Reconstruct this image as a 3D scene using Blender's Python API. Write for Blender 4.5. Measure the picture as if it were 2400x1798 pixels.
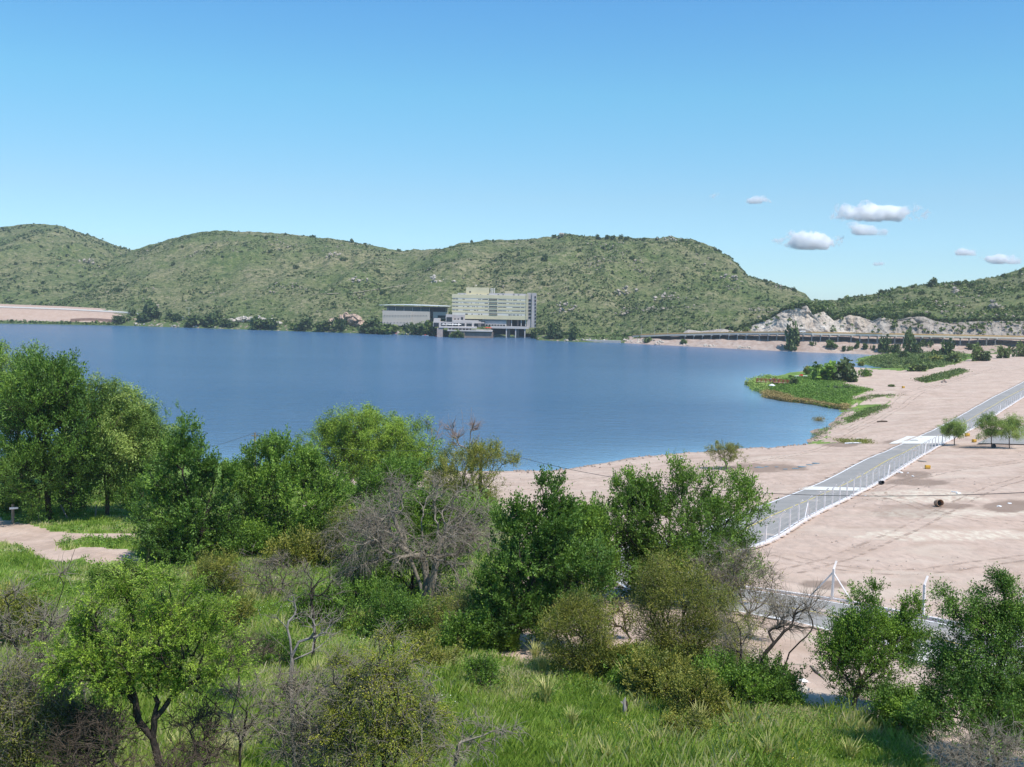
import bpy, math, random
import numpy as np
from mathutils import Vector, Matrix

for o in list(bpy.data.objects):
    bpy.data.objects.remove(o, do_unlink=True)
SC = bpy.context.scene
COL = SC.collection
# ------------------------------------------------------------------ camera
FPX, CX, CY, CAMZ = 2330.0, 1200.0, 899.0, 32.0
PITCH, ROLL = math.atan(199 / FPX), math.radians(1.15)
SR = math.tan(ROLL)
FWD = np.array([0, math.cos(PITCH), -math.sin(PITCH)])
_up, _rt = np.array([0, math.sin(PITCH), math.cos(PITCH)]), np.array([1.0, 0, 0])
RGT = math.cos(ROLL) * _rt + math.sin(ROLL) * _up
UPV = math.cos(ROLL) * _up - math.sin(ROLL) * _rt
cam = bpy.data.cameras.new('camera')
cam.sensor_width = 36; cam.lens = 36 * FPX / 2400; cam.clip_start = 0.5; cam.clip_end = 40000
camo = bpy.data.objects.new('camera', cam); COL.objects.link(camo)
M = Matrix(((RGT[0], UPV[0], -FWD[0], 0), (RGT[1], UPV[1], -FWD[1], 0), (RGT[2], UPV[2], -FWD[2], CAMZ), (0, 0, 0, 1)))
camo.matrix_world = M
SC.camera = camo
# ------------------------------------------------------------------ world, sun, exposure
SUN_EL, SUN_AZ = math.radians(61), math.radians(138)      # azimuth clockwise from +Y (view direction)
W = bpy.data.worlds.new('World'); SC.world = W; W.use_nodes = True
nt = W.node_tree; nt.nodes.clear()
sky = nt.nodes.new('ShaderNodeTexSky'); sky.sky_type = 'NISHITA'; sky.sun_disc = False
sky.sun_elevation = SUN_EL; sky.sun_rotation = SUN_AZ; sky.altitude = 900
sky.air_density = 1.0; sky.dust_density = 0.2; sky.ozone_density = 2.0
hs = nt.nodes.new('ShaderNodeHueSaturation'); hs.inputs['Hue'].default_value = 0.487; hs.inputs['Saturation'].default_value = 1.12
bg = nt.nodes.new('ShaderNodeBackground'); bg.inputs['Strength'].default_value = 0.115
wo = nt.nodes.new('ShaderNodeOutputWorld')
tc = nt.nodes.new('ShaderNodeTexCoord'); sp_ = nt.nodes.new('ShaderNodeSeparateXYZ'); rp = nt.nodes.new('ShaderNodeValToRGB')
nt.links.new(tc.outputs['Generated'], sp_.inputs[0]); nt.links.new(sp_.outputs['Z'], rp.inputs[0])
_e = rp.color_ramp.elements
SKYR = [(0.0, (.53, .76, 1.03)), (.045, (.60, .79, .98)), (.098, (.70, .83, .92)), (.196, (.68, 1.01, 1.06)), (.29, (.60, .97, 1.20)), (1.0, (.62, .97, 1.20))]
while len(_e) < len(SKYR): _e.new(.5)
for _i, (_p, _c) in enumerate(SKYR): _e[_i].position = _p; _e[_i].color = (*_c, 1)
mu = nt.nodes.new('ShaderNodeVectorMath'); mu.operation = 'MULTIPLY'
nt.links.new(sky.outputs[0], hs.inputs['Color']); nt.links.new(hs.outputs[0], mu.inputs[0]); nt.links.new(rp.outputs[0], mu.inputs[1])
nt.links.new(mu.outputs[0], bg.inputs['Color']); nt.links.new(bg.outputs[0], wo.inputs[0])
sl = bpy.data.lights.new('sun', 'SUN'); sl.energy = 3.9; sl.angle = math.radians(0.5); sl.color = (1, 0.95, 0.88)
so = bpy.data.objects.new('sun', sl); COL.objects.link(so)
sdir = Vector((math.sin(SUN_AZ) * math.cos(SUN_EL), math.cos(SUN_AZ) * math.cos(SUN_EL), math.sin(SUN_EL)))
so.rotation_euler = sdir.to_track_quat('Z', 'Y').to_euler()
SC.view_settings.view_transform = 'Standard'; SC.view_settings.look = 'None'
SC.view_settings.exposure = 0.42; SC.view_settings.gamma = 1
SC.render.engine = 'CYCLES'
cy = SC.cycles
cy.max_bounces = 40; cy.diffuse_bounces = 3; cy.glossy_bounces = 2; cy.transmission_bounces = 3; cy.transparent_max_bounces = 6
cy.volume_bounces = 32; cy.caustics_reflective = False; cy.caustics_refractive = False; cy.use_denoising = True
rng = np.random.default_rng(7)

# ------------------------------------------------------------------ projection helpers (pixel of the 2400x1798 photograph <-> place)
def hor(px): return 700 + SR * (np.asarray(px, float) - 1200)
def at(px, py, Y):
    d = FWD * FPX + RGT * (px - CX) - UPV * (py - CY)
    t = Y / d[1]
    return Vector((d[0] * t, Y, CAMZ + d[2] * t))
def to_px(x, y, z):
    x, y, z = np.asarray(x, float), np.asarray(y, float), np.asarray(z, float) - CAMZ
    w = np.maximum(x * FWD[0] + y * FWD[1] + z * FWD[2], 0.3)
    a = x * RGT[0] + y * RGT[1] + z * RGT[2]; b = x * UPV[0] + y * UPV[1] + z * UPV[2]
    return CX + FPX * a / w, CY - FPX * b / w
def on_z(px, py, z):
    d = FWD * FPX + RGT * (px - CX) - UPV * (py - CY)
    t = (z - CAMZ) / d[2]
    return d[0] * t, d[1] * t
# ------------------------------------------------------------------ numpy noise
def _h(ix, iy, iz, s):
    n = (ix * 374761393 + iy * 668265263 + iz * 2147483647 + s * 974634777) & 0xffffffff
    n = ((n ^ (n >> 13)) * 1274126177) & 0xffffffff
    n = ((n ^ (n >> 16)) * 2246822519) & 0xffffffff
    return ((n ^ (n >> 15)) & 0xffff) / 65535.0
def vn(x, y, z=0.0, s=0):
    x, y = np.asarray(x, float), np.asarray(y, float); z = np.zeros_like(x) + z
    ix, iy, iz = np.floor(x).astype(np.int64), np.floor(y).astype(np.int64), np.floor(z).astype(np.int64)
    fx, fy, fz = x - ix, y - iy, z - iz
    fx, fy, fz = fx * fx * (3 - 2 * fx), fy * fy * (3 - 2 * fy), fz * fz * (3 - 2 * fz)
    r = 0
    for a in (0, 1):
        for b in (0, 1):
            for c in (0, 1):
                r = r + _h(ix + a, iy + b, iz + c, s) * (fx if a else 1 - fx) * (fy if b else 1 - fy) * (fz if c else 1 - fz)
    return r
def fbm(x, y, z=0.0, s=0, o=4):
    r, a, t = 0, 0.5, 0
    for i in range(o):
        r = r + a * vn(x * 2 ** i, y * 2 ** i, np.asarray(z) * 2 ** i, s + i * 17); t += a; a *= 0.5
    return r / t
def ridged(x, y, z=0.0, s=0, o=4):
    r, a, t = 0, 0.5, 0
    for i in range(o):
        r = r + a * (1 - np.abs(2 * vn(x * 2 ** i, y * 2 ** i, np.asarray(z) * 2 ** i, s + i * 17) - 1)); t += a; a *= 0.5
    return r / t
def inpoly(px, py, poly):
    r = np.zeros(np.shape(px), bool); n = len(poly)
    for i in range(n):
        x0, y0 = poly[i]; x1, y1 = poly[(i + 1) % n]
        if y0 == y1: continue
        c = ((y0 > py) != (y1 > py)) & (px < (x1 - x0) * (py - y0) / (y1 - y0) + x0)
        r ^= c
    return r
def segdist(x, y, pts, closed=False):
    d = np.full(np.shape(x), 1e9); n = len(pts)
    for i in range(n if closed else n - 1):
        ax, ay = pts[i]; bx, by = pts[(i + 1) % n]
        ex, ey = bx - ax, by - ay; L = ex * ex + ey * ey + 1e-9
        t = np.clip(((x - ax) * ex + (y - ay) * ey) / L, 0, 1)
        d = np.minimum(d, np.hypot(x - ax - t * ex, y - ay - t * ey))
    return d
# ------------------------------------------------------------------ mesh helpers
def mesh(name, V, F, mat=None, attrs=None, smooth=False):
    V = np.asarray(V, np.float32).reshape(-1, 3)
    if isinstance(F, np.ndarray): F = [F]
    F = [np.asarray(f, np.int32) for f in F if len(f)]
    me = bpy.data.meshes.new(name)
    me.vertices.add(len(V)); me.vertices.foreach_set('co', V.ravel())
    loops = np.concatenate([f.ravel() for f in F]); tot = np.concatenate([np.full(len(f), f.shape[1], np.int32) for f in F])
    st = np.concatenate([[0], np.cumsum(tot)[:-1]]).astype(np.int32)
    me.loops.add(len(loops)); me.loops.foreach_set('vertex_index', loops)
    me.polygons.add(len(tot)); me.polygons.foreach_set('loop_start', st)
    me.polygons.foreach_set('use_smooth', np.full(len(tot), smooth, bool))
    for k, a in (attrs or {}).items():
        at_ = me.attributes.new(k, 'FLOAT', 'POINT'); at_.data.foreach_set('value', np.asarray(a, np.float32).ravel())
    me.update(calc_edges=True); me.validate()
    if mat: me.materials.append(mat)
    return me
def obj(name, me, parent=None, loc=None, rz=None, sc=None):
    o = bpy.data.objects.new(name, me); COL.objects.link(o)
    if parent is not None: o.parent = parent
    if loc is not None: o.location = loc
    if rz is not None: o.rotation_euler = (0, 0, rz)
    if sc is not None: o.scale = sc if hasattr(sc, '__len__') else (sc,) * 3
    return o
def tag(o, label, cat, group=None, kind=None):
    o['label'] = label; o['category'] = cat
    if group: o['group'] = group
    if kind: o['kind'] = kind
    return o
def thing(name, label, cat, loc=(0, 0, 0), rz=0, group=None):
    return tag(obj(name, None, None, loc, rz), label, cat, group)
def struct(o, label=None):
    o['kind'] = 'structure'
    if label: o['label'] = label; o['category'] = o.name.split('.')[0].replace('_', ' ')
    return o
def grid_faces(nr, nc):
    i = np.arange(nr - 1)[:, None] * nc + np.arange(nc - 1)[None, :]
    return np.stack([i, i + 1, i + nc + 1, i + nc], -1).reshape(-1, 4)
class MB:
    """collects boxes, tubes and polygons into one mesh"""
    def __init__(s): s.V = []; s.Q = []; s.T = []; s.n = 0
    def add(s, V, F):
        V = np.asarray(V, float).reshape(-1, 3); F = np.asarray(F, int)
        s.V.append(V); (s.Q if F.shape[1] == 4 else s.T).append(F + s.n); s.n += len(V); return s
    def box(s, x0, x1, y0, y1, z0, z1):
        V = [(x, y, z) for z in (z0, z1) for y in (y0, y1) for x in (x0, x1)]
        return s.add(V, [(0, 2, 3, 1), (4, 5, 7, 6), (0, 1, 5, 4), (2, 6, 7, 3), (0, 4, 6, 2), (1, 3, 7, 5)])
    def tube(s, pts, rad, n=8, cap=True):
        pts = [np.array(p, float) for p in pts]; k = len(pts)
        rad = [rad] * k if not hasattr(rad, '__len__') else rad
        V = []
        for i, p in enumerate(pts):
            d = pts[min(i + 1, k - 1)] - pts[max(i - 1, 0)]; d /= np.linalg.norm(d) + 1e-9
            r = np.array([0, 0, 1.0]) if abs(d[2]) < 0.9 else np.array([1.0, 0, 0])
            a = np.cross(d, r); a /= np.linalg.norm(a); b = np.cross(d, a)
            for j in range(n):
                t = 2 * math.pi * j / n; V.append(p + rad[i] * (a * math.cos(t) + b * math.sin(t)))
        F = [(i * n + j, i * n + (j + 1) % n, (i + 1) * n + (j + 1) % n, (i + 1) * n + j) for i in range(k - 1) for j in range(n)]
        s.add(V, F)
        if cap:
            for i, e in ((0, 0), (k - 1, 1)):
                s.add([pts[i]] + V[i * n:(i + 1) * n], [(0, 1 + j, 1 + (j + 1) % n) for j in range(n)])
        return s
    def build(s, name, mat, parent=None, smooth=False, **kw):
        me = mesh(name, np.concatenate(s.V), ([np.concatenate(s.Q)] if s.Q else []) + ([np.concatenate(s.T)] if s.T else []), mat, None, smooth)
        return obj(name, me, parent, **kw)
def tubes(P0, P1, R0, R1, n=4):
    """many straight tapered tubes at once"""
    P0, P1 = np.asarray(P0, float), np.asarray(P1, float); N = len(P0)
    d = P1 - P0; L = np.linalg.norm(d, axis=1, keepdims=True) + 1e-9; d = d / L
    P1 = P1 + d * np.minimum(np.asarray(R1)[:, None] * .5, L * .2)
    ref = np.where(np.abs(d[:, 2:3]) < 0.9, np.array([[0, 0, 1.0]]), np.array([[1.0, 0, 0]]))
    a = np.cross(d, ref); a /= np.linalg.norm(a, axis=1, keepdims=True); b = np.cross(d, a)
    t = np.arange(n) * 2 * math.pi / n
    ring = a[:, None] * np.cos(t)[None, :, None] + b[:, None] * np.sin(t)[None, :, None]
    V = np.concatenate([P0[:, None] + ring * np.asarray(R0)[:, None, None], P1[:, None] + ring * np.asarray(R1)[:, None, None]], 1)
    j = np.arange(n); k = (j + 1) % n
    f = np.stack([j, k, k + n, j + n], -1)
    F = (np.arange(N)[:, None, None] * 2 * n + f[None]).reshape(-1, 4)
    return V.reshape(-1, 3), F
def leafquads(P, size, ratio, rg, up=0.35, axis=None, tint=None):
    """one rhombus leaf per point"""
    N = len(P)
    if axis is None: a = rg.normal(size=(N, 3))
    else: a = axis + rg.normal(size=(N, 3)) * 0.35
    a /= np.linalg.norm(a, axis=1, keepdims=True)
    nrm = rg.normal(size=(N, 3)); nrm[:, 2] = np.abs(nrm[:, 2]) + up
    b = np.cross(nrm, a); b /= np.linalg.norm(b, axis=1, keepdims=True) + 1e-9
    s = (size * rg.uniform(0.6, 1.35, N))[:, None]
    V = np.stack([P - a * s * .5, P + b * s * ratio * .5 - a * s * .05, P + a * s * .5, P - b * s * ratio * .5 - a * s * .05], 1)
    F = np.arange(N * 4).reshape(-1, 4)
    return V.reshape(-1, 3), F
# ------------------------------------------------------------------ materials
def mk(name): 
    m = bpy.data.materials.new(name); m.use_nodes = True; return m, m.node_tree, m.node_tree.nodes['Principled BSDF']
def ramp(nt, stops, src):
    r = nt.nodes.new('ShaderNodeValToRGB'); e = r.color_ramp.elements
    while len(e) < len(stops): e.new(0.5)
    for i, (p, c) in enumerate(stops): e[i].position = p; e[i].color = (*c, 1) if len(c) == 3 else c
    nt.links.new(src, r.inputs[0]); return r.outputs[0]
def noise_n(nt, scale, detail=4, rough=0.55, dist=0.0, vec=None, stretch=None):
    n = nt.nodes.new('ShaderNodeTexNoise'); n.inputs['Scale'].default_value = scale; n.inputs['Detail'].default_value = detail
    n.inputs['Roughness'].default_value = rough; n.inputs['Distortion'].default_value = dist
    g = nt.nodes.new('ShaderNodeNewGeometry'); src = g.outputs['Position'] if vec is None else vec
    if stretch:
        mp = nt.nodes.new('ShaderNodeMapping'); mp.inputs['Scale'].default_value = stretch; nt.links.new(src, mp.inputs[0]); src = mp.outputs[0]
    nt.links.new(src, n.inputs['Vector']); return n.outputs[0]
def mixc(nt, fac, a, b, mode='MIX'):
    m = nt.nodes.new('ShaderNodeMix'); m.data_type = 'RGBA'; m.blend_type = mode
    for k, v in ((0, fac), (6, a), (7, b)):
        if isinstance(v, (float, int)): m.inputs[k].default_value = v
        elif isinstance(v, tuple): m.inputs[k].default_value = (*v, 1)
        else: nt.links.new(v, m.inputs[k])
    return m.outputs[2]
def mth(nt, op, a, b=0.0, clamp=False):
    m = nt.nodes.new('ShaderNodeMath'); m.operation = op; m.use_clamp = clamp
    for k, v in ((0, a), (1, b)):
        if isinstance(v, (float, int)): m.inputs[k].default_value = v
        else: nt.links.new(v, m.inputs[k])
    return m.outputs[0]
def attr(nt, name):
    a = nt.nodes.new('ShaderNodeAttribute'); a.attribute_name = name; return a.outputs['Fac']
def bump(nt, b, h, strength=0.5, dist=0.1):
    n = nt.nodes.new('ShaderNodeBump'); n.inputs['Strength'].default_value = strength; n.inputs['Distance'].default_value = dist
    nt.links.new(h, n.inputs['Height']); nt.links.new(n.outputs[0], b.inputs['Normal'])
def flat(name, c, rough=0.7, var=0.12, scale=3.0, metal=0.0):
    m, t, b = mk(name)
    n = noise_n(t, scale, 5); lo = tuple(x * (1 - var) for x in c); hi = tuple(min(1, x * (1 + var)) for x in c)
    t.links.new(ramp(t, [(0.3, lo), (0.7, hi)], n), b.inputs['Base Color'])
    b.inputs['Roughness'].default_value = rough; b.inputs['Metallic'].default_value = metal
    b.inputs['Specular IOR Level'].default_value = 0.3
    return m
def leafmat(name, stops, trans=0.3):
    m, t, b = mk(name)
    c = ramp(t, stops, attr(t, 'tint'))
    t.links.new(c, b.inputs['Base Color']); b.inputs['Roughness'].default_value = 0.55; b.inputs['Specular IOR Level'].default_value = 0.35
    tr = t.nodes.new('ShaderNodeBsdfTranslucent')
    t.links.new(mixc(t, 0.75, c, (0.35, 0.5, 0.05), 'MULTIPLY'), tr.inputs[0])
    t.links.new(mixc(t, 0.35, c, (0.2, 0.32, 0.02)), tr.inputs[0])
    mx = t.nodes.new('ShaderNodeMixShader'); mx.inputs[0].default_value = trans
    t.links.new(b.outputs[0], mx.inputs[1]); t.links.new(tr.outputs[0], mx.inputs[2])
    t.links.new(mx.outputs[0], t.nodes['Material Output'].inputs[0])
    return m
# ================================================================== TERRAIN (near side)
SHORE_PX = [(-1500, 1060), (-300, 1070), (100, 1076), (400, 1082), (700, 1095), (1000, 1104), (1200, 1108), (1300, 1104), (1400, 1090), (1500, 1073), (1600, 1063),
    (1700, 1056), (1800, 1052), (1890, 1040), (1897, 1030), (1915, 1018), (1908, 1010), (1935, 1003), (1958, 988), (1972, 970), (1985, 962), (1960, 957), (1920, 951), (1870, 941), (1838, 939),
    (1790, 930), (1786, 920), (1765, 912), (1752, 900), (1760, 893), (1800, 884), (1850, 876), (1900, 868), (1975, 862), (2030, 866), (2070, 867), (2096, 864),
    (2060, 860), (2035, 857), (2012, 850), (2006, 843), (2030, 836), (2070, 831)]
SHORE = [on_z(x, y, 0) for x, y in SHORE_PX]
LAND = SHORE + [(0.38 * 700, 700), (1000, 720), (1000, -400), (-1500, -400)]
_base = []
for u in (-1.0, -.5, -.2, 0, .2):
    for d, z in ((8, 26), (15, 23), (26, 19.6), (35, 17.2), (50, 14), (62, 12.2), (80, 10.3), (100, 8.6), (120, 7), (150, 4.5), (190, 3), (400, 3), (700, 3)):
        _base.append((u, d, z))
for u in (.33, .55, 1.0):
    for d, z in ((8, 26), (15, 23), (26, 19.6), (35, 17), (50, 13.2), (62, 11.8), (71, 11.1), (92, 9.5), (112, 8.6), (150, 7), (192, 5.4), (304, 5), (400, 5.5), (530, 6.3), (620, 3), (700, 3)):
        if u < .4 and d > 192: z = {304: 3.0, 400: 1.8, 530: 1.6}.get(d, 2)
        if u < .4 and d in (150, 192): z = 5.2 if d == 150 else 4.2
        _base.append((u, d, z))
_bp = np.array(_base, float); _bk = np.stack([_bp[:, 0] * 1.3, np.log(_bp[:, 1])], 1)
def _rb(A, B):
    r = np.hypot(A[:, None, 0] - B[None, :, 0], A[:, None, 1] - B[None, :, 1]); return r * r * np.log(r + 1e-9)
_n = len(_bk); _K = np.zeros((_n + 3, _n + 3)); _K[:_n, :_n] = _rb(_bk, _bk) + np.eye(_n) * 0.002
_P = np.c_[np.ones(_n), _bk]; _K[:_n, _n:] = _P; _K[_n:, :_n] = _P.T
_w = np.linalg.solve(_K, np.r_[_bp[:, 2], 0, 0, 0])
def base_h(x, y):
    Y = np.maximum(y, 8.0); u = np.clip(x / Y, -1.05, 1.05) * 1.3; v = np.log(Y)
    q = np.stack([u.ravel(), v.ravel()], 1); out = np.empty(len(q))
    for i in range(0, len(q), 20000):
        k = q[i:i + 20000]; out[i:i + 20000] = _rb(k, _bk) @ _w[:_n] + np.c_[np.ones(len(k)), k] @ _w[_n:]
    return out.reshape(np.shape(x))
def shore_s(x, y):
    d = segdist(x, y, SHORE); return np.where(inpoly(x, y, LAND), d, -d)
def H(x, y):
    """smooth ground height"""
    x, y = np.atleast_1d(np.asarray(x, float)), np.atleast_1d(np.asarray(y, float))
    s = shore_s(x, y) + (fbm(x * .12, y * .12, 0, 3) - .5) * np.clip(y / 60, 1, 5) * 1.1
    zs = np.where(s > 0, 0.25 * (1 - np.exp(-s / 1.0)) + 0.105 * s, s * 0.12)
    zb = np.minimum(base_h(x, y), 26.5)
    k = 1.2
    hh = np.clip(.5 + .5 * (zb - zs) / k, 0, 1); z = zb * (1 - hh) + zs * hh - k * hh * (1 - hh)
    return np.where(s > 12, z, np.where(s > 0, np.minimum(z, zs), zs))
def G(px, py, lo=10, hi=900):
    """ground point seen at a photo pixel"""
    Y = np.geomspace(lo, hi, 500)
    d = FWD * FPX + RGT * (px - CX) - UPV * (py - CY); t = Y / d[1]
    X, Z = d[0] * t, CAMZ + d[2] * t
    g = Z - H(X, Y); i = int(np.argmax(g < 0))
    if g[i] >= 0: i = len(Y) - 1
    f = g[i - 1] / (g[i - 1] - g[i] + 1e-9) if i else 0
    y = Y[i - 1] + (Y[i] - Y[i - 1]) * f
    x = float(np.interp(y, Y, X))
    return Vector((x, float(y), float(H(x, y)[0])))
# road centreline (world metres)
def catmull(pts, step):
    pts = [np.array(p, float) for p in pts]; out = []
    P = [2 * pts[0] - pts[1]] + pts + [2 * pts[-1] - pts[-2]]
    for i in range(1, len(P) - 2):
        n = max(2, int(np.linalg.norm(P[i + 1] - P[i]) / step))
        for j in range(n):
            t = j / n
            out.append(.5 * (2 * P[i] + (P[i + 1] - P[i - 1]) * t + (2 * P[i - 1] - 5 * P[i] + 4 * P[i + 1] - P[i + 2]) * t * t + (3 * P[i] - P[i - 1] - 3 * P[i + 1] + P[i + 2]) * t ** 3))
    out.append(pts[-1]); return np.array(out)
RIGHT = [(1790, 1276), (1900, 1213), (2004, 1161), (2112, 1100), (2209, 1042), (2296, 996), (2400, 931), (2470, 888)]
RPTS = [np.array(G(*p)[:2]) for p in RIGHT]
ROADW = 8.2
def offset(C, d):
    T = np.gradient(C, axis=0); T /= np.linalg.norm(T, axis=1, keepdims=True)
    return C + np.stack([-T[:, 1], T[:, 0]], 1) * d
_rc = offset(np.array(RPTS), ROADW / 2 + .25)
_a = _rc[0]
LOWR = [(2500, 1590), (2250, 1512), (2012, 1458), (1900, 1434), (1780, 1414)]
_lw = [np.array(G(*p)[:2]) for p in LOWR]
_tail = _rc[-1] + (_rc[-1] - _rc[-2]) * 1.3
ROADC = catmull(_lw[:4] + [_lw[4]] + [_lw[4] + np.array([-4.6, 4.2]), _a + np.array([-8.6, -9.5]) ] + list(_rc) + [_tail], 1.2)
ROADL = [tuple(p) for p in ROADC[::4]]

def ground_noise(x, y, rd):
    k = np.clip((rd - 5) / 6, 0, 1)
    amp = 0.10 + 0.25 * np.clip((80 - y) / 40, 0, 1)
    return ((fbm(x * .35, y * .35, 0, 5) - .5) * amp + (fbm(x * .06, y * .06, 0, 9) - .5) * .7) * k
ys = np.concatenate([np.linspace(-90, 8, 26)[:-1], np.geomspace(8, 700, 470)])
us = np.linspace(-1, 1, 560); us = np.sign(us) * np.abs(us) ** 1.15
hw = np.maximum(70, 1.0 * ys)[:, None]; hw = np.where(ys[:, None] > 60, np.maximum(70, .85 * ys[:, None]), hw)
GX = us[None, :] * hw; GY = np.repeat(ys[:, None], len(us), 1)
GH = H(GX, GY); RD = segdist(GX, GY, ROADL)
GZ = GH + np.where(GH > 0.15, ground_noise(GX, GY, RD), 0) - 0.05 * (RD < 6)
GS = shore_s(GX, GY)
PXg, PYg = to_px(GX, GY, GH)
def soft(poly, jit=14, sc=.25, s=0):
    jx = (fbm(GX * sc, GY * sc, 0, 21 + s) - .5) * 2 * jit; jy = (fbm(GX * sc, GY * sc, 0, 33 + s) - .5) * 2 * jit
    return inpoly(PXg + jx, PYg + jy * .6, poly).astype(float)
MEADOW = [(-6000, 1325), (-300, 1300), (0, 1268), (60, 1292), (150, 1318), (300, 1326), (420, 1345), (560, 1345), (700, 1352), (900, 1400), (1020, 1440), (1120, 1475), (1180, 1555), (1300, 1560), (1420, 1535), (1550, 1510),
          (1700, 1520), (1810, 1590), (1900, 1660), (2000, 1690), (2090, 1720), (2170, 1790), (2300, 1900), (9000, 9000), (-9000, 9000)]
LEFTG = [(-6000, 1000), (-6000, 1235), (-200, 1218), (0, 1210), (60, 1228), (130, 1246), (340, 1252), (420, 1262), (560, 1215), (690, 1200), (745, 1150), (700, 1060), (0, 1020)]
MIDLEFT = [(330, 1250), (700, 1200), (790, 1260), (800, 1370), (640, 1352), (420, 1350), (345, 1330), (318, 1300)]
LEFTG2 = [(150, 1290), (130, 1268), (330, 1262), (420, 1280), (380, 1300), (200, 1285)]
SPIT = [(1700, 960), (1700, 880), (1850, 872), (2000, 868), (1985, 888), (1940, 897), (1975, 905), (2050, 912), (2020, 922), (1990, 935), (1998, 950), (1985, 966)]
HEAD = [(1980, 860), (1980, 830), (2300, 815), (2290, 838), (2240, 852), (2170, 868), (2110, 868)]
STRIP = [(1960, 990), (1975, 968), (2020, 945), (2075, 955), (2030, 975), (1990, 990)]
STRIP2 = [(2150, 895), (2200, 880), (2255, 866), (2262, 872), (2220, 888), (2170, 897)]
MID = [(760, 1180), (1130, 1130), (1180, 1200), (1230, 1300), (1200, 1440), (1040, 1430), (900, 1380), (760, 1330)]
grass = np.maximum.reduce([soft(MEADOW, 26, .35), soft(LEFTG, 12, .3, 1), soft(LEFTG2, 10, .5, 2), soft(MIDLEFT, 22, .35, 9), soft(SPIT, 5, .12, 3), soft(HEAD, 5, .1, 4),
                           soft(STRIP, 6, .15, 5) * (fbm(GX * .3, GY * .12, 0, 40) > .5), soft(STRIP2, 4, .1, 6) * .9, soft(MID, 15, .3, 7) * .85])
grass = np.where((GY < 26), 1, grass)
scr = inpoly(PXg, PYg, [(1880, 1045), (1960, 960), (2020, 915), (2100, 925), (2080, 960), (2000, 985), (1950, 1010), (1960, 1040)]) * (fbm(GX * .2, GY * .15, 0, 50) > .56)
grass = np.maximum(grass, scr * .7)
def ell(cx, cy, rx, ry, s=0, j=.5):
    q = ((PXg - cx) / rx) ** 2 + ((PYg - cy) / ry) ** 2 + (fbm(GX * .35, GY * .22, 0, 60 + s) - .5) * 2 * j * 1.6
    return np.clip((1.25 - q) * 2.5, 0, 1)
wet = np.maximum.reduce([ell(2370, 1187, 55, 15, 1), ell(2215, 1187, 60, 6, 2), ell(2140, 1112, 45, 8, 3), ell(2150, 1131, 75, 8, 4), ell(1800, 1096, 85, 11, 5, .7), ell(1935, 1370, 50, 9, 6, .7),
                         ell(1970, 1043, 40, 5, 7), ell(2300, 1047, 70, 4, 8), ell(2090, 1036, 20, 4, 9), ell(2150, 1200, 110, 18, 10, 1.2) * .5])  # ellipse beneath the three small willows is their painted shade; the rest is wet sand
wet = np.maximum(wet, np.clip(1 - GS / np.clip(GY / 120, .6, 2.2), 0, 1) * .8)
pale = np.maximum.reduce([ell(2180, 1165, 140, 14, 11, 1), ell(2130, 1255, 180, 12, 12, 1), ell(2300, 1255, 130, 10, 13, 1), ell(2230, 1205, 180, 10, 14, 1)])
rough_ = np.maximum(ell(2050, 1175, 100, 28, 15), np.maximum(ell(2190, 1150, 160, 30, 16), inpoly(PXg, PYg, [(1880, 1050), (1960, 960), (2020, 915), (2200, 905), (2100, 960), (1990, 1010)]) * 1.0))
dirtpath = np.zeros_like(grass)
GZ = GZ + rough_ * np.where(GH > .3, (np.sin((GX * .8 + GY * .35) * 2.6) * .05 + (fbm(GX * .9, GY * .9, 0, 70) - .5) * .35), 0) * (RD > 5)

m, t, b = mk('ground')
n1, n2, n3 = noise_n(t, .22, 6, .6), noise_n(t, 1.3, 6, .65, .4, stretch=(1, .45, 1)), noise_n(t, 7, 5, .7)
sand = ramp(t, [(.3, (.43, .315, .24)), (.5, (.54, .405, .32)), (.7, (.60, .465, .375))], n1)
sand = mixc(t, ramp(t, [(.42, (0, 0, 0)), (.72, (.75, .75, .75))], n2), sand, (.37, .28, .225))
sand = mixc(t, ramp(t, [(.60, (0, 0, 0)), (.72, (.55,) * 3)], n3), sand, (.30, .24, .2))
n4 = noise_n(t, .09, 5, .6, .8, stretch=(.6, 1.6, 1))
sand = mixc(t, ramp(t, [(.52, (0, 0, 0)), (.66, (.5,) * 3)], n4), sand, (.60, .50, .40))
sand = mixc(t, mth(t, 'MULTIPLY', attr(t, 'pale'), ramp(t, [(.4, (0, 0, 0)), (.6, (1, 1, 1))], n2), True), sand, (.66, .57, .45))
sand = mixc(t, mth(t, 'MULTIPLY', attr(t, 'wet'), .75), sand, (.23, .165, .125))  # darkens wet sand, and paints the shade under the small willows
gr = ramp(t, [(.3, (.08, .15, .025)), (.5, (.14, .24, .04)), (.68, (.23, .31, .07))], n1)
gr = mixc(t, ramp(t, [(.5, (0, 0, 0)), (.75, (.8, .8, .8))], n2), gr, (.17, .18, .06))
fac = ramp(t, [(.40, (0, 0, 0)), (.60, (1, 1, 1))], mth(t, 'ADD', mth(t, 'MULTIPLY', attr(t, 'grass'), .8), mth(t, 'MULTIPLY', mth(t, 'SUBTRACT', n3, .38), .8)))
t.links.new(mixc(t, fac, sand, gr), b.inputs['Base Color'])
b.inputs['Roughness'].default_value = .9; b.inputs['Specular IOR Level'].default_value = .15
bump(t, b, mth(t, 'ADD', n2, mth(t, 'MULTIPLY', n3, .4)), .7, .12)
ground = obj('ground', mesh('ground', np.stack([GX, GY, GZ], -1), grid_faces(*GX.shape)[:, ::-1] if False else grid_faces(*GX.shape), m,
              dict(grass=grass, wet=wet, pale=pale), True))
struct(ground)
gx_ = (us, ys)
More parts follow.
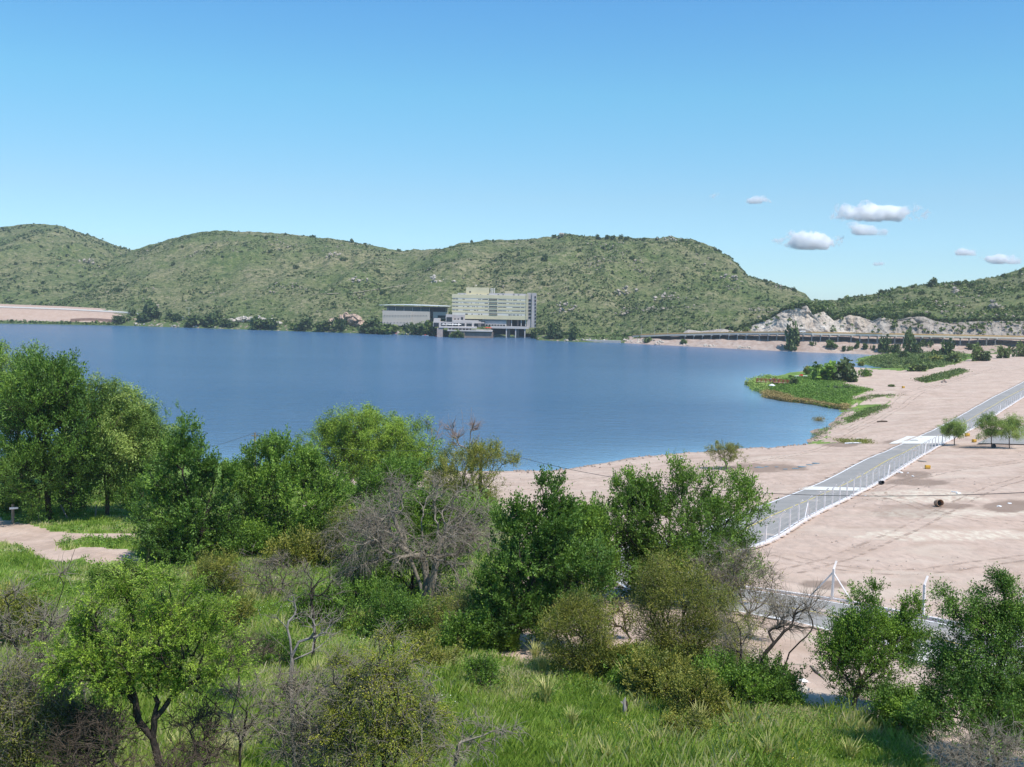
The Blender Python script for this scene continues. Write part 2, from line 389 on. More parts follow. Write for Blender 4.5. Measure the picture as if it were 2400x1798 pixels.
def gmask(A, x, y):
    """bilinear-ish lookup of a ground attribute"""
    i = np.clip(np.searchsorted(ys, y) - 1, 0, len(ys) - 2); fy = np.clip((y - ys[i]) / (ys[i + 1] - ys[i]), 0, 1)
    def row(k):
        q = x / hw[k, 0]; j = np.clip(np.searchsorted(us, q) - 1, 0, len(us) - 2); f = np.clip((q - us[j]) / (us[j + 1] - us[j]), 0, 1)
        return A[k, j] * (1 - f) + A[k, j + 1] * f
    return row(i) * (1 - fy) + row(i + 1) * fy
def ongrid(x, y): return gmask(GZ, np.atleast_1d(x), np.atleast_1d(y))
# ------------------------------------------------------------------ water
wy = np.geomspace(60, 2600, 260); wu = np.linspace(-.75, .75, 240)
WX = wu[None] * np.maximum(wy, 150)[:, None]; WY = np.repeat(wy[:, None], len(wu), 1)
ds = segdist(WX, WY, SHORE)
calm = np.exp(-ds / np.clip(WY / 11, 4, 26)) 
m, t, b = mk('lake_water')
na = noise_n(t, .30, 4, .65, .6, stretch=(.5, .9, 1)); nb = noise_n(t, 1.4, 3, .6, .4, stretch=(.6, 1.1, 1)); nc_ = noise_n(t, .012, 3, .6, .5, stretch=(.35, 1.5, 1)); nd = noise_n(t, .12, 4, .7, .5, stretch=(.5, 1.6, 1))
hgt = mth(t, 'ADD', mth(t, 'MULTIPLY', na, .7), mth(t, 'MULTIPLY', nb, .3))
amp = mth(t, 'MULTIPLY', mth(t, 'SUBTRACT', 1.0, mth(t, 'MULTIPLY', attr(t, 'calm'), .9)), mth(t, 'ADD', .75, mth(t, 'MULTIPLY', nc_, .5)))
bp_ = t.nodes.new('ShaderNodeBump'); bp_.inputs['Strength'].default_value = 1; bp_.inputs['Distance'].default_value = 1.6
t.links.new(mth(t, 'MULTIPLY', hgt, amp), bp_.inputs['Height']); t.links.new(bp_.outputs[0], b.inputs['Normal'])
t.links.new(mixc(t, mth(t, 'MULTIPLY', attr(t, 'calm'), .85), ramp(t, [(.3, (.048, .115, .215)), (.7, (.075, .15, .26))], mth(t, 'ADD', mth(t, 'MULTIPLY', nd, .45), mth(t, 'MULTIPLY', nc_, .55))), (.17, .30, .40)), b.inputs['Base Color'])
b.inputs['Roughness'].default_value = .18; b.inputs['Specular IOR Level'].default_value = .5; b.inputs['IOR'].default_value = 1.33
water = struct(obj('water', mesh('water', np.stack([WX, WY, WX * 0], -1), grid_faces(*WX.shape), m, dict(calm=calm), True)))
m, t, b = mk('puddle_water'); b.inputs['Base Color'].default_value = (.16, .14, .12, 1); b.inputs['Roughness'].default_value = .05
V, F, o0 = [], [], 0
for cx_, cy_, rx_, ry_ in ((1864, 1096.5, 9, 1.3), (1882, 1092.5, 11, 1.5), (1899, 1088, 9, 1.2), (1915, 1085, 10, 1.5), (1780, 1096, 11, 1.5), (1797, 1093.5, 6, .9), (1840, 1099, 6, .9), (1820, 1094, 5, .7)):
    p = G(cx_, cy_); ax, ay = rx_ * p.y / FPX, ry_ * p.y ** 2 / (FPX * 28); n = 26; th = np.arange(n) * 2 * math.pi / n
    rr = 1 + (fbm(np.cos(th) * 1.6 + cx_, np.sin(th) * 1.6, 0, 7) - .5) * 1.5; X, Y = p.x + np.cos(th) * ax * rr, p.y + np.sin(th) * ay * rr
    z = ongrid(np.r_[X, p.x], np.r_[Y, p.y]).mean() + .05; V += [(p.x, p.y, z)] + list(zip(X, Y, X * 0 + z)); F += [(o0, o0 + 1 + k, o0 + 1 + (k + 1) % n) for k in range(n)]; o0 += n + 1
struct(obj('puddles', mesh('puddles', V, np.array(F), m)))
# ------------------------------------------------------------------ roads
def ribbon(name, C, offs, dz, mat, smooth=True, kind=True, parent=None, drop=0.0):
    cols = [offset(C, o) for o in offs]
    X = np.stack([c[:, 0] for c in cols], 1); Y = np.stack([c[:, 1] for c in cols], 1)
    Z = H(X, Y) + dz
    o = obj(name, mesh(name, np.stack([X, Y, Z], -1), grid_faces(*X.shape), mat, None, smooth), parent)
    return struct(o) if kind else o
m, t, b = mk('asphalt')
n1, n2 = noise_n(t, .35, 5, .6), noise_n(t, 9, 4, .7); n3 = noise_n(t, .25, 5, .65, .6, stretch=(1, .5, 1))
c = ramp(t, [(.3, (.275, .265, .25)), (.7, (.35, .335, .315))], n1)
c = mixc(t, ramp(t, [(.60, (0,) * 3), (.70, (.85,) * 3)], n3), c, (.50, .43, .37))
c = mixc(t, ramp(t, [(.4, (0,) * 3), (.8, (.25,) * 3)], n2), c, (.2, .195, .19))
t.links.new(c, b.inputs['Base Color']); b.inputs['Roughness'].default_value = .95; b.inputs['Specular IOR Level'].default_value = .1
ASPH = m
WHITE = flat('white_paint', (.80, .79, .78), .6, .08, 2); YEL = flat('yellow_paint', (.62, .50, .14), .6, .2, 1.5)
CONC = flat('pale_concrete', (.72, .70, .64), .85, .1, 1.2); GREYC = flat('grey_concrete', (.40, .38, .36), .85, .2, 2)
ribbon('road', ROADC, np.linspace(-ROADW / 2, ROADW / 2, 7), .03, ASPH)
ribbon('road_edge_line', ROADC, [ROADW / 2 - .42, ROADW / 2 - .14], .05, WHITE)
ribbon('road_edge_line', ROADC, [-ROADW / 2 + .12, -ROADW / 2 + .34], .05, WHITE)
ribbon('road_centre_line', ROADC, [-.09, .09], .05, YEL)
for o in COL.objects:
    if o.name.startswith('road_'): o['kind'] = 'structure'
def drape(name, C, offs, dz, mat):
    cols = [offset(C, o) for o in offs]; X = np.stack([c[:, 0] for c in cols], 1); Y = np.stack([c[:, 1] for c in cols], 1)
    return struct(obj(name, mesh(name, np.stack([X, Y, ongrid(X, Y) + dz], -1), grid_faces(*X.shape), mat, None, True)))
def patchy(name, col, lo, hi, scale, stretch=(1, 1, 1)):
    m, t, b = mk(name); n = noise_n(t, scale, 5, .65, stretch=stretch); tr = t.nodes.new('ShaderNodeBsdfTransparent'); mx = t.nodes.new('ShaderNodeMixShader')
    b.inputs['Base Color'].default_value = (*col, 1); b.inputs['Roughness'].default_value = .95; b.inputs['Specular IOR Level'].default_value = .1
    t.links.new(ramp(t, [(lo, (0, 0, 0)), (hi, (1, 1, 1))], n), mx.inputs[0]); t.links.new(tr.outputs[0], mx.inputs[1]); t.links.new(b.outputs[0], mx.inputs[2]); t.links.new(mx.outputs[0], t.nodes['Material Output'].inputs[0]); return m
RUT = patchy('rut_sand', (.44, .335, .265), .44, .74, .9); DRIFT = patchy('drift_sand', (.52, .40, .32), .46, .54, .7)
for sgn in (-1, 1):
    ribbon('sand_drift', ROADC, [sgn * (ROADW / 2 + .7), sgn * (ROADW / 2 - .15)], .075, DRIFT)
ribbon('sand_drift', ROADC, [-1.6, .6], .055, patchy('drift_thin', (.46, .38, .32), .60, .66, .35))
for pts in ([(1500, 1110), (1640, 1120), (1740, 1090), (1880, 1062), (1990, 1020), (2090, 965), (2200, 905), (2330, 862)], [(1230, 1150), (1400, 1120), (1560, 1118), (1680, 1130), (1780, 1120)], [(1850, 1340), (1990, 1300), (2150, 1230), (2290, 1160), (2420, 1110)],
            [(1830, 1300), (1960, 1330), (2140, 1340), (2420, 1310)], [(2420, 1230), (2250, 1215), (2130, 1180), (2060, 1150), (2190, 1110), (2420, 1075)], [(1980, 1010), (2080, 950), (2140, 915), (2270, 880), (2420, 862)]):
    C = catmull([np.array(G(*q)[:2]) for q in pts], 1.5)
    for o_ in (-.85, .85): drape('tyre_track', C, [o_ - .22, o_, o_ + .22], .035, RUT)
def crossing(p0, p1, w, lab, ext):
    c = (np.array(G(*p0)[:2]) + np.array(G(*p1)[:2])) / 2
    i = int(np.argmin(np.hypot(*(ROADC - c).T))); n = int(w / 1.2 / 2)
    ribbon('concrete_crossing', ROADC[i - n:i + n + 1], [-ROADW / 2 - ext[0], 0, ROADW / 2 + ext[1]], .065, CONC)
crossing((1860, 1142), (2030, 1150), 5.5, '', (0.1, .6))
crossing((2115, 1028), (2235, 1035), 17, '', (0.1, 2.5))
# concrete apron by the lower road
ap = [G(2120, 1512), G(2380, 1560), G(2330, 1590), G(2100, 1545)]
V = [(p.x, p.y, p.z + .12) for p in ap]; V += [(x, y, z - .4) for x, y, z in V]
struct(obj('concrete_apron', mesh('concrete_apron', V, np.array([(0, 1, 2, 3), (4, 5, 1, 0), (5, 6, 2, 1), (6, 7, 3, 2), (7, 4, 0, 3)]), flat('worn_concrete', (.66, .62, .56), .9, .15, 1))))
# side road at the right edge behind the willows
sp = [G(2290, 1042), G(2480, 1048), G(2480, 985), G(2352, 1012)]
n = 8; gx = np.array([[np.array(sp[0][:2]) * (1 - a) * (1 - c) + np.array(sp[1][:2]) * a * (1 - c) + np.array(sp[2][:2]) * a * c + np.array(sp[3][:2]) * (1 - a) * c for a in np.linspace(0, 1, n)] for c in np.linspace(0, 1, n * 2)])
struct(obj('side_road', mesh('side_road', np.dstack([gx, H(gx[..., 0], gx[..., 1])[..., None] + .30]), grid_faces(n * 2, n), ASPH)))
# ================================================================== FAR SIDE OF THE LAKE
FS = [(-900, 742), (-400, 752), (0, 758), (290, 763), (600, 773), (900, 783), (1000, 786), (1040, 788.4), (1150, 789.5), (1178, 788), (1242, 788.5), (1258, 797), (1350, 801), (1450, 803), (1500, 806), (1700, 816), (1900, 826), (2000, 829), (2060, 832), (2400, 842), (3300, 868)]
def interp(L, x): return np.interp(x, [p[0] for p in L], [p[1] for p in L])
FSH = [q for q in FS if not 1160 < q[0] < 1265]
def D0h(px): return (CAMZ * FPX) / (interp(FSH, px) - hor(px))
def D0(px): return (CAMZ * FPX) / (interp(FS, px) - hor(px))
def uof(px): return (np.asarray(px, float) - 1200) / FPX
DECKY = [(1400, 792), (1480, 788), (1560, 785), (1700, 782), (1850, 781), (2100, 786), (2400, 792), (3300, 806)]
def deck_z(px): 
    D = D0(px) + 16; return CAMZ - (interp(DECKY, px) - hor(px)) * D / FPX
BANKZ = [(-900, 14), (0, 13.5), (150, 12.5), (290, 10.5), (400, 6), (620, 5), (900, 4), (1020, 4), (1290, 4), (1380, 2.5), (1440, 4)]
def bank_z(px): return np.where(px < 1450, interp(BANKZ, px), deck_z(np.maximum(px, 1450)) - .3)
pxs = np.linspace(-900, 3300, 900); d0 = D0(pxs); bz = bank_z(pxs)
prof = [(-14, -2, 0), (-1, -.3, 0), (2, .9, 0.0), (5, 0, .30), (9, 0, .5), (13, 0, .72), (17, 0, .86), (22, 0, .97), (27, 0, 1), (34, 0, 1.0), (44, 0, 1.04), (60, 2.0, 1.1), (110, -4, 1.1)]
prof_b = [(-14, -2, 0), (-1, -.3, 0), (2, .9, 0), (5, 0, .2), (8, 0, .33), (11, 0, .46), (15, 0, .58), (20, 0, .66), (24, 0, .8), (27, 0, 1), (36, 0, 1.0), (60, 0, 1.02), (110, -4, 1.0)]
isb = np.clip((pxs - 1500) / 60, 0, 1)
X, Y, Z, DM = [], [], [], []
prof_i = [np.interp(np.linspace(0, 12, 49), range(13), [q[k] for q in prof]) for k in range(3)]; profb_i = [np.interp(np.linspace(0, 12, 49), range(13), [q[k] for q in prof_b]) for k in range(3)]
for r in range(49):
    dd = prof_i[0][r] * (1 - isb) + profb_i[0][r] * isb
    zz = (prof_i[1][r] + prof_i[2][r] * bz) * (1 - isb) + (profb_i[1][r] + profb_i[2][r] * bz) * isb
    D = d0 + dd; x = uof(pxs) * D
    amp = np.clip(dd / 6, 0, 1) * np.where((dd > 24), .25, 1)
    zz = zz + (fbm(x * .12, D * .12, 0, 81) - .45) * 2.2 * amp * np.interp(pxs, [250, 420], [.35, 1])
    X.append(x); Y.append(D + (fbm(x * .05, x * 0 + r * 0.01, 0, 85) - .5) * 7 * np.interp(pxs, [300, 450], [0, 1])); Z.append(zz); DM.append(dd)
X, Y, Z = map(np.array, (X, Y, Z)); DM = np.array(DM); PXX = np.repeat(pxs[None], 49, 0)
left = np.clip((300 - PXX + (fbm(X * .03, Y * .1, 0, 88) - .5) * 160) / 30, 0, 1); brid = np.clip((PXX - 1440 + (fbm(X * .05, Y * .1, 0, 89) - .5) * 120) / 40, 0, 1)
veg = np.where((left < .5) & (brid < .5), .62, .12) + np.where(left > .5, np.where(DM < 4, .6, 0), 0) + np.where((PXX > 2280) & (DM < 20), .3, 0)
m, t, b = mk('lake_bank')
n1, n2, n3 = noise_n(t, .06, 5, .6), noise_n(t, .28, 5, .7), noise_n(t, 1.1, 4, .7)
dirt = ramp(t, [(.3, (.33, .235, .18)), (.5, (.42, .32, .265)), (.7, (.50, .42, .36))], n2)
dirt = mixc(t, ramp(t, [(.55, (0,) * 3), (.7, (.8,) * 3)], n3), dirt, (.26, .21, .17))
dirt = mixc(t, mth(t, 'MULTIPLY', attr(t, 'red'), .6), dirt, (.47, .33, .25))
gg = ramp(t, [(.3, (.05, .085, .03)), (.7, (.12, .16, .055))], n2)
fac = ramp(t, [(.47, (0,) * 3), (.53, (1,) * 3)], mth(t, 'ADD', attr(t, 'veg'), mth(t, 'MULTIPLY', mth(t, 'SUBTRACT', n2, .5), 1.5)))
t.links.new(mixc(t, fac, dirt, gg), b.inputs['Base Color']); b.inputs['Roughness'].default_value = .95; b.inputs['Specular IOR Level'].default_value = .1
bump(t, b, n3, .8, .6)
struct(obj('far_bank', mesh('far_bank', np.stack([X, Y, Z], -1), grid_faces(*X.shape), m, dict(veg=veg, red=left * np.clip((DM - 3) / 3, 0, 1)), True)))
FB = (pxs, d0, bz)
def far_pt(px, dd):
    """a point on the far bank, dd metres inland"""
    D = float(D0(px)) + dd; k = float(np.clip((px - 1500) / 60, 0, 1))
    z = np.interp(dd, [q[0] for q in prof], [q[1] + q[2] * float(bank_z(np.array(px))) for q in prof]) * (1 - k) + np.interp(dd, [q[0] for q in prof_b], [q[1] + q[2] * float(bank_z(np.array(px))) for q in prof_b]) * k
    return Vector((float(uof(px)) * D, D, float(z)))
# hills
m, t, b = mk('hill_ground')
n1, n2, n3 = noise_n(t, .014, 5, .65), noise_n(t, .09, 6, .75), noise_n(t, .35, 4, .7)
n5 = noise_n(t, .22, 6, .85)
g1 = ramp(t, [(.30, (.09, .12, .045)), (.44, (.165, .175, .075)), (.55, (.25, .235, .12)), (.70, (.34, .295, .19))], n2)
g2 = ramp(t, [(.35, (.07, .115, .03)), (.65, (.17, .20, .07))], n2)
c = mixc(t, ramp(t, [(.42, (0,) * 3), (.6, (1,) * 3)], n1), g1, g2)
rock = mth(t, 'MULTIPLY', ramp(t, [(.58, (0,) * 3), (.66, (1,) * 3)], n3), ramp(t, [(.45, (0,) * 3), (.62, (1,) * 3)], mth(t, 'ADD', noise_n(t, .02, 4, .6), mth(t, 'MULTIPLY', attr(t, 'rocky'), .4))))
c = mixc(t, rock, c, (.31, .27, .21))
c = mixc(t, mth(t, 'MULTIPLY', attr(t, 'lush'), .6), c, g2)
c = mixc(t, mth(t, 'MULTIPLY', ramp(t, [(.505, (0,) * 3), (.57, (1,) * 3)], n5), .8), c, (.045, .07, .03))
c = mixc(t, mth(t, 'MULTIPLY', ramp(t, [(.37, (1,) * 3), (.44, (0,) * 3)], n5), .75), c, (.36, .29, .215))
t.links.new(c, b.inputs['Base Color']); b.inputs['Roughness'].default_value = .95; b.inputs['Specular IOR Level'].default_value = .1
bump(t, b, mth(t, 'ADD', n3, mth(t, 'MULTIPLY', n2, 1.5)), 1.0, 2.0)
HILLM = m
SCRUB = []       # surface points for scrub
def hill(name, px0, px1, foot, footz, sil, D1, nT=110, nC=700, amp=16, bow=.25, lush=0.0, lab='', scr=3000, seed=0, back=260):
    px = np.linspace(px0, px1, nC)
    Df = foot(px); zf = footz(px); Dr = D1(px)
    zr = CAMZ + (hor(px) - interp(sil, px)) * Dr / FPX
    zr = zr + (fbm(px * .06, px * 0, 0, seed + 3, 4) - .5) * 3.0
    T = np.concatenate([np.linspace(0, 1, nT), np.linspace(1.02, 1.6, 14)])
    X, Y, Z, R, Lh = [], [], [], [], []
    for tt in T:
        D = Df + (Dr - Df) * tt; x = uof(px) * D
        if tt <= 1: z = zf + (zr - zf) * tt * (1 + bow * (1 - tt))
        else: z = zr - (tt - 1) * (zr - zf) * 1.5 - (tt - 1) * 20
        env = min(1, tt * 3) * (1 - np.clip((tt - .62) / .36, 0, 1)) if tt < 1 else .0
        rg_ = ridged(x / 130, D / 230, 0, seed, 4); f = fbm(x / 45, D / 60, 0, seed + 5, 4)
        h_ = np.clip((zr - zf) / 70, .15, 1)
        z = z + env * amp * h_ * (rg_ - .6) * 1.7 + (f - .5) * 7 * h_ * min(1, tt * 4) * (1 if tt < .9 else .25) + (fbm(x / 9, D / 9, 0, seed + 8, 3) - .5) * 2.2 * min(1, tt * 6)
        X.append(x); Y.append(D); Z.append(z); R.append(rg_ * 0 + np.clip((rg_ - .62) * 5, 0, 1)); Lh.append(np.clip(1 - tt * 4, 0, 1) * .7 + lush + np.clip((.45 - rg_) * 5, 0, .6) + x * 0)
    X, Y, Z = np.array(X), np.array(Y), np.array(Z)
    o = struct(obj(name, mesh(name, np.stack([X, Y, Z], -1), grid_faces(*X.shape), HILLM, dict(rocky=np.array(R), lush=np.clip(np.array(Lh), 0, 1)), True), None))
    rg = np.random.default_rng(seed + 100)
    i = rg.uniform(2, nT - 1, scr * 3); j = rg.uniform(0, nC - 1.01, scr * 3)
    a, c = i.astype(int), j.astype(int)
    P = np.stack([X[a, c], Y[a, c], Z[a, c]], 1)
    den = fbm(P[:, 0] / 40, P[:, 1] / 40, 0, seed + 60) + np.clip(.35 - T[a], 0, 1) * .5
    P = P[rg.uniform(0, 1, len(P)) < np.clip((den - .42) * 4.5, .10, 1)][:scr]
    SCRUB.append(P)
    def surf(qx, qy):
        """surface point of the hill under a photo pixel"""
        c = int(np.clip(round((qx - px0) / (px1 - px0) * (nC - 1)), 0, nC - 1))
        _, yy = to_px(X[:nT, c], Y[:nT, c], Z[:nT, c]); k = int(np.argmin(np.abs(yy - qy)))
        return Vector((X[k, c], Y[k, c], Z[k, c]))
    return surf
SIL_L = [(-900, 600), (-400, 556), (-100, 545), (0, 534), (60, 528), (90, 526), (110, 527), (150, 533), (180, 545), (220, 556), (260, 572), (300, 585), (330, 592), (400, 610), (700, 700)]
SIL_M = [(-900, 720), (0, 697), (100, 688), (203, 634), (260, 606), (315, 587), (360, 573), (400, 562), (450, 549), (500, 543), (560, 545), (620, 547), (680, 551), (720, 555), (760, 559), (800, 565), (870, 577), (905, 585), (940, 588), (1000, 586),
         (1030, 585), (1060, 576), (1080, 570), (1130, 565), (1180, 563), (1230, 561), (1270, 558), (1305, 553), (1320, 549), (1345, 552), (1380, 556), (1440, 557), (1500, 560), (1550, 558), (1565, 556), (1580, 560), (1610, 563), (1660, 580), (1700, 606), (1720, 620),
         (1745, 646), (1760, 650), (1800, 661), (1850, 676), (1880, 690), (1895, 706), (1950, 720), (2100, 745), (2300, 760)]
SIL_R = [(1500, 790), (1600, 778), (1700, 768), (1750, 757), (1800, 738), (1850, 716), (1880, 708), (1920, 705), (1960, 700), (2040, 690), (2100, 675), (2160, 668), (2240, 664), (2290, 655), (2330, 647), (2370, 634), (2400, 622), (2500, 585), (2800, 530), (3300, 520)]
hillL = hill('hill', -900, 700, lambda p: D0(p) + 140 + 0 * p, lambda p: 14 + 0 * p, SIL_L, lambda p: 1650 + 0 * p, nC=420, amp=30, scr=7500, seed=11, lush=.25)
hillM = hill('hill', -900, 2300, lambda p: D0h(p) + np.interp(p, [250, 420], [70, 42]), lambda p: np.maximum(bank_z(p) - 1, 2), SIL_M, lambda p: D0h(p) + np.interp(p, [0, 400, 900, 1500, 1900, 2300], [430, 520, 470, 430, 400, 400]), nC=1000, amp=30, scr=26000, seed=31)
CT = [(1500, 790), (1590, 784), (1610, 772), (1640, 776), (1690, 770), (1720, 776), (1760, 762), (1800, 748), (1830, 728), (1860, 722), (1885, 716), (1900, 738), (1925, 730), (1950, 752), (1985, 738), (2010, 742), (2040, 752), (2060, 742), (2090, 750),
      (2130, 742), (2160, 742), (2185, 752), (2210, 756), (2260, 754), (2330, 752), (2400, 753), (3300, 755)]
def cliffD(px): return D0(px) + 36
def cliff_z(px): return CAMZ - (interp(CT, px) - hor(px)) * (cliffD(px) + 12) / FPX
hillR = hill('hill', 1540, 3300, lambda p: cliffD(p) + 13, lambda p: np.maximum(cliff_z(p) - .5, deck_z(p) - 2), SIL_R, lambda p: D0(p) + np.interp(p, [1500, 1900, 2400, 3300], [90, 210, 330, 420]), nC=620, nT=90, amp=12, scr=9000, seed=51, lush=.55, bow=.1)
# cliff
px = np.linspace(1540, 3300, 900); X, Y, Z = [], [], []
for k, tt in enumerate(np.concatenate([np.linspace(0, 1, 44), [1.04, 1.12]])):
    D = cliffD(px); zb = deck_z(px) - 1; zt = cliff_z(px); h_ = np.clip((zt - zb) / 14, .08, 1)
    x = uof(px) * D; z = zb + (zt - zb) * min(tt, 1) - max(0, tt - 1) * 8
    dd = 12.5 * tt ** 1.1 + ((ridged(x / 16, z / 12, 0, 91, 4) - .62) * 8 + (ridged(x / 5, z / 6 + x / 9, 0, 95, 3) - .6) * 4) * h_ * min(1, tt * 5) * (1 if tt < .93 else .4)
    X.append(uof(px) * (D + dd)); Y.append(D + dd); Z.append(z)
X, Y, Z = map(np.array, (X, Y, Z)); PXC = np.repeat(px[None], len(X), 0)
m, t, b = mk('cut_rock')
n1, n2, n3 = noise_n(t, .05, 5, .6, .5), noise_n(t, .22, 6, .7, 1.2, stretch=(1, 1, .6)), noise_n(t, 1.0, 5, .7)
c = ramp(t, [(.34, (.20, .165, .14)), (.42, (.46, .40, .34)), (.52, (.64, .56, .47)), (.7, (.72, .67, .60))], n2)
c = mixc(t, mth(t, 'MULTIPLY', ramp(t, [(.45, (0,) * 3), (.6, (1,) * 3)], n1), .5), c, (.47, .36, .27))
c = mixc(t, mth(t, 'MULTIPLY', attr(t, 'dull'), .75), c, ramp(t, [(.35, (.20, .18, .16)), (.65, (.36, .31, .27))], n2))
c = mixc(t, mth(t, 'MULTIPLY', ramp(t, [(.60, (0,) * 3), (.67, (1,) * 3)], n3), .8), c, (.10, .13, .05))
t.links.new(c, b.inputs['Base Color']); b.inputs['Roughness'].default_value = .95; bump(t, b, mth(t, 'ADD', n3, n2), 1.0, 1.2)
dull = np.clip((PXC - 2020) / 60, 0, 1) * .9 + np.clip((1780 - PXC) / 60, 0, 1) * .5
struct(obj('rock_cliff', mesh('rock_cliff', np.stack([X, Y, Z], -1), grid_faces(*X.shape), m, dict(dull=np.clip(dull, 0, 1)), False)))
# ================================================================== PLANTS
GREENS = {
 'dark': [(0, (.025, .060, .013)), (.5, (.05, .115, .022)), (1, (.10, .19, .035))],
 'mid': [(0, (.03, .07, .012)), (.5, (.065, .14, .022)), (1, (.13, .24, .04))],
 'lime': [(0, (.05, .10, .012)), (.5, (.11, .20, .025)), (1, (.20, .31, .05))],
 'olive': [(0, (.045, .065, .015)), (.5, (.10, .13, .028)), (1, (.19, .21, .05))],
 'willow': [(0, (.05, .10, .02)), (.5, (.11, .19, .045)), (1, (.20, .29, .09))],
 'yolive': [(0, (.06, .09, .012)), (.5, (.13, .17, .022)), (1, (.24, .27, .05))],
 'fardark': [(0, (.022, .045, .018)), (.5, (.045, .082, .028)), (1, (.085, .13, .045))],
 'farmid': [(0, (.035, .07, .022)), (.5, (.075, .125, .035)), (1, (.13, .19, .06))],
 'straw': [(0, (.16, .15, .07)), (.5, (.30, .28, .14)), (1, (.48, .45, .27))],
 'tuss': [(0, (.12, .19, .06)), (.5, (.28, .34, .14)), (1, (.52, .54, .30))],
 'reed': [(0, (.14, .12, .05)), (.5, (.25, .21, .10)), (1, (.36, .30, .16))],
}
LM = {k: leafmat('leaf_' + k, [(a, tuple(x * w_ * (1.45 if not k.startswith('far') and k not in ('straw', 'reed', 'tuss') else 1.1) for x, w_ in zip(c, (1.36, 1.16, .90)))) for a, c in v], .12 if k.startswith('far') else .22) for k, v in GREENS.items()}
def barkm(name, lo, hi):
    m, t, b = mk(name); n = noise_n(t, 6, 5, .7, stretch=(1, 1, .35))
    t.links.new(ramp(t, [(.3, lo), (.7, hi)], n), b.inputs['Base Color']); b.inputs['Roughness'].default_value = .95; b.inputs['Specular IOR Level'].default_value = .1
    bump(t, b, n, .8, .03); return m
BARK = {'dark': barkm('bark_dark', (.03, .024, .02), (.075, .06, .05)), 'brown': barkm('bark_brown', (.07, .05, .038), (.15, .115, .09)),
        'grey': barkm('bark_grey', (.16, .135, .105), (.34, .295, .235)), 'pale': barkm('bark_pale', (.22, .19, .17), (.42, .38, .34)), 'pink': barkm('bark_pink', (.22, .16, .14), (.36, .28, .25))}

def grow(base, stems, targets, rg, bf=.35, seg=.45, rb=.14, rt=.012, sag=0.0, power=None):
    """branch skeleton: stems are polylines from the base; every target is joined to the node that makes the shortest path"""
    N = [np.array(base, float)]; par = [-1]; pl = [0.0]; dirs = [np.array([0, 0, 1.0])]; ok = [False]
    for st in stems:
        prev = 0
        for p in st:
            p = np.array(p, float); d = p - N[prev]; L = np.linalg.norm(d)
            k = max(1, int(L / seg)); s = N[prev].copy(); q = prev
            for j in range(1, k + 1):
                w = s + d * j / k + (rg.normal(size=3) * .05 * seg if j < k else 0)
                pl.append(pl[q] + L / k); N.append(w); par.append(q); dirs.append(d / (L + 1e-9)); ok.append(True); q = len(N) - 1
            prev = q
    first = max(1, int(.35 * len(N)))
    A = np.zeros((len(N) + len(targets) * 30, 3)); n = len(N); A[:n] = N
    PLn = np.zeros(len(A)); PLn[:n] = pl; OK = np.zeros(len(A), bool); OK[:n] = ok; OK[1:first] = False
    if not OK.any(): OK[:n] = True
    DR = np.zeros((len(A), 3)); DR[:n] = dirs; PR = np.full(len(A), -1); PR[:n] = par
    c = A[:n].mean(0)
    tips = []
    for i in np.argsort(np.linalg.norm(targets - c, axis=1)):
        t = targets[i]; v = t - A[:n]; d = np.linalg.norm(v, axis=1)
        cost = d + bf * PLn[:n] - .25 * (v * DR[:n]).sum(1) + np.where(OK[:n], 0, 1e6)
        q = int(np.argmin(cost)); L = d[q]
        if L < 1e-3: tips.append(q); continue
        k = min(28, max(1, int(math.ceil(L / seg)))); p0 = A[q]; ctrl = p0 + DR[q] * L * .35 + np.array([0, 0, .12 * L])
        last = q
        for j in range(1, k + 1):
            u = j / k; w = (1 - u) ** 2 * p0 + 2 * u * (1 - u) * ctrl + u * u * t
            if j < k: w = w + rg.normal(size=3) * seg * .10
            A[n] = w; PR[n] = last; dd = w - A[last]; ln = np.linalg.norm(dd) + 1e-9; DR[n] = dd / ln; PLn[n] = PLn[last] + ln; OK[n] = True
            last = n; n += 1
        tips.append(last)
    cnt = np.zeros(n); 
    for q in tips: cnt[q] += 1
    for q in range(n - 1, 0, -1): cnt[PR[q]] += cnt[q]
    cnt = np.maximum(cnt, 1)
    p = power or math.log(rb / rt) / math.log(max(cnt[0], 3))
    R = rt * cnt ** p
    i = np.arange(1, n); 
    r0 = np.minimum(R[PR[i]], R[i] * 1.3)
    return A[:n], PR[:n], R, i, r0, np.array(tips), DR[:n]
def skel_mesh(name, A, PR, R, i, r0, mat, thin=3, split=.02):
    big = R[i] > split
    Vs, Fs, off = [], [], 0
    for sel, nn in ((big, 7), (~big, thin)):
        if sel.any():
            V, F = tubes(A[PR[i[sel]]], A[i[sel]], r0[sel], R[i[sel]], nn); Vs.append(V); Fs.append(F + off); off += len(V)
    return mesh(name, np.concatenate(Vs), np.concatenate(Fs), mat, None, True)
def twigs(P, D, L, r, rg, k=4, segs=4, droop=.25, spread=.8, wob=.22):
    """fine curved twiglets from each point"""
    P = np.repeat(P, k, 0); D = np.repeat(D, k, 0) + rg.normal(size=(len(P), 3)) * spread
    D /= np.linalg.norm(D, axis=1, keepdims=True); Ls = (L * rg.uniform(.5, 1.3, len(P)))[:, None] / segs
    out = []; pts = [P]
    for s in range(segs):
        Q = P + D * Ls; ra = r * (1 - s / segs * .7); rb_ = r * (1 - (s + 1) / segs * .7)
        out.append((P, Q, np.full(len(P), ra), np.full(len(P), rb_))); P = Q; pts.append(P)
        D = D + rg.normal(size=D.shape) * wob + np.array([0, 0, -droop]); D /= np.linalg.norm(D, axis=1, keepdims=True)
    cat = [np.concatenate([o[q] for o in out]) for q in range(4)]
    return cat, np.concatenate(pts[1:]), D
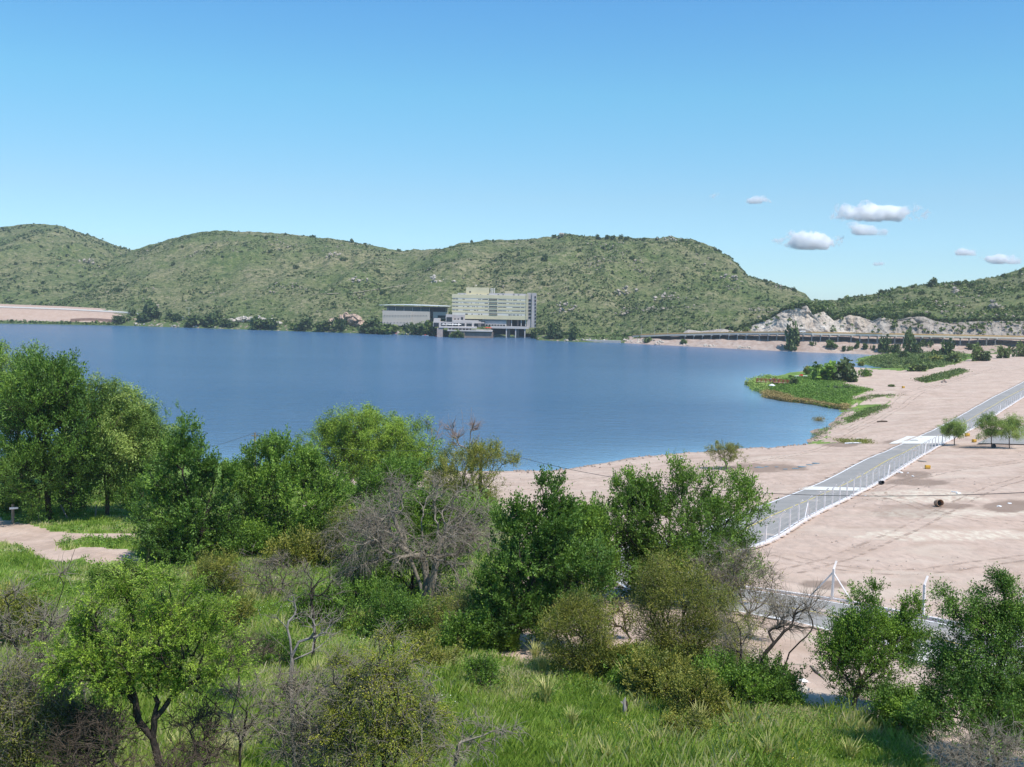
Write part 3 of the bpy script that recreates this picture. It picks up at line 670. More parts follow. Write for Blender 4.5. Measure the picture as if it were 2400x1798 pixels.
def blob_targets(env, n, rg, nclump=26, rc=.28, hollow=.55, flat=.8):
    """target points gathered in clumps inside the union of ellipsoids env [(cx,cy,cz,rx,ry,rz)]"""
    vol = np.array([e[3] * e[4] * e[5] for e in env]) ** .8; vol /= vol.sum()
    C = []
    for q in rg.choice(len(env), nclump, p=vol):
        e = np.array(env[q]); d = rg.normal(size=3); d /= np.linalg.norm(d); r = rg.uniform(hollow, 1) ** .7
        C.append((e[:3] + d * r * e[3:], min(e[3:]) * rc * rg.uniform(.7, 1.35)))
    T = []
    for j in range(n):
        c, r = C[j % nclump]; d = rg.normal(size=3) * np.array([1, 1, flat]); d *= rg.uniform(.2, 1) ** .5 / (np.linalg.norm(d) + 1e-9)
        T.append(c + d * r * 1.25)
    return np.array(T), np.array([j % nclump for j in range(n)])
def plant(name, label, cat, base, env, leaf='mid', bark='brown', n=260, leaves=60, size=.12, ratio=.6, sig=.30, rb=.12, rt=.012, stems=None, seed=1,
          nclump=28, rc=.3, twig=None, droop_leaf=0.0, hollow=.5, group=None, up=.5, bare=0.0, bf=.35, seg=.45, spray=None, trunk_only=False):
    """one tree or shrub: Empty at its base > trunk (with its limbs) and crown"""
    rg = np.random.default_rng(seed); base = np.array(base, float)
    if leaf and leaves > 20: n, nclump, rc, sig, leaves, hollow = int(n * 1.5), int(nclump * 1.4), rc * 1.18, sig * 1.12, int(leaves * 1.6), hollow * .8
    T, ci = blob_targets(env, n, rg, nclump, rc, hollow); T = T + base
    T[:, 2] = np.maximum(T[:, 2], base[2] + .12)
    if stems is None: stems = [[(env[0][0] * .4, env[0][1] * .4, max(env[0][2] - env[0][5] * .9, env[0][2] * .3))]]
    st = [[base + np.array(p) for p in s] for s in stems]
    A, PR, R, i, r0, tips, DR = grow(base, st, T, rg, bf, seg, rb, rt)
    if leaf and not spray and leaves > 30 and leaf != 'willow' and leaf != 'lime': spray = dict(L=size * 7, k=3, droop=-.30, spread=.6); sig = size * .55
    if leaf in ('willow', 'lime') and not spray: spray = dict(L=size * 3.2, k=5, droop=.0, spread=1.1); sig = size * 1.0
    A = A - base; root = thing(name, label, cat, tuple(base), 0, group)
    me = skel_mesh('trunk', A, PR, R, i, r0, BARK[bark])
    if twig:
        (p0, p1, a0, a1), tp, _ = twigs(A[tips], DR[tips], twig['L'], twig['r'], rg, twig.get('k', 4), 4, twig.get('droop', .25), twig.get('spread', .8))
        V, F = tubes(p0, p1, a0, a1, 3)
        v0 = np.empty(len(me.vertices) * 3, np.float32); me.vertices.foreach_get('co', v0); f0 = np.empty(len(me.loops), np.int32); me.loops.foreach_get('vertex_index', f0)
        nf = len(me.polygons); f0 = f0.reshape(-1, 4); v0 = v0.reshape(-1, 3)
        me = mesh('trunk', np.vstack([v0, V]), np.vstack([f0, F + len(v0)]), BARK[bark], None, True); me.materials.append(BARK[twig.get('bark', bark)])
        me.polygons.foreach_set('material_index', np.r_[np.zeros(nf, np.int32), np.ones(len(F), np.int32)])
    tr = obj('trunk', me, root)
    if leaf and leaves:
        src = A[tips]; cl = ci[np.argsort(np.linalg.norm(T - base - (A[:max(2, 1)].mean(0)), axis=1))] if False else rg.integers(0, 1000, len(src))
        keep = rg.uniform(0, 1, len(src)) > bare
        src = src[keep]; dr = DR[tips][keep]
        m_ = len(src); 
        if spray:      # leaves set along little arching sprays
            (p0, p1, a0, a1), tp, _ = twigs(src, dr, spray['L'], .004, rg, spray.get('k', 5), 5, spray.get('droop', .2), spray.get('spread', .9), .15)
            q = rg.integers(0, len(p0), m_ * leaves); u = rg.uniform(0, 1, (len(q), 1)); P = p0[q] * (1 - u) + p1[q] * u + rg.normal(size=(len(q), 3)) * sig
            ax = (p1[q] - p0[q]); ax = ax / (np.linalg.norm(ax, axis=1, keepdims=True) + 1e-9) + np.array([0, 0, -droop_leaf])
            ct = rg.normal(0, .20, nclump); cidx = np.array([int(np.argmin(((T_ - src_) ** 2).sum(1))) for src_, T_ in [(s_, T - base) for s_ in src[:0]]], int) if False else None; tsrc = ct[(np.abs(np.floor(src / max(.4, size * 9)) @ np.array([7, 13, 29])).astype(int)) % nclump] + rg.normal(0, .08, len(src)); tint = tsrc[(q % (len(src) * spray.get('k', 5))) // spray.get('k', 5)]
        else:
            q = np.repeat(np.arange(m_), leaves); P = src[q] + rg.normal(size=(len(q), 3)) * sig * np.array([1, 1, .75])
            P[:, 2] = np.maximum(P[:, 2], .05); ax = None if droop_leaf == 0 else np.tile(np.array([[0, 0, -droop_leaf]]), (len(q), 1))
            tint = rg.normal(0, .14, len(src))[q]
        V, F = leafquads(P, size, ratio, rg, up, ax)
        tint = np.clip(.5 + tint + rg.normal(0, .2, len(q)), 0, 1)
        obj('crown', mesh('crown', V, F, LM[leaf], dict(tint=np.repeat(tint, 4))), root)
    return root
def ppm(D): return FPX / D
def env_px(base, rects):
    """crown ellipsoids from photo rectangles (x0,y0,x1,y1[,depth factor, depth shift]) at the distance of the base"""
    out = []
    for r in rects:
        x0, y0, x1, y1 = r[:4]; df = r[4] if len(r) > 4 else .9; ds = r[5] if len(r) > 5 else 0
        a, b_ = at(x0, (y0 + y1) / 2, base.y + ds), at(x1, (y0 + y1) / 2, base.y + ds); c, d = at((x0 + x1) / 2, y0, base.y + ds), at((x0 + x1) / 2, y1, base.y + ds)
        rx, rz = abs(b_.x - a.x) / 2, abs(c.z - d.z) / 2
        out.append(((a.x + b_.x) / 2 - base.x, ds, (c.z + d.z) / 2 - base.z, rx * 1.08, rx * df * 1.05, rz * 1.06))
    return out
def relp(base, px, py, dy=0.0):
    p = at(px, py, base.y + dy); return (p.x - base.x, dy, p.z - base.z)
def down(p): return Vector((p.x, p.y, float(ongrid(p.x, p.y)[0]) - .05))
def gb(px, py, **k): return down(G(px, py, **k))
def atD(px, D):
    """ground point in the column of a photo pixel at distance D (for bases hidden or below the frame)"""
    x = uof(px) * D; z = float(ongrid(x, D)[0]) - .05
    # correct x for the roll of the camera
    _, y_ = to_px(x, D, z); xx = at(px, float(y_), D).x
    return Vector((xx, D, float(ongrid(xx, D)[0]) - .05))

# ---- left group of tall trees beyond the path
B = gb(115, 1222)
plant('willow_tree', 'tall dark green tree with a straight trunk beside the white-armed signpost', 'tree', B, env_px(B, [(-20, 900, 215, 1160, .8), (20, 845, 190, 1000, .8), (-10, 1050, 200, 1190, .7), (150, 1020, 225, 1160, .8)]), 'dark', 'dark',
      n=640, leaves=64, size=.24, ratio=.45, sig=.55, rb=.30, rt=.02, seed=3, nclump=72, rc=.3, hollow=.35, stems=[[relp(B, 112, 1160), relp(B, 105, 1080), relp(B, 100, 960)]])
B2 = atD(52, 128)
plant('willow_tree', 'pale green tree rising behind the dark tree at the far left', 'tree', B2, env_px(B2, [(-60, 812, 120, 980, .8), (-80, 870, 60, 1100, .8)]), 'willow', 'brown',
      n=420, leaves=66, size=.24, ratio=.3, sig=.5, rb=.25, rt=.02, seed=4, nclump=34, rc=.3, droop_leaf=.8)
B3 = atD(-70, 105)
plant('leafy_tree', 'tree at the left edge with only the tip of its crown in view', 'tree', B3, env_px(B3, [(-160, 770, 20, 880, .8), (-220, 840, -10, 1080, .8)]), 'mid', 'brown', n=150, leaves=50, size=.24, sig=.5, rb=.25, rt=.02, seed=5, nclump=24)
B4 = atD(172, 133)
plant('leafy_tree', 'dark bushy treetop showing between the dark tree and the willow', 'tree', B4, env_px(B4, [(130, 858, 205, 960, .9), (95, 900, 215, 1100, .8)]), 'dark', 'dark', n=170, leaves=60, size=.24, sig=.45, rb=.22, rt=.02, seed=6, nclump=18)
B = gb(252, 1212)
plant('willow_tree', 'rounded pale green willow with a forked trunk right of the dark tree', 'tree', B, env_px(B, [(195, 930, 385, 1130, .85), (205, 885, 345, 1010, .85), (230, 1010, 420, 1150, .8), (300, 960, 392, 1080, .7)]), 'willow', 'brown',
      n=700, leaves=70, size=.26, ratio=.28, sig=.42, rb=.24, rt=.016, seed=7, nclump=84, rc=.3, hollow=.35, droop_leaf=.45, stems=[[relp(B, 248, 1150), relp(B, 235, 1040)], [relp(B, 252, 1165), relp(B, 300, 1060, 1)]])
B = gb(160, 1200)
plant('leafy_tree', 'short twin-stemmed tree in the shade behind the dark tree', 'tree', B, env_px(B, [(120, 1090, 230, 1150, .8)]), 'dark', 'brown', n=60, leaves=50, size=.2, sig=.4, rb=.16, rt=.02, seed=8, nclump=10, stems=[[relp(B, 155, 1140)], [relp(B, 175, 1140)]])
B = gb(335, 1225)
plant('leafy_shrub', 'dark green undergrowth shrub right of the willow trunk', 'shrub', B, env_px(B, [(290, 1130, 370, 1225, .8)]), 'dark', 'brown', n=70, leaves=60, size=.18, sig=.35, rb=.08, rt=.015, seed=9, nclump=12, group='shrubs beneath the left trees')
for k, (x, y, w, h, lf, lb) in enumerate([(40, 1200, 60, 70, 'mid', 'low green shrub behind the signpost'), (180, 1195, 60, 60, 'dark', 'low shrub between the two left trunks'), (300, 1190, 60, 60, 'mid', 'low shrub just right of the forked willow trunk'),
                                         (400, 1060, 110, 110, 'mid', 'tree crown between the willow and the dark bushy tree')]):
    B = gb(x, y); plant('leafy_shrub', lb, 'shrub', B, env_px(B, [(x - w / 2, y - h, x + w / 2, y - 2, .8)]), lf, 'brown', n=50, leaves=55, size=.2, sig=.4, rb=.07, rt=.015, seed=20 + k, nclump=9, group='shrubs beneath the left trees')
# ---- dark bushy pair in the middle left
B = gb(460, 1318)
plant('leafy_tree', 'dark green bushy tree right of the dirt path', 'tree', B, env_px(B, [(345, 1130, 520, 1300, .8), (380, 1020, 500, 1180, .8), (395, 1000, 465, 1080, .8), (335, 1080, 400, 1200, .8), (470, 1060, 540, 1180, .8)]), 'dark', 'dark',
      n=430, leaves=58, size=.17, ratio=.6, sig=.32, rb=.16, rt=.014, seed=30, nclump=50, rc=.33, stems=[[relp(B, 455, 1240), relp(B, 430, 1120)], [relp(B, 475, 1230), relp(B, 500, 1140, .6)]])
B = gb(665, 1290)
plant('leafy_tree', 'wide bright green many-stemmed tree in front of the utility pole', 'tree', B, env_px(B, [(505, 1075, 800, 1260, .75), (560, 1040, 720, 1150, .7), (690, 1050, 745, 1130, .8), (600, 1035, 650, 1100, .8), (500, 1130, 640, 1290, .7), (690, 1130, 800, 1280, .7)]), 'mid', 'dark',
      n=640, leaves=58, size=.165, ratio=.6, sig=.30, rb=.15, rt=.013, seed=31, nclump=74, rc=.3, stems=[[relp(B, 640, 1220), relp(B, 600, 1140)], [relp(B, 670, 1220), relp(B, 680, 1120)], [relp(B, 700, 1230, .5), relp(B, 745, 1150, .8)]])
# ---- yellow-green round tree by the shore
B = gb(875, 1148)
plant('willow_tree', 'round yellow-green tree at the lake edge left of the dead saplings', 'tree', B, env_px(B, [(728, 985, 1015, 1125, .8), (770, 958, 1000, 1070, .8), (728, 1020, 870, 1150, .7), (870, 1040, 1022, 1150, .7), (735, 975, 850, 1060, .7)]), 'lime', 'brown',
      n=820, leaves=70, size=.27, ratio=.3, sig=.5, rb=.3, rt=.02, seed=32, nclump=110, rc=.34, hollow=.3, droop_leaf=.5)
B = gb(1105, 1215)
plant('leafy_shrub', 'olive green shrub around the dead saplings by the shore', 'shrub', B, env_px(B, [(1010, 1060, 1185, 1190, .8), (1090, 1040, 1205, 1110, .7), (1000, 1110, 1100, 1210, .8)]), 'olive', 'brown', n=330, leaves=50, size=.18, ratio=.35, sig=.36, rb=.14, rt=.013, seed=33, nclump=36, rc=.33,
      twig=dict(L=.9, r=.012, k=1, bark='grey'))
B = gb(905, 1205)
plant('leafy_shrub', 'bright green leafy shrub below the round yellow-green tree', 'shrub', B, env_px(B, [(840, 1085, 1000, 1180, .8), (800, 1130, 900, 1200, .8)]), 'mid', 'brown', n=260, leaves=50, size=.19, sig=.36, rb=.12, rt=.013, seed=34, nclump=28, rc=.33)
# dead saplings: slender upright bare stems
def bare(name, label, base, env, n, rb, rt, seed, bark='grey', stems=None, twig=None, bf=.3, seg=.3, nclump=None, rc=.5, hollow=.3, cat='dead tree', group=None):
    return plant(name, label, cat, base, env, None, bark, n=n, leaves=0, rb=rb, rt=rt, seed=seed, stems=stems, twig=twig, bf=bf, seg=seg, nclump=nclump or max(6, n // 6), rc=rc, hollow=hollow, group=group)
B = gb(1080, 1150)
bare('dead_sapling', 'pinkish bare sapling with upright stems above the olive shrub', B, env_px(B, [(1078, 945, 1115, 1060, .6), (1050, 975, 1085, 1060, .6), (1090, 985, 1120, 1060, .6)]), 46, .12, .022, 40, 'pink', stems=[[relp(B, 1090, 1060), relp(B, 1082, 960)], [relp(B, 1100, 1070), relp(B, 1105, 955, .4)]], twig=dict(L=1.6, r=.042, k=4, droop=-.15, spread=.25))
B = gb(1010, 1150)
bare('dead_sapling', 'faint bare twigs between the round tree and the upright saplings', B, env_px(B, [(985, 965, 1035, 1060, .6)]), 22, .07, .018, 41, 'pink', twig=dict(L=1.2, r=.024, k=3, droop=-.1, spread=.3))
# ---- big grey dead-looking tree
B = gb(1000, 1438)
plant('dead_tree', 'large grey leafless tree with drooping twigs and three trunks', 'dead tree', B, env_px(B, [(810, 1150, 1140, 1310, .8), (850, 1105, 960, 1200, .8), (1010, 1125, 1100, 1200, .7), (780, 1200, 930, 1350, .7), (1030, 1170, 1165, 1300, .7), (960, 1270, 1120, 1390, .6, -1.5)]), None, 'grey',
      n=560, leaves=0, rb=.30, rt=.017, seed=42, nclump=80, rc=.42, hollow=.45, bf=.25, seg=.35, stems=[[relp(B, 985, 1370), relp(B, 955, 1290), relp(B, 920, 1210)], [relp(B, 1012, 1370), relp(B, 1030, 1280), relp(B, 1060, 1200, .6)], [relp(B, 1000, 1350, .5), relp(B, 990, 1250, 1)]],
      twig=dict(L=1.2, r=.014, k=6, droop=.36, spread=.65, bark='grey'))
B = gb(960, 1400)
plant('leafy_shrub', 'dark green foliage growing up through the grey leafless tree', 'shrub', B, env_px(B, [(830, 1170, 1120, 1380, .6), (790, 1280, 960, 1400, .7), (950, 1150, 1130, 1250, .6)]), 'mid', 'dark', n=360, leaves=44, size=.14, sig=.34, rb=.12, rt=.012, seed=43, nclump=40, rc=.3)
# ---- leafy mid group
B = gb(1205, 1528)
plant('leafy_tree', 'dark green leafy tree with upright shoots, rooted by the pale track', 'tree', B, env_px(B, [(1130, 1250, 1400, 1470, .7), (1150, 1165, 1240, 1290, .7), (1215, 1150, 1285, 1340, .9), (1250, 1108, 1312, 1200, .9), (1245, 1160, 1325, 1300, .9), (1250, 1200, 1340, 1360, .9), (1175, 1150, 1225, 1290, .9), (1290, 1180, 1340, 1290, .7), (1130, 1330, 1300, 1500, .7)]), 'dark', 'dark',
      n=640, leaves=58, size=.12, ratio=.62, sig=.24, rb=.12, rt=.011, seed=44, nclump=72, rc=.34, stems=[[relp(B, 1225, 1465), relp(B, 1250, 1360), relp(B, 1262, 1240)], [relp(B, 1215, 1450), relp(B, 1190, 1330, -.5)]])
B = gb(1370, 1420)
plant('leafy_tree', 'bright green bushy tree between the dark tree and the large tree by the road', 'tree', B, env_px(B, [(1290, 1200, 1440, 1400, .7), (1320, 1185, 1350, 1250, .8), (1350, 1195, 1420, 1270, .8)]), 'mid', 'brown', n=360, leaves=56, size=.15, sig=.3, rb=.12, rt=.012, seed=45, nclump=42, rc=.33)
B = gb(1330, 1310)
plant('conical_shrub', 'dark rounded evergreen lobes in front of the sandy shore', 'shrub', B, env_px(B, [(1325, 1182, 1372, 1290, .9), (1370, 1196, 1410, 1290, .9)]), 'dark', 'brown', n=130, leaves=70, size=.2, sig=.3, rb=.1, rt=.015, seed=46, nclump=14, rc=.4)
# ---- large tree by the road
B = gb(1560, 1412)
plant('leafy_tree', 'large green tree with many upright shoots in front of the road bend', 'tree', B, env_px(B, [(1400, 1170, 1770, 1350, .7), (1430, 1120, 1560, 1260, .7), (1530, 1085, 1610, 1200, .7), (1640, 1105, 1770, 1250, .7), (1425, 1085, 1455, 1160, .8), (1478, 1078, 1510, 1150, .8), (1560, 1078, 1585, 1130, .8), (1655, 1085, 1680, 1150, .8), (1590, 1260, 1760, 1400, .6), (1470, 1260, 1620, 1400, .6)]), 'mid', 'dark',
      n=900, leaves=50, size=.145, ratio=.5, sig=.26, rb=.17, rt=.012, seed=47, nclump=110, rc=.33, stems=[[relp(B, 1540, 1350), relp(B, 1500, 1240)], [relp(B, 1565, 1340), relp(B, 1570, 1200, .6)], [relp(B, 1600, 1350), relp(B, 1680, 1250)]])
B = gb(1620, 1575)
plant('feathery_shrub', 'large olive feathery shrub below the tree at the road bend', 'shrub', B, env_px(B, [(1485, 1320, 1690, 1540, .7), (1520, 1300, 1640, 1400, .7), (1560, 1420, 1780, 1570, .7)]), 'olive', 'dark', n=620, leaves=54, size=.10, ratio=.25, sig=.16, rb=.10, rt=.01, seed=48, nclump=70, rc=.33,
      spray=dict(L=.5, k=3, droop=-.1, spread=.5), twig=dict(L=.5, r=.008, k=1, bark='grey', droop=-.05), stems=[[relp(B, 1600, 1480)], [relp(B, 1650, 1470)], [relp(B, 1550, 1480)]])
B = gb(1760, 1500)
plant('leafy_shrub', 'thin grey twiggy shrub with sparse leaves left of the bare burnt tree', 'shrub', B, env_px(B, [(1680, 1300, 1820, 1480, .7), (1640, 1280, 1750, 1380, .7)]), 'olive', 'grey', n=300, leaves=12, size=.10, sig=.22, rb=.07, rt=.01, seed=49, nclump=34, rc=.4, twig=dict(L=.8, r=.013, k=6, bark='grey', droop=.0), bare=.4)
B = gb(1480, 1500)
plant('leafy_shrub', 'reddish-brown thin shrub in front of the pale track', 'shrub', B, env_px(B, [(1400, 1390, 1500, 1490, .7)]), 'olive', 'brown', n=110, leaves=14, size=.11, sig=.2, rb=.06, rt=.011, seed=50, nclump=14, rc=.45, twig=dict(L=.6, r=.01, k=3, bark='brown', droop=0))
B = gb(1370, 1590)
plant('feathery_shrub', 'upright feathery dark shrub right of the pale track', 'shrub', B, env_px(B, [(1285, 1410, 1430, 1580, .7), (1330, 1390, 1380, 1480, .7)]), 'olive', 'dark', n=330, leaves=56, size=.10, ratio=.25, sig=.15, rb=.08, rt=.01, seed=51, nclump=38, rc=.36, spray=dict(L=.5, k=3, droop=-.15, spread=.45), twig=dict(L=.5, r=.009, k=1, bark='grey'))
B = gb(1100, 1500)
plant('feathery_shrub', 'dull green feathery shrub at the foot of the grey leafless tree', 'shrub', B, env_px(B, [(990, 1400, 1180, 1500, .7)]), 'olive', 'dark', n=260, leaves=50, size=.10, ratio=.3, sig=.18, rb=.07, rt=.01, seed=52, nclump=30, rc=.4, spray=dict(L=.4, k=3), twig=dict(L=.6, r=.01, k=2, bark='grey'))
B = gb(880, 1480)
plant('feathery_shrub', 'low green shrub left of the grey trunks', 'shrub', B, env_px(B, [(780, 1380, 960, 1475, .7), (860, 1420, 1040, 1500, .7)]), 'mid', 'dark', n=300, leaves=50, size=.10, ratio=.4, sig=.2, rb=.07, rt=.01, seed=53, nclump=34, rc=.4)
# right low leafy masses
for k, (x0, y0, x1, y1, lf, lb) in enumerate([(1640, 1560, 1780, 1660, 'mid', 'leafy green bush under the bare burnt tree'), (1740, 1570, 1860, 1650, 'dark', 'dark leafy bush beside the white rocks'), (1480, 1550, 1640, 1640, 'olive', 'low olive bush below the large feathery shrub'),
                                          (1380, 1520, 1500, 1600, 'olive', 'low olive bush right of the upright feathery shrub'), (2050, 1640, 2200, 1720, 'mid', 'low green bush left of the big right-hand tree')]):
    B = gb((x0 + x1) / 2, y1); plant('leafy_shrub', lb, 'shrub', B, env_px(B, [(x0, y0, x1, y1, .7)]), lf, 'brown', n=150, leaves=60, size=.085, sig=.17, rb=.05, rt=.009, seed=60 + k, nclump=20, rc=.4)
B = gb(1790, 1640)
bare('burnt_tree', 'bare burnt tree with a curved black stem and pale upright branches', B, env_px(B, [(1850, 1380, 1940, 1500, .8), (1780, 1400, 1850, 1520, .8), (1700, 1450, 1790, 1560, .8), (1660, 1420, 1720, 1480, .6)]), 120, .11, .010, 66, 'dark',
     stems=[[relp(B, 1830, 1590), relp(B, 1850, 1530, .2), relp(B, 1900, 1480, .2)], [relp(B, 1740, 1590, .3), relp(B, 1735, 1480, .3)], [relp(B, 1770, 1560, -.4), relp(B, 1830, 1490, -.4)]], twig=dict(L=.8, r=.011, k=6, bark='grey', droop=-.12, spread=.4))
# ---- front right
B = gb(1998, 1672)
plant('leafy_tree', 'small bright green tree on the sand at the meadow edge', 'tree', B, env_px(B, [(1940, 1450, 2120, 1580, .8), (1990, 1400, 2080, 1500, .8), (2030, 1365, 2060, 1430, .8), (2110, 1385, 2150, 1470, .8), (1940, 1500, 2060, 1640, .8), (2090, 1430, 2175, 1560, .7), (1915, 1530, 1945, 1570, .8)]), 'mid', 'brown',
      n=620, leaves=42, size=.085, ratio=.5, sig=.13, rb=.085, rt=.007, seed=70, nclump=70, rc=.36, seg=.28, stems=[[relp(B, 2005, 1620), relp(B, 1995, 1520)], [relp(B, 2010, 1610), relp(B, 2060, 1500, .2)], [relp(B, 2020, 1600), relp(B, 2110, 1520, -.2)]])
B = atD(2335, 33.5)
plant('thorn_tree', 'big dark green tree with arching sprays at the right edge', 'tree', B, env_px(B, [(2190, 1450, 2420, 1640, .8), (2280, 1350, 2400, 1460, .8), (2320, 1335, 2360, 1380, .8), (2190, 1385, 2290, 1480, .8), (2240, 1580, 2500, 1730, .8), (2380, 1480, 2560, 1700, .7), (2150, 1600, 2260, 1690, .7), (2350, 1400, 2500, 1500, .7)]), 'dark', 'dark',
      n=1050, leaves=50, size=.08, ratio=.45, sig=.07, rb=.16, rt=.007, seed=71, nclump=100, rc=.34, seg=.3, spray=dict(L=.42, k=5, droop=.12, spread=.7), stems=[[relp(B, 2320, 1700), relp(B, 2290, 1580)], [relp(B, 2345, 1690), relp(B, 2350, 1500)], [relp(B, 2360, 1700), relp(B, 2440, 1580)]])
B = atD(2330, 27)
bare('bramble', 'tangle of grey-brown thorny twigs below the big right-hand tree', B, env_px(B, [(2230, 1720, 2460, 1850, .7), (2160, 1760, 2260, 1830, .6)]), 200, .035, .006, 72, 'brown', twig=dict(L=.5, r=.009, k=7, bark='grey', droop=.08, spread=.9), cat='bramble', bf=.15)
# ---- front left and centre
B = atD(352, 25.5)
plant('thorn_tree', 'front tree with feathery green crown and crooked black trunk', 'tree', B, env_px(B, [(180, 1440, 520, 1590, .7), (190, 1370, 330, 1470, .8), (300, 1350, 460, 1450, .8), (420, 1400, 530, 1500, .8), (130, 1490, 300, 1640, .7), (200, 1560, 420, 1640, .7), (460, 1500, 560, 1600, .7), (100, 1440, 220, 1560, .7), (90, 1540, 200, 1630, .6), (230, 1340, 310, 1420, .6), (330, 1330, 420, 1400, .6), (480, 1430, 560, 1520, .7)]), 'lime', 'dark',
      n=800, leaves=58, size=.058, ratio=.42, sig=.028, rb=.12, rt=.006, seed=80, nclump=80, rc=.36, seg=.25, spray=dict(L=.50, k=2, droop=.12, spread=.6), twig=dict(L=.5, r=.007, k=1, bark='brown', droop=.05),
      stems=[[relp(B, 372, 1790), relp(B, 358, 1730), relp(B, 325, 1690), relp(B, 310, 1610), relp(B, 290, 1530)], [relp(B, 372, 1790), relp(B, 358, 1728), relp(B, 362, 1685), relp(B, 412, 1625, .2), relp(B, 432, 1540, .2)]])
B = atD(60, 26.5)
plant('thorn_shrub', 'olive thorny thicket with grey twigs at the lower left corner', 'shrub', B, env_px(B, [(-60, 1560, 190, 1800, .7), (-80, 1640, 120, 1820, .7), (60, 1620, 200, 1720, .6)]), 'olive', 'dark', n=520, leaves=34, size=.06, ratio=.4, sig=.08, rb=.07, rt=.006, seed=81, nclump=60, rc=.36, seg=.25,
      spray=dict(L=.3, k=4), twig=dict(L=.5, r=.009, k=3, bark='grey', droop=.15), bare=.4)
B = atD(70, 28)
bare('dead_tree', 'grey bare tree with upright twigs at the left edge of the meadow', B, env_px(B, [(60, 1400, 180, 1560, .7), (-20, 1380, 60, 1540, .7), (130, 1290, 175, 1400, .5), (20, 1540, 150, 1660, .7), (60, 1560, 200, 1640, .7)]), 240, .07, .007, 82, 'dark',
     stems=[[relp(B, 90, 1640), relp(B, 105, 1500), relp(B, 150, 1370), relp(B, 178, 1280)], [relp(B, 60, 1600), relp(B, 30, 1500)]], twig=dict(L=.55, r=.0095, k=5, bark='grey', droop=.03, spread=.7))
B = atD(690, 31)
bare('dead_tree', 'slender grey dead tree with open arms in the middle of the meadow', B, env_px(B, [(600, 1390, 660, 1480, .6), (655, 1370, 700, 1460, .6), (700, 1420, 800, 1520, .6), (610, 1460, 660, 1500, .5)]), 120, .062, .0065, 83, 'pale',
     stems=[[relp(B, 680, 1600), relp(B, 684, 1540), relp(B, 665, 1515), relp(B, 625, 1480), relp(B, 605, 1430)], [relp(B, 680, 1600), relp(B, 684, 1540), relp(B, 700, 1505), relp(B, 745, 1490)], [relp(B, 684, 1540), relp(B, 680, 1500), relp(B, 660, 1420)]], twig=dict(L=.4, r=.008, k=2, bark='grey', droop=-.1, spread=.5), nclump=16)
B = gb(733, 1555)
bare('burnt_sapling', 'thin black dead sapling behind the slender grey dead tree', B, env_px(B, [(700, 1310, 800, 1420, .7), (690, 1360, 760, 1420, .7)]), 80, .075, .009, 84, 'dark', stems=[[relp(B, 738, 1480), relp(B, 730, 1400)]], twig=dict(L=.5, r=.008, k=3, bark='grey', droop=0, spread=.6))
B = atD(690, 26.8)
bare('bramble', 'tangle of pale grey thorny twigs around the foot of the slender dead tree', B, env_px(B, [(620, 1600, 820, 1760, .7), (700, 1700, 860, 1820, .7), (630, 1680, 760, 1830, .7), (600, 1590, 720, 1640, .6)]), 520, .05, .007, 85, 'grey', twig=dict(L=.5, r=.0095, k=6, bark='grey', droop=.12, spread=.9), cat='bramble', bf=.2)
B = atD(300, 24.6)
bare('bramble', 'dark brown leafless thicket around the crooked black trunk', B, env_px(B, [(120, 1690, 340, 1850, .7), (330, 1760, 560, 1850, .6), (180, 1660, 300, 1760, .6)]), 260, .05, .0065, 86, 'brown', twig=dict(L=.5, r=.009, k=6, bark='brown', droop=.05, spread=.8), cat='bramble', bf=.2)
B = atD(560, 26.5)
bare('bramble', 'thin bare branches in the grass between the black trunk and the grey tangle', B, env_px(B, [(500, 1610, 640, 1740, .7), (440, 1560, 560, 1640, .7)]), 110, .04, .007, 87, 'dark', twig=dict(L=.5, r=.009, k=5, bark='grey', droop=.02), cat='bramble', bf=.3)
B = atD(900, 26)
plant('thorn_shrub', 'big yellow-olive thorny shrub at the bottom centre', 'shrub', B, env_px(B, [(790, 1560, 1010, 1760, .7), (840, 1490, 980, 1600, .7), (760, 1640, 920, 1800, .7), (900, 1650, 1060, 1800, .7), (780, 1510, 860, 1600, .6)]), 'yolive', 'dark', n=620, leaves=40, size=.05, ratio=.45, sig=.04, rb=.09, rt=.006, seed=88, nclump=84, rc=.34, seg=.25,
      spray=dict(L=.42, k=3, spread=.7), twig=dict(L=.55, r=.0085, k=2, bark='grey'), bare=.25)
B = atD(1000, 25.6)
bare('dead_branch', 'long bare grey branch reaching right from the yellow-olive shrub', B, env_px(B, [(1060, 1670, 1250, 1720, .5), (1020, 1730, 1160, 1790, .5), (960, 1600, 1040, 1700, .5)]), 110, .045, .006, 89, 'grey', stems=[[relp(B, 1080, 1740), relp(B, 1235, 1690)], [relp(B, 985, 1640)]], twig=dict(L=.4, r=.009, k=4, bark='grey'), cat='branch', bf=.1)
B = gb(640, 1400)
bare('brush_pile', 'low heap of grey-brown dead brush in the meadow beside the green shrub', B, env_px(B, [(540, 1310, 720, 1395, .7), (600, 1300, 700, 1380, .7)]), 240, .05, .012, 90, 'brown', twig=dict(L=.6, r=.011, k=6, bark='grey', droop=.1, spread=1.0), cat='brush pile', bf=.1)
B = gb(505, 1395)
plant('feathery_shrub', 'rounded dull green shrub left of the dead brush heap', 'shrub', B, env_px(B, [(465, 1320, 560, 1390, .8)]), 'olive', 'dark', n=130, leaves=60, size=.11, ratio=.35, sig=.2, rb=.05, rt=.01, seed=91, nclump=16, rc=.45)
B = gb(770, 1330)
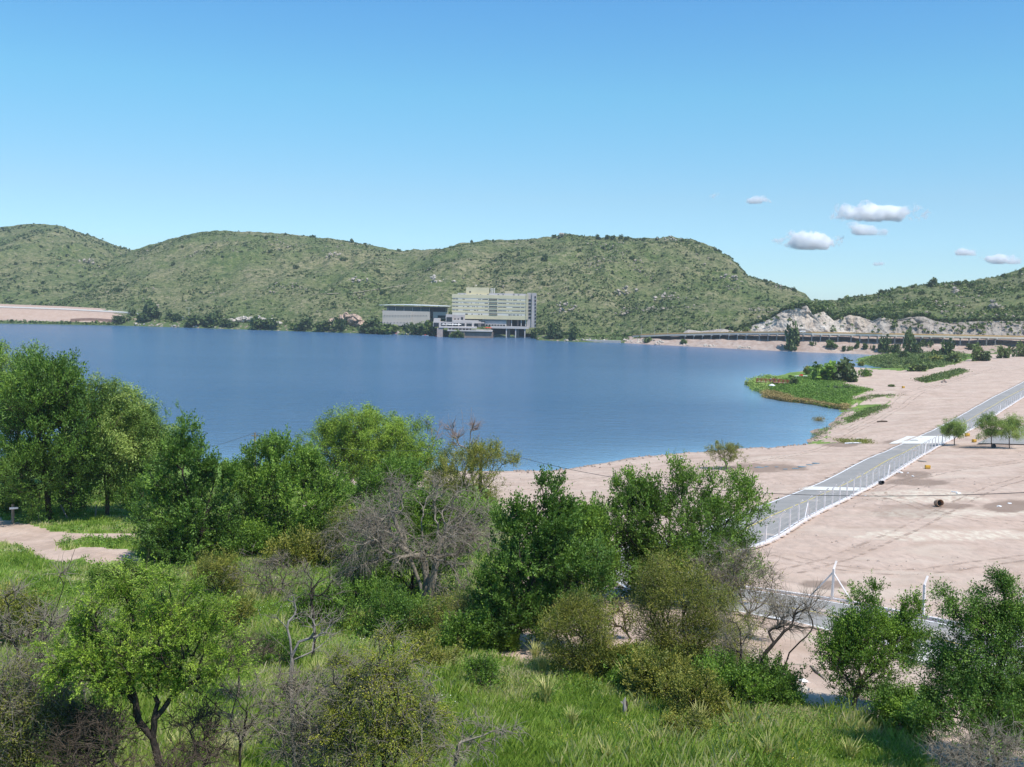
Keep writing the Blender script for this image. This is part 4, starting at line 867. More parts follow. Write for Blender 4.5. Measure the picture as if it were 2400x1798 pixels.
plant('leafy_shrub', 'loose grey-green shrub left of the grey leafless tree', 'shrub', B, env_px(B, [(755, 1200, 860, 1330, .7), (720, 1260, 800, 1340, .7)]), 'olive', 'grey', n=220, leaves=26, size=.13, sig=.3, rb=.06, rt=.011, seed=92, nclump=26, rc=.4, twig=dict(L=.8, r=.011, k=3, bark='grey', droop=.1))
B = gb(850, 1330)
plant('leafy_shrub', 'green shrub on the sand behind the grey leafless tree', 'shrub', B, env_px(B, [(800, 1180, 900, 1260, .7), (940, 1180, 1100, 1300, .6)]), 'mid', 'brown', n=160, leaves=50, size=.16, sig=.3, rb=.08, rt=.012, seed=93, nclump=18, rc=.4)
# ---- beach tree and three small willows
B = gb(1702, 1100)
plant('umbrella_thorn', 'small umbrella-shaped tree alone on the sandy shore', 'tree', B, env_px(B, [(1660, 1040, 1748, 1078, .9), (1680, 1037, 1725, 1060, .9)]), 'olive', 'brown', n=170, leaves=32, size=.17, ratio=.3, sig=.12, rb=.10, rt=.014, seed=100, nclump=40, rc=.4, hollow=.3, seg=.3, spray=dict(L=.3, k=4, droop=-.1, spread=1.0), stems=[[relp(B, 1700, 1085), relp(B, 1685, 1065)], [relp(B, 1702, 1085), relp(B, 1725, 1068)]])
for k, (bx, by, x0, y0, x1, y1, lb) in enumerate([(2237, 1044, 2208, 982, 2262, 1022, 'small weeping willow nearest the road fence'), (2324, 1049, 2296, 970, 2350, 1026, 'middle and tallest of the three small willows on the sand'), (2366, 1052, 2344, 975, 2394, 1024, 'small weeping willow rightmost beside the grey side road')]):
    B = gb(bx, by)
    plant('young_willow', lb, 'tree', B, env_px(B, [(x0 + 3, y0, x1 - 3, y1 - 8, .9), (x0, y0 + 14, (x0 + x1) / 2, y1, .8), ((x0 + x1) / 2, y0 + 12, x1, y1, .8)]), 'willow', 'brown', n=130, leaves=50, size=.24, ratio=.22, sig=.16, rb=.09, rt=.014, seed=101 + k, nclump=22, rc=.42, seg=.3, droop_leaf=1.4,
          spray=dict(L=.9, k=4, droop=.5, spread=.5), stems=[[relp(B, bx - 1, by - 32)]], group='young willows on the sand')

# fillers: low shrubs tying the groups together
for k, (x0, y0, x1, y1, lf, lb) in enumerate([(350, 1235, 450, 1318, 'dark', 'dark low shrub at the left foot of the dark bushy tree'), (480, 1240, 570, 1312, 'dark', 'dark low shrub between the two bushy trees'), (560, 1240, 660, 1305, 'mid', 'low leafy shrub under the left of the many-stemmed tree'), (700, 1215, 800, 1300, 'mid', 'low leafy shrub at the right foot of the many-stemmed tree'),
        (640, 1265, 740, 1330, 'olive', 'dull low shrub above the dead brush heap'), (800, 1330, 880, 1410, 'mid', 'green bush left of the grey tree foot'), (-40, 1400, 90, 1520, 'olive', 'olive bush behind the grey bare tree at the left edge'), (225, 1325, 330, 1380, 'willow', 'pale green white-flowered bush below the dirt path'),
        (1150, 1480, 1200, 1530, 'mid', 'small green bush left of the trunk by the pale track'), (1440, 1545, 1560, 1620, 'mid', 'green bush at the meadow edge right of the upright feathery shrub'), (1560, 1590, 1700, 1680, 'olive', 'grey-green bush in the meadow below the large feathery shrub'), (2170, 1640, 2420, 1740, 'dark', 'dark skirt of foliage under the big right-hand tree'),
        (870, 1420, 1000, 1500, 'dark', 'dark undergrowth bush below the grey trunks'), (1040, 1440, 1150, 1530, 'mid', 'green undergrowth bush right below the grey trunks'), (700, 1400, 800, 1470, 'mid', 'green bush behind the thin black sapling'), (1220, 1400, 1320, 1470, 'mid', 'bright leafy bush beside the pale track'),
        (1430, 1240, 1560, 1400, 'dark', 'dark shrub under the left of the large tree by the road')]):
    B = gb((x0 + x1) / 2, y1) if y1 < 1700 else atD((x0 + x1) / 2, 32); sz = max(.075, B.y * .0021)
    plant('leafy_shrub', lb, 'shrub', B, env_px(B, [(x0, y0, x1, y1, .7)]), lf, 'brown', n=130, leaves=46, size=sz, sig=sz * 2.0, rb=.05, rt=.009, seed=200 + k, nclump=18, rc=.4, group='low shrubs among the trees' if 'qq' in lb else None)
for k, (x, D_, w, h, lb) in enumerate([(1790, 28, 120, 130, 'spray of thin bare twigs at the bottom right of the meadow'), (1900, 29, 90, 110, 'second spray of bare twigs right of the first'), (1430, 26, 80, 90, 'pale bare twigs at the bottom edge right of centre'), (600, 27, 120, 150, 'bare grey twigs left of the grey tangle'), (2090, 28, 90, 150, 'thin bare stems left of the grey-brown bramble')]):
    B = atD(x, D_); _, yb = to_px(*B); bare('bare_twigs', lb, B, env_px(B, [(x - w / 2, yb - h, x + w / 2, yb - h * .3, .6)]), 46, .02, .005, 230 + k, 'grey', twig=dict(L=.4, r=.008, k=5, bark='grey', droop=-.1, spread=.4), cat='twigs', bf=.5)

for k, (x, D_, x0, y0, x1, y1, br, lb) in enumerate([(210, 25.5, 120, 1640, 300, 1810, 'dark', 'dark tangle of dead branches left of the crooked black trunk'), (470, 26, 400, 1650, 540, 1810, 'brown', 'brown thorny tangle right of the crooked black trunk'), (30, 27, -60, 1530, 150, 1700, 'grey', 'grey thorny tangle at the left edge below the bare tree'),
        (820, 30, 760, 1540, 880, 1660, 'grey', 'grey twigs standing left of the yellow-olive shrub'), (560, 40, 500, 1480, 620, 1560, 'brown', 'thin brown brush in the open meadow'), (200, 34, 130, 1420, 260, 1520, 'grey', 'grey brush behind the crown of the front tree')]):
    B = atD(x, D_); bare('bramble', lb, B, env_px(B, [(x0, y0, x1, y1, .7)]), 150, .045, .007, 300 + k, br, twig=dict(L=.5, r=.009, k=5, bark=br, droop=.04, spread=.8), cat='bramble', bf=.2)
for k, (x0, y0, x1, y1, lf, lb) in enumerate([(100, 1660, 260, 1790, 'olive', 'low olive shrub beneath the left of the front tree'), (520, 1420, 600, 1480, 'olive', 'small dull shrub standing in the meadow right of the front tree'), (610, 1500, 700, 1560, 'mid', 'small green shrub behind the slender dead tree'), (1080, 1560, 1180, 1620, 'mid', 'small leafy shrub alone in the centre of the meadow'),
        (1560, 1680, 1650, 1730, 'olive', 'dark low shrub in the right meadow beside the tussock'), (940, 1500, 1060, 1570, 'olive', 'dull shrub behind the yellow-olive shrub'), (330, 1390, 470, 1450, 'willow', 'pale herb bush behind the crown of the front tree')]):
    B = gb((x0 + x1) / 2, y1) if y1 < 1740 else atD((x0 + x1) / 2, 27); sz = max(.06, B.y * .0019)
    plant('leafy_shrub', lb, 'shrub', B, env_px(B, [(x0, y0, x1, y1, .7)]), lf, 'brown', n=80, leaves=34, size=sz, sig=sz * 2.0, rb=.03, rt=.007, seed=330 + k, nclump=12, rc=.42, twig=dict(L=.3, r=.008, k=2, bark='grey'))
# ================================================================== GROUND COVER (uncountable)
rg = np.random.default_rng(77)
def scatter(n, d0, d1, pred=None, u0=-.62, u1=.62, jit=None):
    D = np.exp(rg.uniform(math.log(d0), math.log(d1), n)); u = rg.uniform(u0, u1, n); x = u * D
    ok = gmask(grass, x, D) > .55
    rd = segdist(x, D, ROADL[:80]); ok &= rd > 5
    if pred is not None: ok &= pred(x, D)
    return x[ok], D[ok]
def blades(x, y, nb, hmin, hmax, w, lean, name, mat, label, tintf=None):
    """tufts of grass blades"""
    z = ongrid(x, y); n = len(x)
    hh = hmin + (hmax - hmin) * np.clip(fbm(x * .5, y * .5, 0, 5) * 1.6 - .3 + rg.normal(0, .15, n), 0, 1)
    q = np.repeat(np.arange(n), nb); N = len(q); sp_ = np.repeat(.10 + hh * .25, nb)
    bx, by = x[q] + rg.normal(size=N) * sp_, y[q] + rg.normal(size=N) * sp_
    a = rg.uniform(0, 2 * math.pi, N); L = hh[q] * rg.uniform(.6, 1.2, N); ln = rg.uniform(.1, lean, N) * L; ww = w * rg.uniform(.6, 1.3, N) * np.clip(y[q] / 35, .7, 2.6)
    dx, dy = np.cos(a), np.sin(a); b_ = a + math.pi / 2 + rg.normal(size=N) * .5; ex, ey = np.cos(b_) * ww, np.sin(b_) * ww
    P0 = np.stack([bx - ex, by - ey, z[q] - .03], 1); P1 = np.stack([bx + ex, by + ey, z[q] - .03], 1)
    P2 = np.stack([bx + dx * ln * .4 + ex * .8, by + dy * ln * .4 + ey * .8, z[q] + L * .6], 1); P3 = np.stack([bx + dx * ln, by + dy * ln, z[q] + L], 1)
    V = np.stack([P0, P1, P2, P3], 1).reshape(-1, 3); F = np.arange(N * 4).reshape(-1, 4)
    base = tintf(x, y) if tintf else .5 + x * 0
    t = np.clip(base[q] + rg.normal(0, .16, N) + (fbm(x * .9, y * .9, 0, 15)[q] - .5) * .7, 0, 1)
    o = obj(name, mesh(name, V, F, mat, dict(tint=np.repeat(t, 4)))); tag(o, label, 'grass', None, 'stuff'); return o
GM = leafmat('grass_blades', [(0, (.11, .19, .025)), (.3, (.23, .36, .045)), (.55, (.37, .48, .09)), (.78, (.54, .54, .22)), (1, (.70, .62, .38))], .35)
dry = lambda x, y: .30 + .46 * np.clip((fbm(x * .18, y * .18, 0, 25) - .42) * 5, 0, 1) + .22 * np.clip((38 - y) / 14, 0, 1) * np.clip((fbm(x * .35, y * .35, 0, 26) - .42) * 5, 0, 1)
x, y = scatter(120000, 19, 135)
blades(x, y, 8, .14, .46, .0115, .8, 'grass', GM, 'bright green meadow grass on the slope with straw-coloured patches', dry)
x, y = scatter(30000, 19, 75, lambda x, y: fbm(x * .25, y * .25, 0, 44) > .53)
blades(x, y, 7, .4, .85, .012, .6, 'tall_grass', GM, 'taller seeding grass standing in patches above the meadow', lambda x, y: .52 + .3 * (fbm(x * .3, y * .3, 0, 46) - .4))
# broadleaf weeds
def herb(name, x, y, k, h, spread, size, mat, label, tb=.5, cat='weeds'):
    z = ongrid(x, y); q = np.repeat(np.arange(len(x)), k); s = rg.uniform(.5, 1.4, len(x))
    P = np.stack([x[q], y[q], z[q]], 1) + rg.normal(size=(len(q), 3)) * np.array([spread, spread, 0]) * s[q][:, None]
    P[:, 2] += rg.uniform(.02, 1, len(q)) * h * s[q] * np.clip(1.2 - np.hypot(P[:, 0] - x[q], P[:, 1] - y[q]) / (spread * 2.2), .2, 1)
    V, F = leafquads(P, size, .6, rg, .6); V = V.reshape(-1, 4, 3); sc = np.clip(y[q] / 35, .8, 2.8)[:, None, None]; c = V.mean(1, keepdims=True); V = (c + (V - c) * sc).reshape(-1, 3)
    t = np.clip(tb + rg.normal(0, .15, len(x))[q] + rg.normal(0, .15, len(q)), 0, 1)
    return tag(obj(name, mesh(name, V, F, mat, dict(tint=np.repeat(t, 4)))), label, cat, None, 'stuff')
x, y = scatter(24000, 20, 130, lambda x, y: fbm(x * .16, y * .16, 0, 64) > .5)
herb('undergrowth', x, y, 26, .5, .28, .075, LM['mid'], 'leafy green weeds growing in clumps all over the meadow', .55, 'undergrowth')
x, y = scatter(3200, 20, 120, lambda x, y: fbm(x * .12, y * .12, 0, 74) > .52)
herb('undergrowth', x, y, 46, .95, .4, .07, LM['dark'], 'darker taller herbs in the hollows of the meadow', .6, 'undergrowth')
x, y = scatter(9000, 38, 80, lambda x, y: (x / y < -.05) & (fbm(x * .2, y * .2, 0, 84) > .50), -.55, 0)
FLW = flat('white_petals', (.75, .78, .62), .7, .1); FLY = flat('yellow_petals', (.75, .62, .06), .7, .1)
def specks(name, x, y, k, h, r, size, mat, label):
    z = ongrid(x, y); q = np.repeat(np.arange(len(x)), k); P = np.stack([x[q], y[q], z[q] + h], 1) + rg.normal(size=(len(q), 3)) * np.array([r, r, .10])
    V, F = leafquads(P, size, .9, rg, 1.5); tag(obj(name, mesh(name, V, F, mat)), label, 'flowers', None, 'stuff')
specks('wildflowers', x[:200], y[:200], 7, .55, .3, .045, FLW, 'small white wildflower heads scattered over the left meadow')
x, y = scatter(5000, 27, 46, lambda x, y: (x / y > .05) & (x / y < .32) & (fbm(x * .3, y * .3, 0, 94) > .56)); specks('yellow_flowers', x[:260], y[:260], 4, .34, .25, .032, FLY, 'tiny yellow flowers in the right meadow')
# green cover on the spit, the headland and the sandy edge
def cover(poly, n, hgt, size, mat, name, label, k=14, spr=.9, tb=.5):
    P = np.array(poly, float); out = []
    while len(out) < n:
        a = rg.uniform(P.min(0), P.max(0), (n * 4, 2)); a = a[inpoly(a[:, 0], a[:, 1], poly)]; out = list(out) + list(a)
    out = np.array(out[:n]); pts = []
    zg = 1.2
    for _ in range(3):
        d = FWD[None] * FPX + RGT[None] * (out[:, :1] - CX) - UPV[None] * (out[:, 1:] - CY); t = (zg - CAMZ) / d[:, 2]; X, Y = d[:, 0] * t, d[:, 1] * t; zg = np.maximum(ongrid(X, Y), 0.0)
    q = np.repeat(np.arange(n), k); Pq = np.stack([X[q], Y[q], zg[q]], 1) + rg.normal(size=(len(q), 3)) * np.array([spr, spr * 1.5, 0]); Pq[:, 2] += rg.uniform(0, hgt, len(q))
    V, F = leafquads(Pq, size, .5, rg, .8); t = np.clip(tb + rg.normal(0, .18, n)[q] + rg.normal(0, .15, len(q)), 0, 1)
    return tag(obj(name, mesh(name, V, F, mat, dict(tint=np.repeat(t, 4)))), label, 'ground cover', None, 'stuff')
cover([(1765, 905), (1800, 890), (1880, 886), (1980, 880), (1975, 900), (2040, 915), (2000, 925), (1985, 945), (1960, 955), (1860, 936), (1810, 925)], 2600, .8, .55, LM['mid'], 'reed_bed', 'green reeds and grass covering the spit that juts into the lake')
cover([(1756, 896), (1800, 884), (1830, 892), (1800, 910), (1790, 925), (1765, 912)], 500, 1.6, .6, LM['willow'], 'reed_bed', 'pale tall reeds at the tip of the spit', tb=.75)
cover([(1785, 922), (1800, 920), (1870, 934), (1930, 944), (1990, 955), (1980, 962), (1930, 952), (1840, 940), (1790, 932)], 900, 1.3, .5, LM['reed'], 'reed_bed', 'dry tan reeds fringing the water side of the spit', spr=.6)
cover([(2020, 848), (2070, 834), (2240, 826), (2270, 840), (2200, 862), (2120, 868), (2060, 858)], 1500, 1.6, .9, LM['farmid'], 'scrub', 'green scrub covering the headland below the bridge', spr=1.8)
cover([(2150, 893), (2200, 880), (2255, 866), (2262, 872), (2220, 886), (2170, 897)], 420, 1.0, .7, LM['farmid'], 'scrub', 'strip of green weeds on the sand near the rider', spr=1)
cover([(1985, 985), (2030, 960), (2080, 950), (2075, 958), (2030, 975), (1990, 992)], 260, .5, .4, LM['farmid'], 'scrub', 'weeds along the sandy edge of the small bay', spr=.7)
cover([(2115, 925), (2020, 945), (2000, 940), (2060, 925)], 90, .4, .4, LM['farmid'], 'scrub', 'thin weeds on the rough slope behind the spit', spr=.8)
cover([(1960, 1030), (2040, 1032), (2045, 1040), (1975, 1040)], 130, .4, .3, LM['olive'], 'scrub', 'low weeds by the white plank on the shore', spr=.6)
cover([(1900, 1022), (1935, 1005), (1960, 990), (1975, 992), (1940, 1012), (1910, 1030)], 70, .4, .3, LM['farmid'], 'scrub', 'patchy weeds on the broken bank of the bay', spr=.5)
cover([(1975, 1690), (2060, 1660), (2150, 1690), (2140, 1720), (2030, 1720)], 260, .35, .09, LM['mid'], 'weeds', 'bright green weeds on the sand under the small tree', spr=.3)
# ------------------------------------------------------------------ scrub on the hills
def clumps(P, smin, smax, k, mat, name, label, kind='stuff', asp=.75, cat='scrub'):
    n = len(P); s = rg.uniform(smin, smax, n) * np.where(rg.uniform(0, 1, n) < .12, 1.5, 1); q = np.repeat(np.arange(n), k)
    d = rg.normal(size=(len(q), 3)); d /= np.linalg.norm(d, axis=1, keepdims=True); d[:, 2] = np.abs(d[:, 2]) * asp * 1.5
    Pq = P[q] + d * (s[q] * rg.uniform(.5, 1, len(q)))[:, None]
    V, F = leafquads(Pq, 1.0, .8, rg, .4); V = V.reshape(-1, 4, 3); c = V.mean(1, keepdims=True); V = (c + (V - c) * (s[q] * 1.0)[:, None, None]).reshape(-1, 3)
    t = np.clip(.42 + rg.normal(0, .24, n)[q] + rg.normal(0, .12, len(q)), 0, 1)
    return tag(obj(name, mesh(name, V, F, mat, dict(tint=np.repeat(t, 4)))), label, cat, None, kind)
clumps(SCRUB[0], .9, 2.2, 9, LM['fardark'], 'hillside_scrub', 'dark green scrub dotting the left-hand far hill')
a = SCRUB[1]; h_ = len(a) // 2
clumps(a[:h_], .6, 1.6, 9, LM['fardark'], 'hillside_scrub', 'dark green scrub dotting the long central hill')
clumps(a[h_:], .5, 1.2, 7, LM['farmid'], 'hillside_scrub', 'lighter green bushes spread over the long central hill')
clumps(SCRUB[2], .7, 1.7, 10, LM['farmid'], 'hillside_scrub', 'thick green scrub on the hill above the rock cutting')
P = []
for k in range(2600):
    px_ = rg.uniform(300, 1020) if k % 3 else rg.uniform(1290, 1500); P.append(far_pt(px_, rg.uniform(8, 44)))
P = np.array(P)
clumps(P[:1300], .6, 1.5, 10, LM['farmid'], 'bank_scrub', 'green scrub along the far shore between the embankment and the hotel')
P = np.array([far_pt(rg.uniform(-200, 280), rg.uniform(1, 4)) for k in range(300)]); clumps(P, .6, 1.4, 9, LM['farmid'], 'bank_scrub', 'green weeds at the waterline below the left embankment')
px_ = rg.uniform(1700, 2400, 420); P = np.array([Vector((float(uof(p)) * (float(cliffD(p)) + 14), float(cliffD(p)) + 14, float(cliff_z(p)) + .5)) for p in px_]); clumps(P, 1.0, 2.2, 12, LM['fardark'], 'cliff_top_scrub', 'dark scrub hanging over the top of the rock cutting')
px_ = np.r_[rg.uniform(2030, 2420, 260), rg.uniform(1640, 2030, 40), rg.uniform(1700, 1760, 40)]; hf = rg.uniform(.05, 1, len(px_)) ** .8
keep = fbm(px_ / 22, hf * 3, 0, 222) > .50; px_, hf = px_[keep], hf[keep]
P = np.array([Vector((float(uof(a)) * (float(cliffD(a)) + 11 * h - 1), float(cliffD(a)) + 11 * h - 1, float(deck_z(np.array(a))) + (float(cliff_z(a)) - float(deck_z(np.array(a)))) * h)) for a, h in zip(px_, hf)]); clumps(P, .7, 1.7, 12, LM['farmid'], 'cliff_scrub', 'green scrub growing in the cracks of the rock cutting')
# rocks on hills
ROCK = flat('weathered_rock', (.36, .31, .26), .95, .3, .5); PALER = flat('pale_rock', (.46, .41, .35), .95, .3, .8)
def rocks(P, smin, smax, mat, name, label, cat, kind=None, parent=None):
    """angular boulders in one outcrop"""
    base = np.array([(1, 0, 0), (-1, 0, 0), (0, 1, 0), (0, -1, 0), (0, 0, 1), (0, 0, -1), (.6, .6, .55), (-.6, .6, .5), (.6, -.6, .5), (-.6, -.6, .6)], float)
    import itertools
    F0 = np.array([(4, 6, 7), (4, 7, 9), (4, 9, 8), (4, 8, 6), (0, 2, 6), (2, 7, 6), (2, 1, 7), (1, 9, 7), (1, 3, 9), (3, 8, 9), (3, 0, 8), (0, 6, 8), (5, 2, 0), (5, 1, 2), (5, 3, 1), (5, 0, 3)])
    V, F, n = [], [], 0
    for p in P:
        s = rg.uniform(smin, smax); v = base * (1 + rg.normal(size=(10, 1)) * .2) * s * rg.uniform(.7, 1.3, 3) + rg.normal(size=(10, 3)) * .08 * s
        a = rg.uniform(0, 6.3); v[:, :2] = v[:, :2] @ np.array([[math.cos(a), -math.sin(a)], [math.sin(a), math.cos(a)]]); V.append(v + np.array(p)); F.append(F0 + n); n += 10
    o = obj(name, mesh(name, np.vstack(V), np.vstack(F), mat), parent); tag(o, label, cat, None, kind or ('stuff' if len(P) > 4 else None)); return o
def around(c, n, rx, ry, rz, surf=None):
    return [np.array(c) + rg.normal(size=3) * np.array([rx, ry, rz]) for _ in range(n)]
for (sf, qx, qy, n, rx, rz, m_, lb) in [(hillL, 205, 616, 26, 7, 2.6, ROCK, 'brown rock outcrop high on the left-hand far hill'), (hillM, 1325, 728, 30, 5, 3.5, ROCK, 'grey rock outcrop above the shore right of the hotel'), (hillM, 780, 600, 14, 4, 2, ROCK, 'small rock outcrop near the crest left of the hotel'),
        (hillM, 1025, 660, 24, 7, 2.5, PALER, 'scatter of pale rocks on the slope just above the hotel'), (hillM, 1565, 562, 18, 6, 1.4, ROCK, 'rocky knob on the summit of the long central hill'), (hillM, 1320, 553, 10, 5, 1.2, ROCK, 'small rocky rise on the skyline left of the summit knob'),
        (hillM, 1460, 690, 24, 8, 3, ROCK, 'grey rocks in the middle of the central hillside'), (hillM, 1560, 700, 22, 6, 3, ROCK, 'grey rocks low on the right part of the central hill'), (hillM, 1700, 655, 20, 7, 2.5, ROCK, 'grey rocks on the right shoulder of the central hill'),
        (hillR, 2225, 686, 16, 3, 1.2, ROCK, 'rock outcrop on the hill above the rock cutting'), (hillR, 2325, 722, 16, 3, 1.5, ROCK, 'lower rock outcrop on the hill above the right end of the bridge'), (hillM, 830, 660, 16, 6, 2, ROCK, 'pale stony patch on the slope left of the hotel')]:
    rocks(around(sf(qx, qy), n, rx, 3, rz), .7, 2.0, m_, 'rock_outcrop', lb, 'rocks')
for x0, x1, dd, n, z1, m_, lb in [(525, 655, 26, 70, 4.5, PALER, 'low pale rock cut along the far shore road'), (768, 856, 24, 90, 11, PALER, 'tall orange and grey rock face at the far shore left of the hotel')]:
    P = []
    for k in range(n):
        a = rg.uniform(x0, x1); p = far_pt(a, dd + rg.uniform(0, 6)); env_ = 1 - abs((a - (x0 + x1) / 2) / ((x1 - x0) / 2)) ** 2.2; P.append(np.array(p) + [0, 0, rg.uniform(0, z1) * env_])
    rocks(P, 1.4, 3.0, flat('ochre_rock', (.46, .33, .25), .95, .3, .3) if x0 > 700 else m_, 'rock_outcrop', lb, 'rocks')
for k, (x0, x1, n, lb) in enumerate([(1320, 1420, 26, 'boulders at the waterline just right of the hotel'), (1460, 1560, 44, 'pale boulders at the left end of the bridge bank'), (1600, 1760, 40, 'rubble along the waterline below the bridge'), (860, 1020, 20, 'stones at the waterline below the auditorium'), (300, 520, 24, 'stones at the waterline on the left far shore')]):
    rocks([np.array(far_pt(rg.uniform(x0, x1), rg.uniform(.5, 3 if k != 1 else 9))) + [0, 0, rg.uniform(-.2, .3)] for _ in range(n)], .5, 1.5, PALER, 'boulders', lb, 'rocks')
for k_, (S_, n_, lb) in enumerate([(SCRUB[0], 300, 'stones scattered over the left-hand far hill'), (SCRUB[1], 1300, 'stones scattered over the long central hill'), (SCRUB[2], 500, 'stones scattered over the hill above the rock cutting')]):
    q_ = rg.permutation(len(S_)); q_ = q_[np.argsort(-fbm(S_[q_, 0] / 30, S_[q_, 1] / 30, 0, 123)[:])][:n_ * 2]; q_ = q_[rg.permutation(len(q_))[:n_]]
    rocks(S_[q_] + rg.normal(size=(len(q_), 3)) * [2.5, 2.5, .1], .4, 1.3, flat('hill_stone', (.31, .26, .21), .95, .3, .3), 'hillside_stones', lb, 'stones', 'stuff')
# near stones
def stone(px, py, s, mat, name, label, cat='rock'):
    p = gb(px, py); o = rocks([np.array((0, 0, s * .3))], s, s, mat, name, label, cat); o.location = p; o.scale = (1.1, 1.1, .62); return o
stone(1884, 1601, .24, WHITE, 'boulder', 'round white boulder on the dirt beside the bare burnt tree'); stone(1876, 1626, .34, PALER, 'boulder', 'larger pale boulder just below the round white one')
for k, (a, b_, s, lb) in enumerate([(2112, 1108, .35, 'white stone at the foot of the fence near the dark pipe'), (2128, 1109, .2, 'small white stone right of the fence foot'), (1985, 1165, .22, 'white stone on the tracked sand'), (2030, 1163, .22, 'white stone on the sand below the round pipe'), (2140, 1116, .25, 'pale stone on the wet patch by the fence'),
                                   (2342, 1188, .3, 'white stone in the big wet patch at the right'), (2366, 1180, .26, 'pale lump of concrete in the wet patch at the right'), (2245, 1158, .3, 'pale chunk in the sand right of the wet streak'), (2160, 1095, .15, 'tiny stone under the orange box'), (1600, 1075, .35, 'pale stone on the beach left of the umbrella-shaped tree')]):
    stone(a, b_, s, WHITE, 'stone', lb, 'stone')
P = []
for k in range(420):
    a = rg.integers(6, 22); t = rg.uniform(); s0, s1 = SHORE[a], SHORE[a + 1]; x = s0[0] * (1 - t) + s1[0] * t; y = s0[1] * (1 - t) + s1[1] * t
    y -= abs(rg.normal()) * 3 * (1 if a < 13 else 0) ; x += abs(rg.normal()) * 2 * (a >= 13); P.append((x, y, float(ongrid(x, y)[0])))
rocks(P, .06, .3, flat('shore_stone', (.30, .24, .20), .95, .4, 2), 'shore_pebbles', 'brown pebbles and debris strewn along the waterline of the beach', 'pebbles', 'stuff')
x, D = rg.uniform(-.1, .52, 6000), np.exp(rg.uniform(math.log(45), math.log(220), 6000)); X = x * D; ok = (gmask(grass, X, D) < .3) & (segdist(X, D, ROADL) > 5.5) & (shore_s(X, D) > 3) & ((fbm(X * .06, D * .06, 0, 55) + gmask(rough_, X, D) * .15) > .55)
X, D = X[ok][:520], D[ok][:520]; rocks(np.stack([X, D, ongrid(X, D)], 1), .03, .13, flat('sand_stone', (.42, .34, .29), .95, .35, 2), 'sand_pebbles', 'small pebbles and clods scattered over the sand', 'pebbles', 'stuff')
# ------------------------------------------------------------------ countable bushes and trees on the far side: one mesh per shape, shared
def lump(name, seed, k=420, leafs=.34, mat='fardark', tall=1.0):
    r = np.random.default_rng(seed); C = r.normal(size=(9, 3)) * np.array([.42, .42, .25]) + [0, 0, .55]; q = r.integers(0, 9, k)
    d = r.normal(size=(k, 3)); d /= np.linalg.norm(d, axis=1, keepdims=True); P = C[q] + d * r.uniform(.25, .48, (k, 1)); P[:, 2] = np.maximum(P[:, 2], .05) * tall
    V, F = leafquads(P, leafs, .75, r, .4); t = np.clip(.5 + r.normal(0, .2, 9)[q] + r.normal(0, .15, k), 0, 1)
    V2, F2 = tubes(np.array([[0, 0, 0.], [0, 0, .3]]), np.array([[0, 0, .35], [.15, .1, .8 * tall]]), [.06, .05], [.05, .03], 5)
    return (mesh(name + '_crown', V, F, LM[mat], dict(tint=np.repeat(t, 4))), mesh(name + '_trunk', V2, F2, BARK['brown']))
LUMPS = {(m_, j): lump('bush', 300 + j, mat=m_, tall=(1, 1.15, .9)[j]) for m_ in ('fardark', 'farmid', 'olive', 'mid') for j in range(3)}
_ctr = [0]
def bush(p, w, h, label, mat='fardark', group=None, name='bush', cat='bush', parts=True):
    j = _ctr[0] % 3; _ctr[0] += 1; cr, tk = LUMPS[(mat, j)]
    r = thing(name, label, cat, tuple(p), rg.uniform(0, 6.3), group); sc = (w / 1.7, w / 1.7, h / (1.25, 1.45, 1.1)[j])
    c = obj('crown', cr, r); c.scale = sc; t = obj('trunk', tk, r); t.scale = sc; return r
def fb(px, top, bot, w, dd, label, mat='fardark', group=None, name='shore_bush', cat='bush'):
    p = far_pt(px, dd); k = p.y / FPX; _, yb = to_px(*p); p.z -= .3; bush(p, w * k, (bot - top) * k, label, mat, group, name, cat)
g = 'bushes and small trees along the far shore'
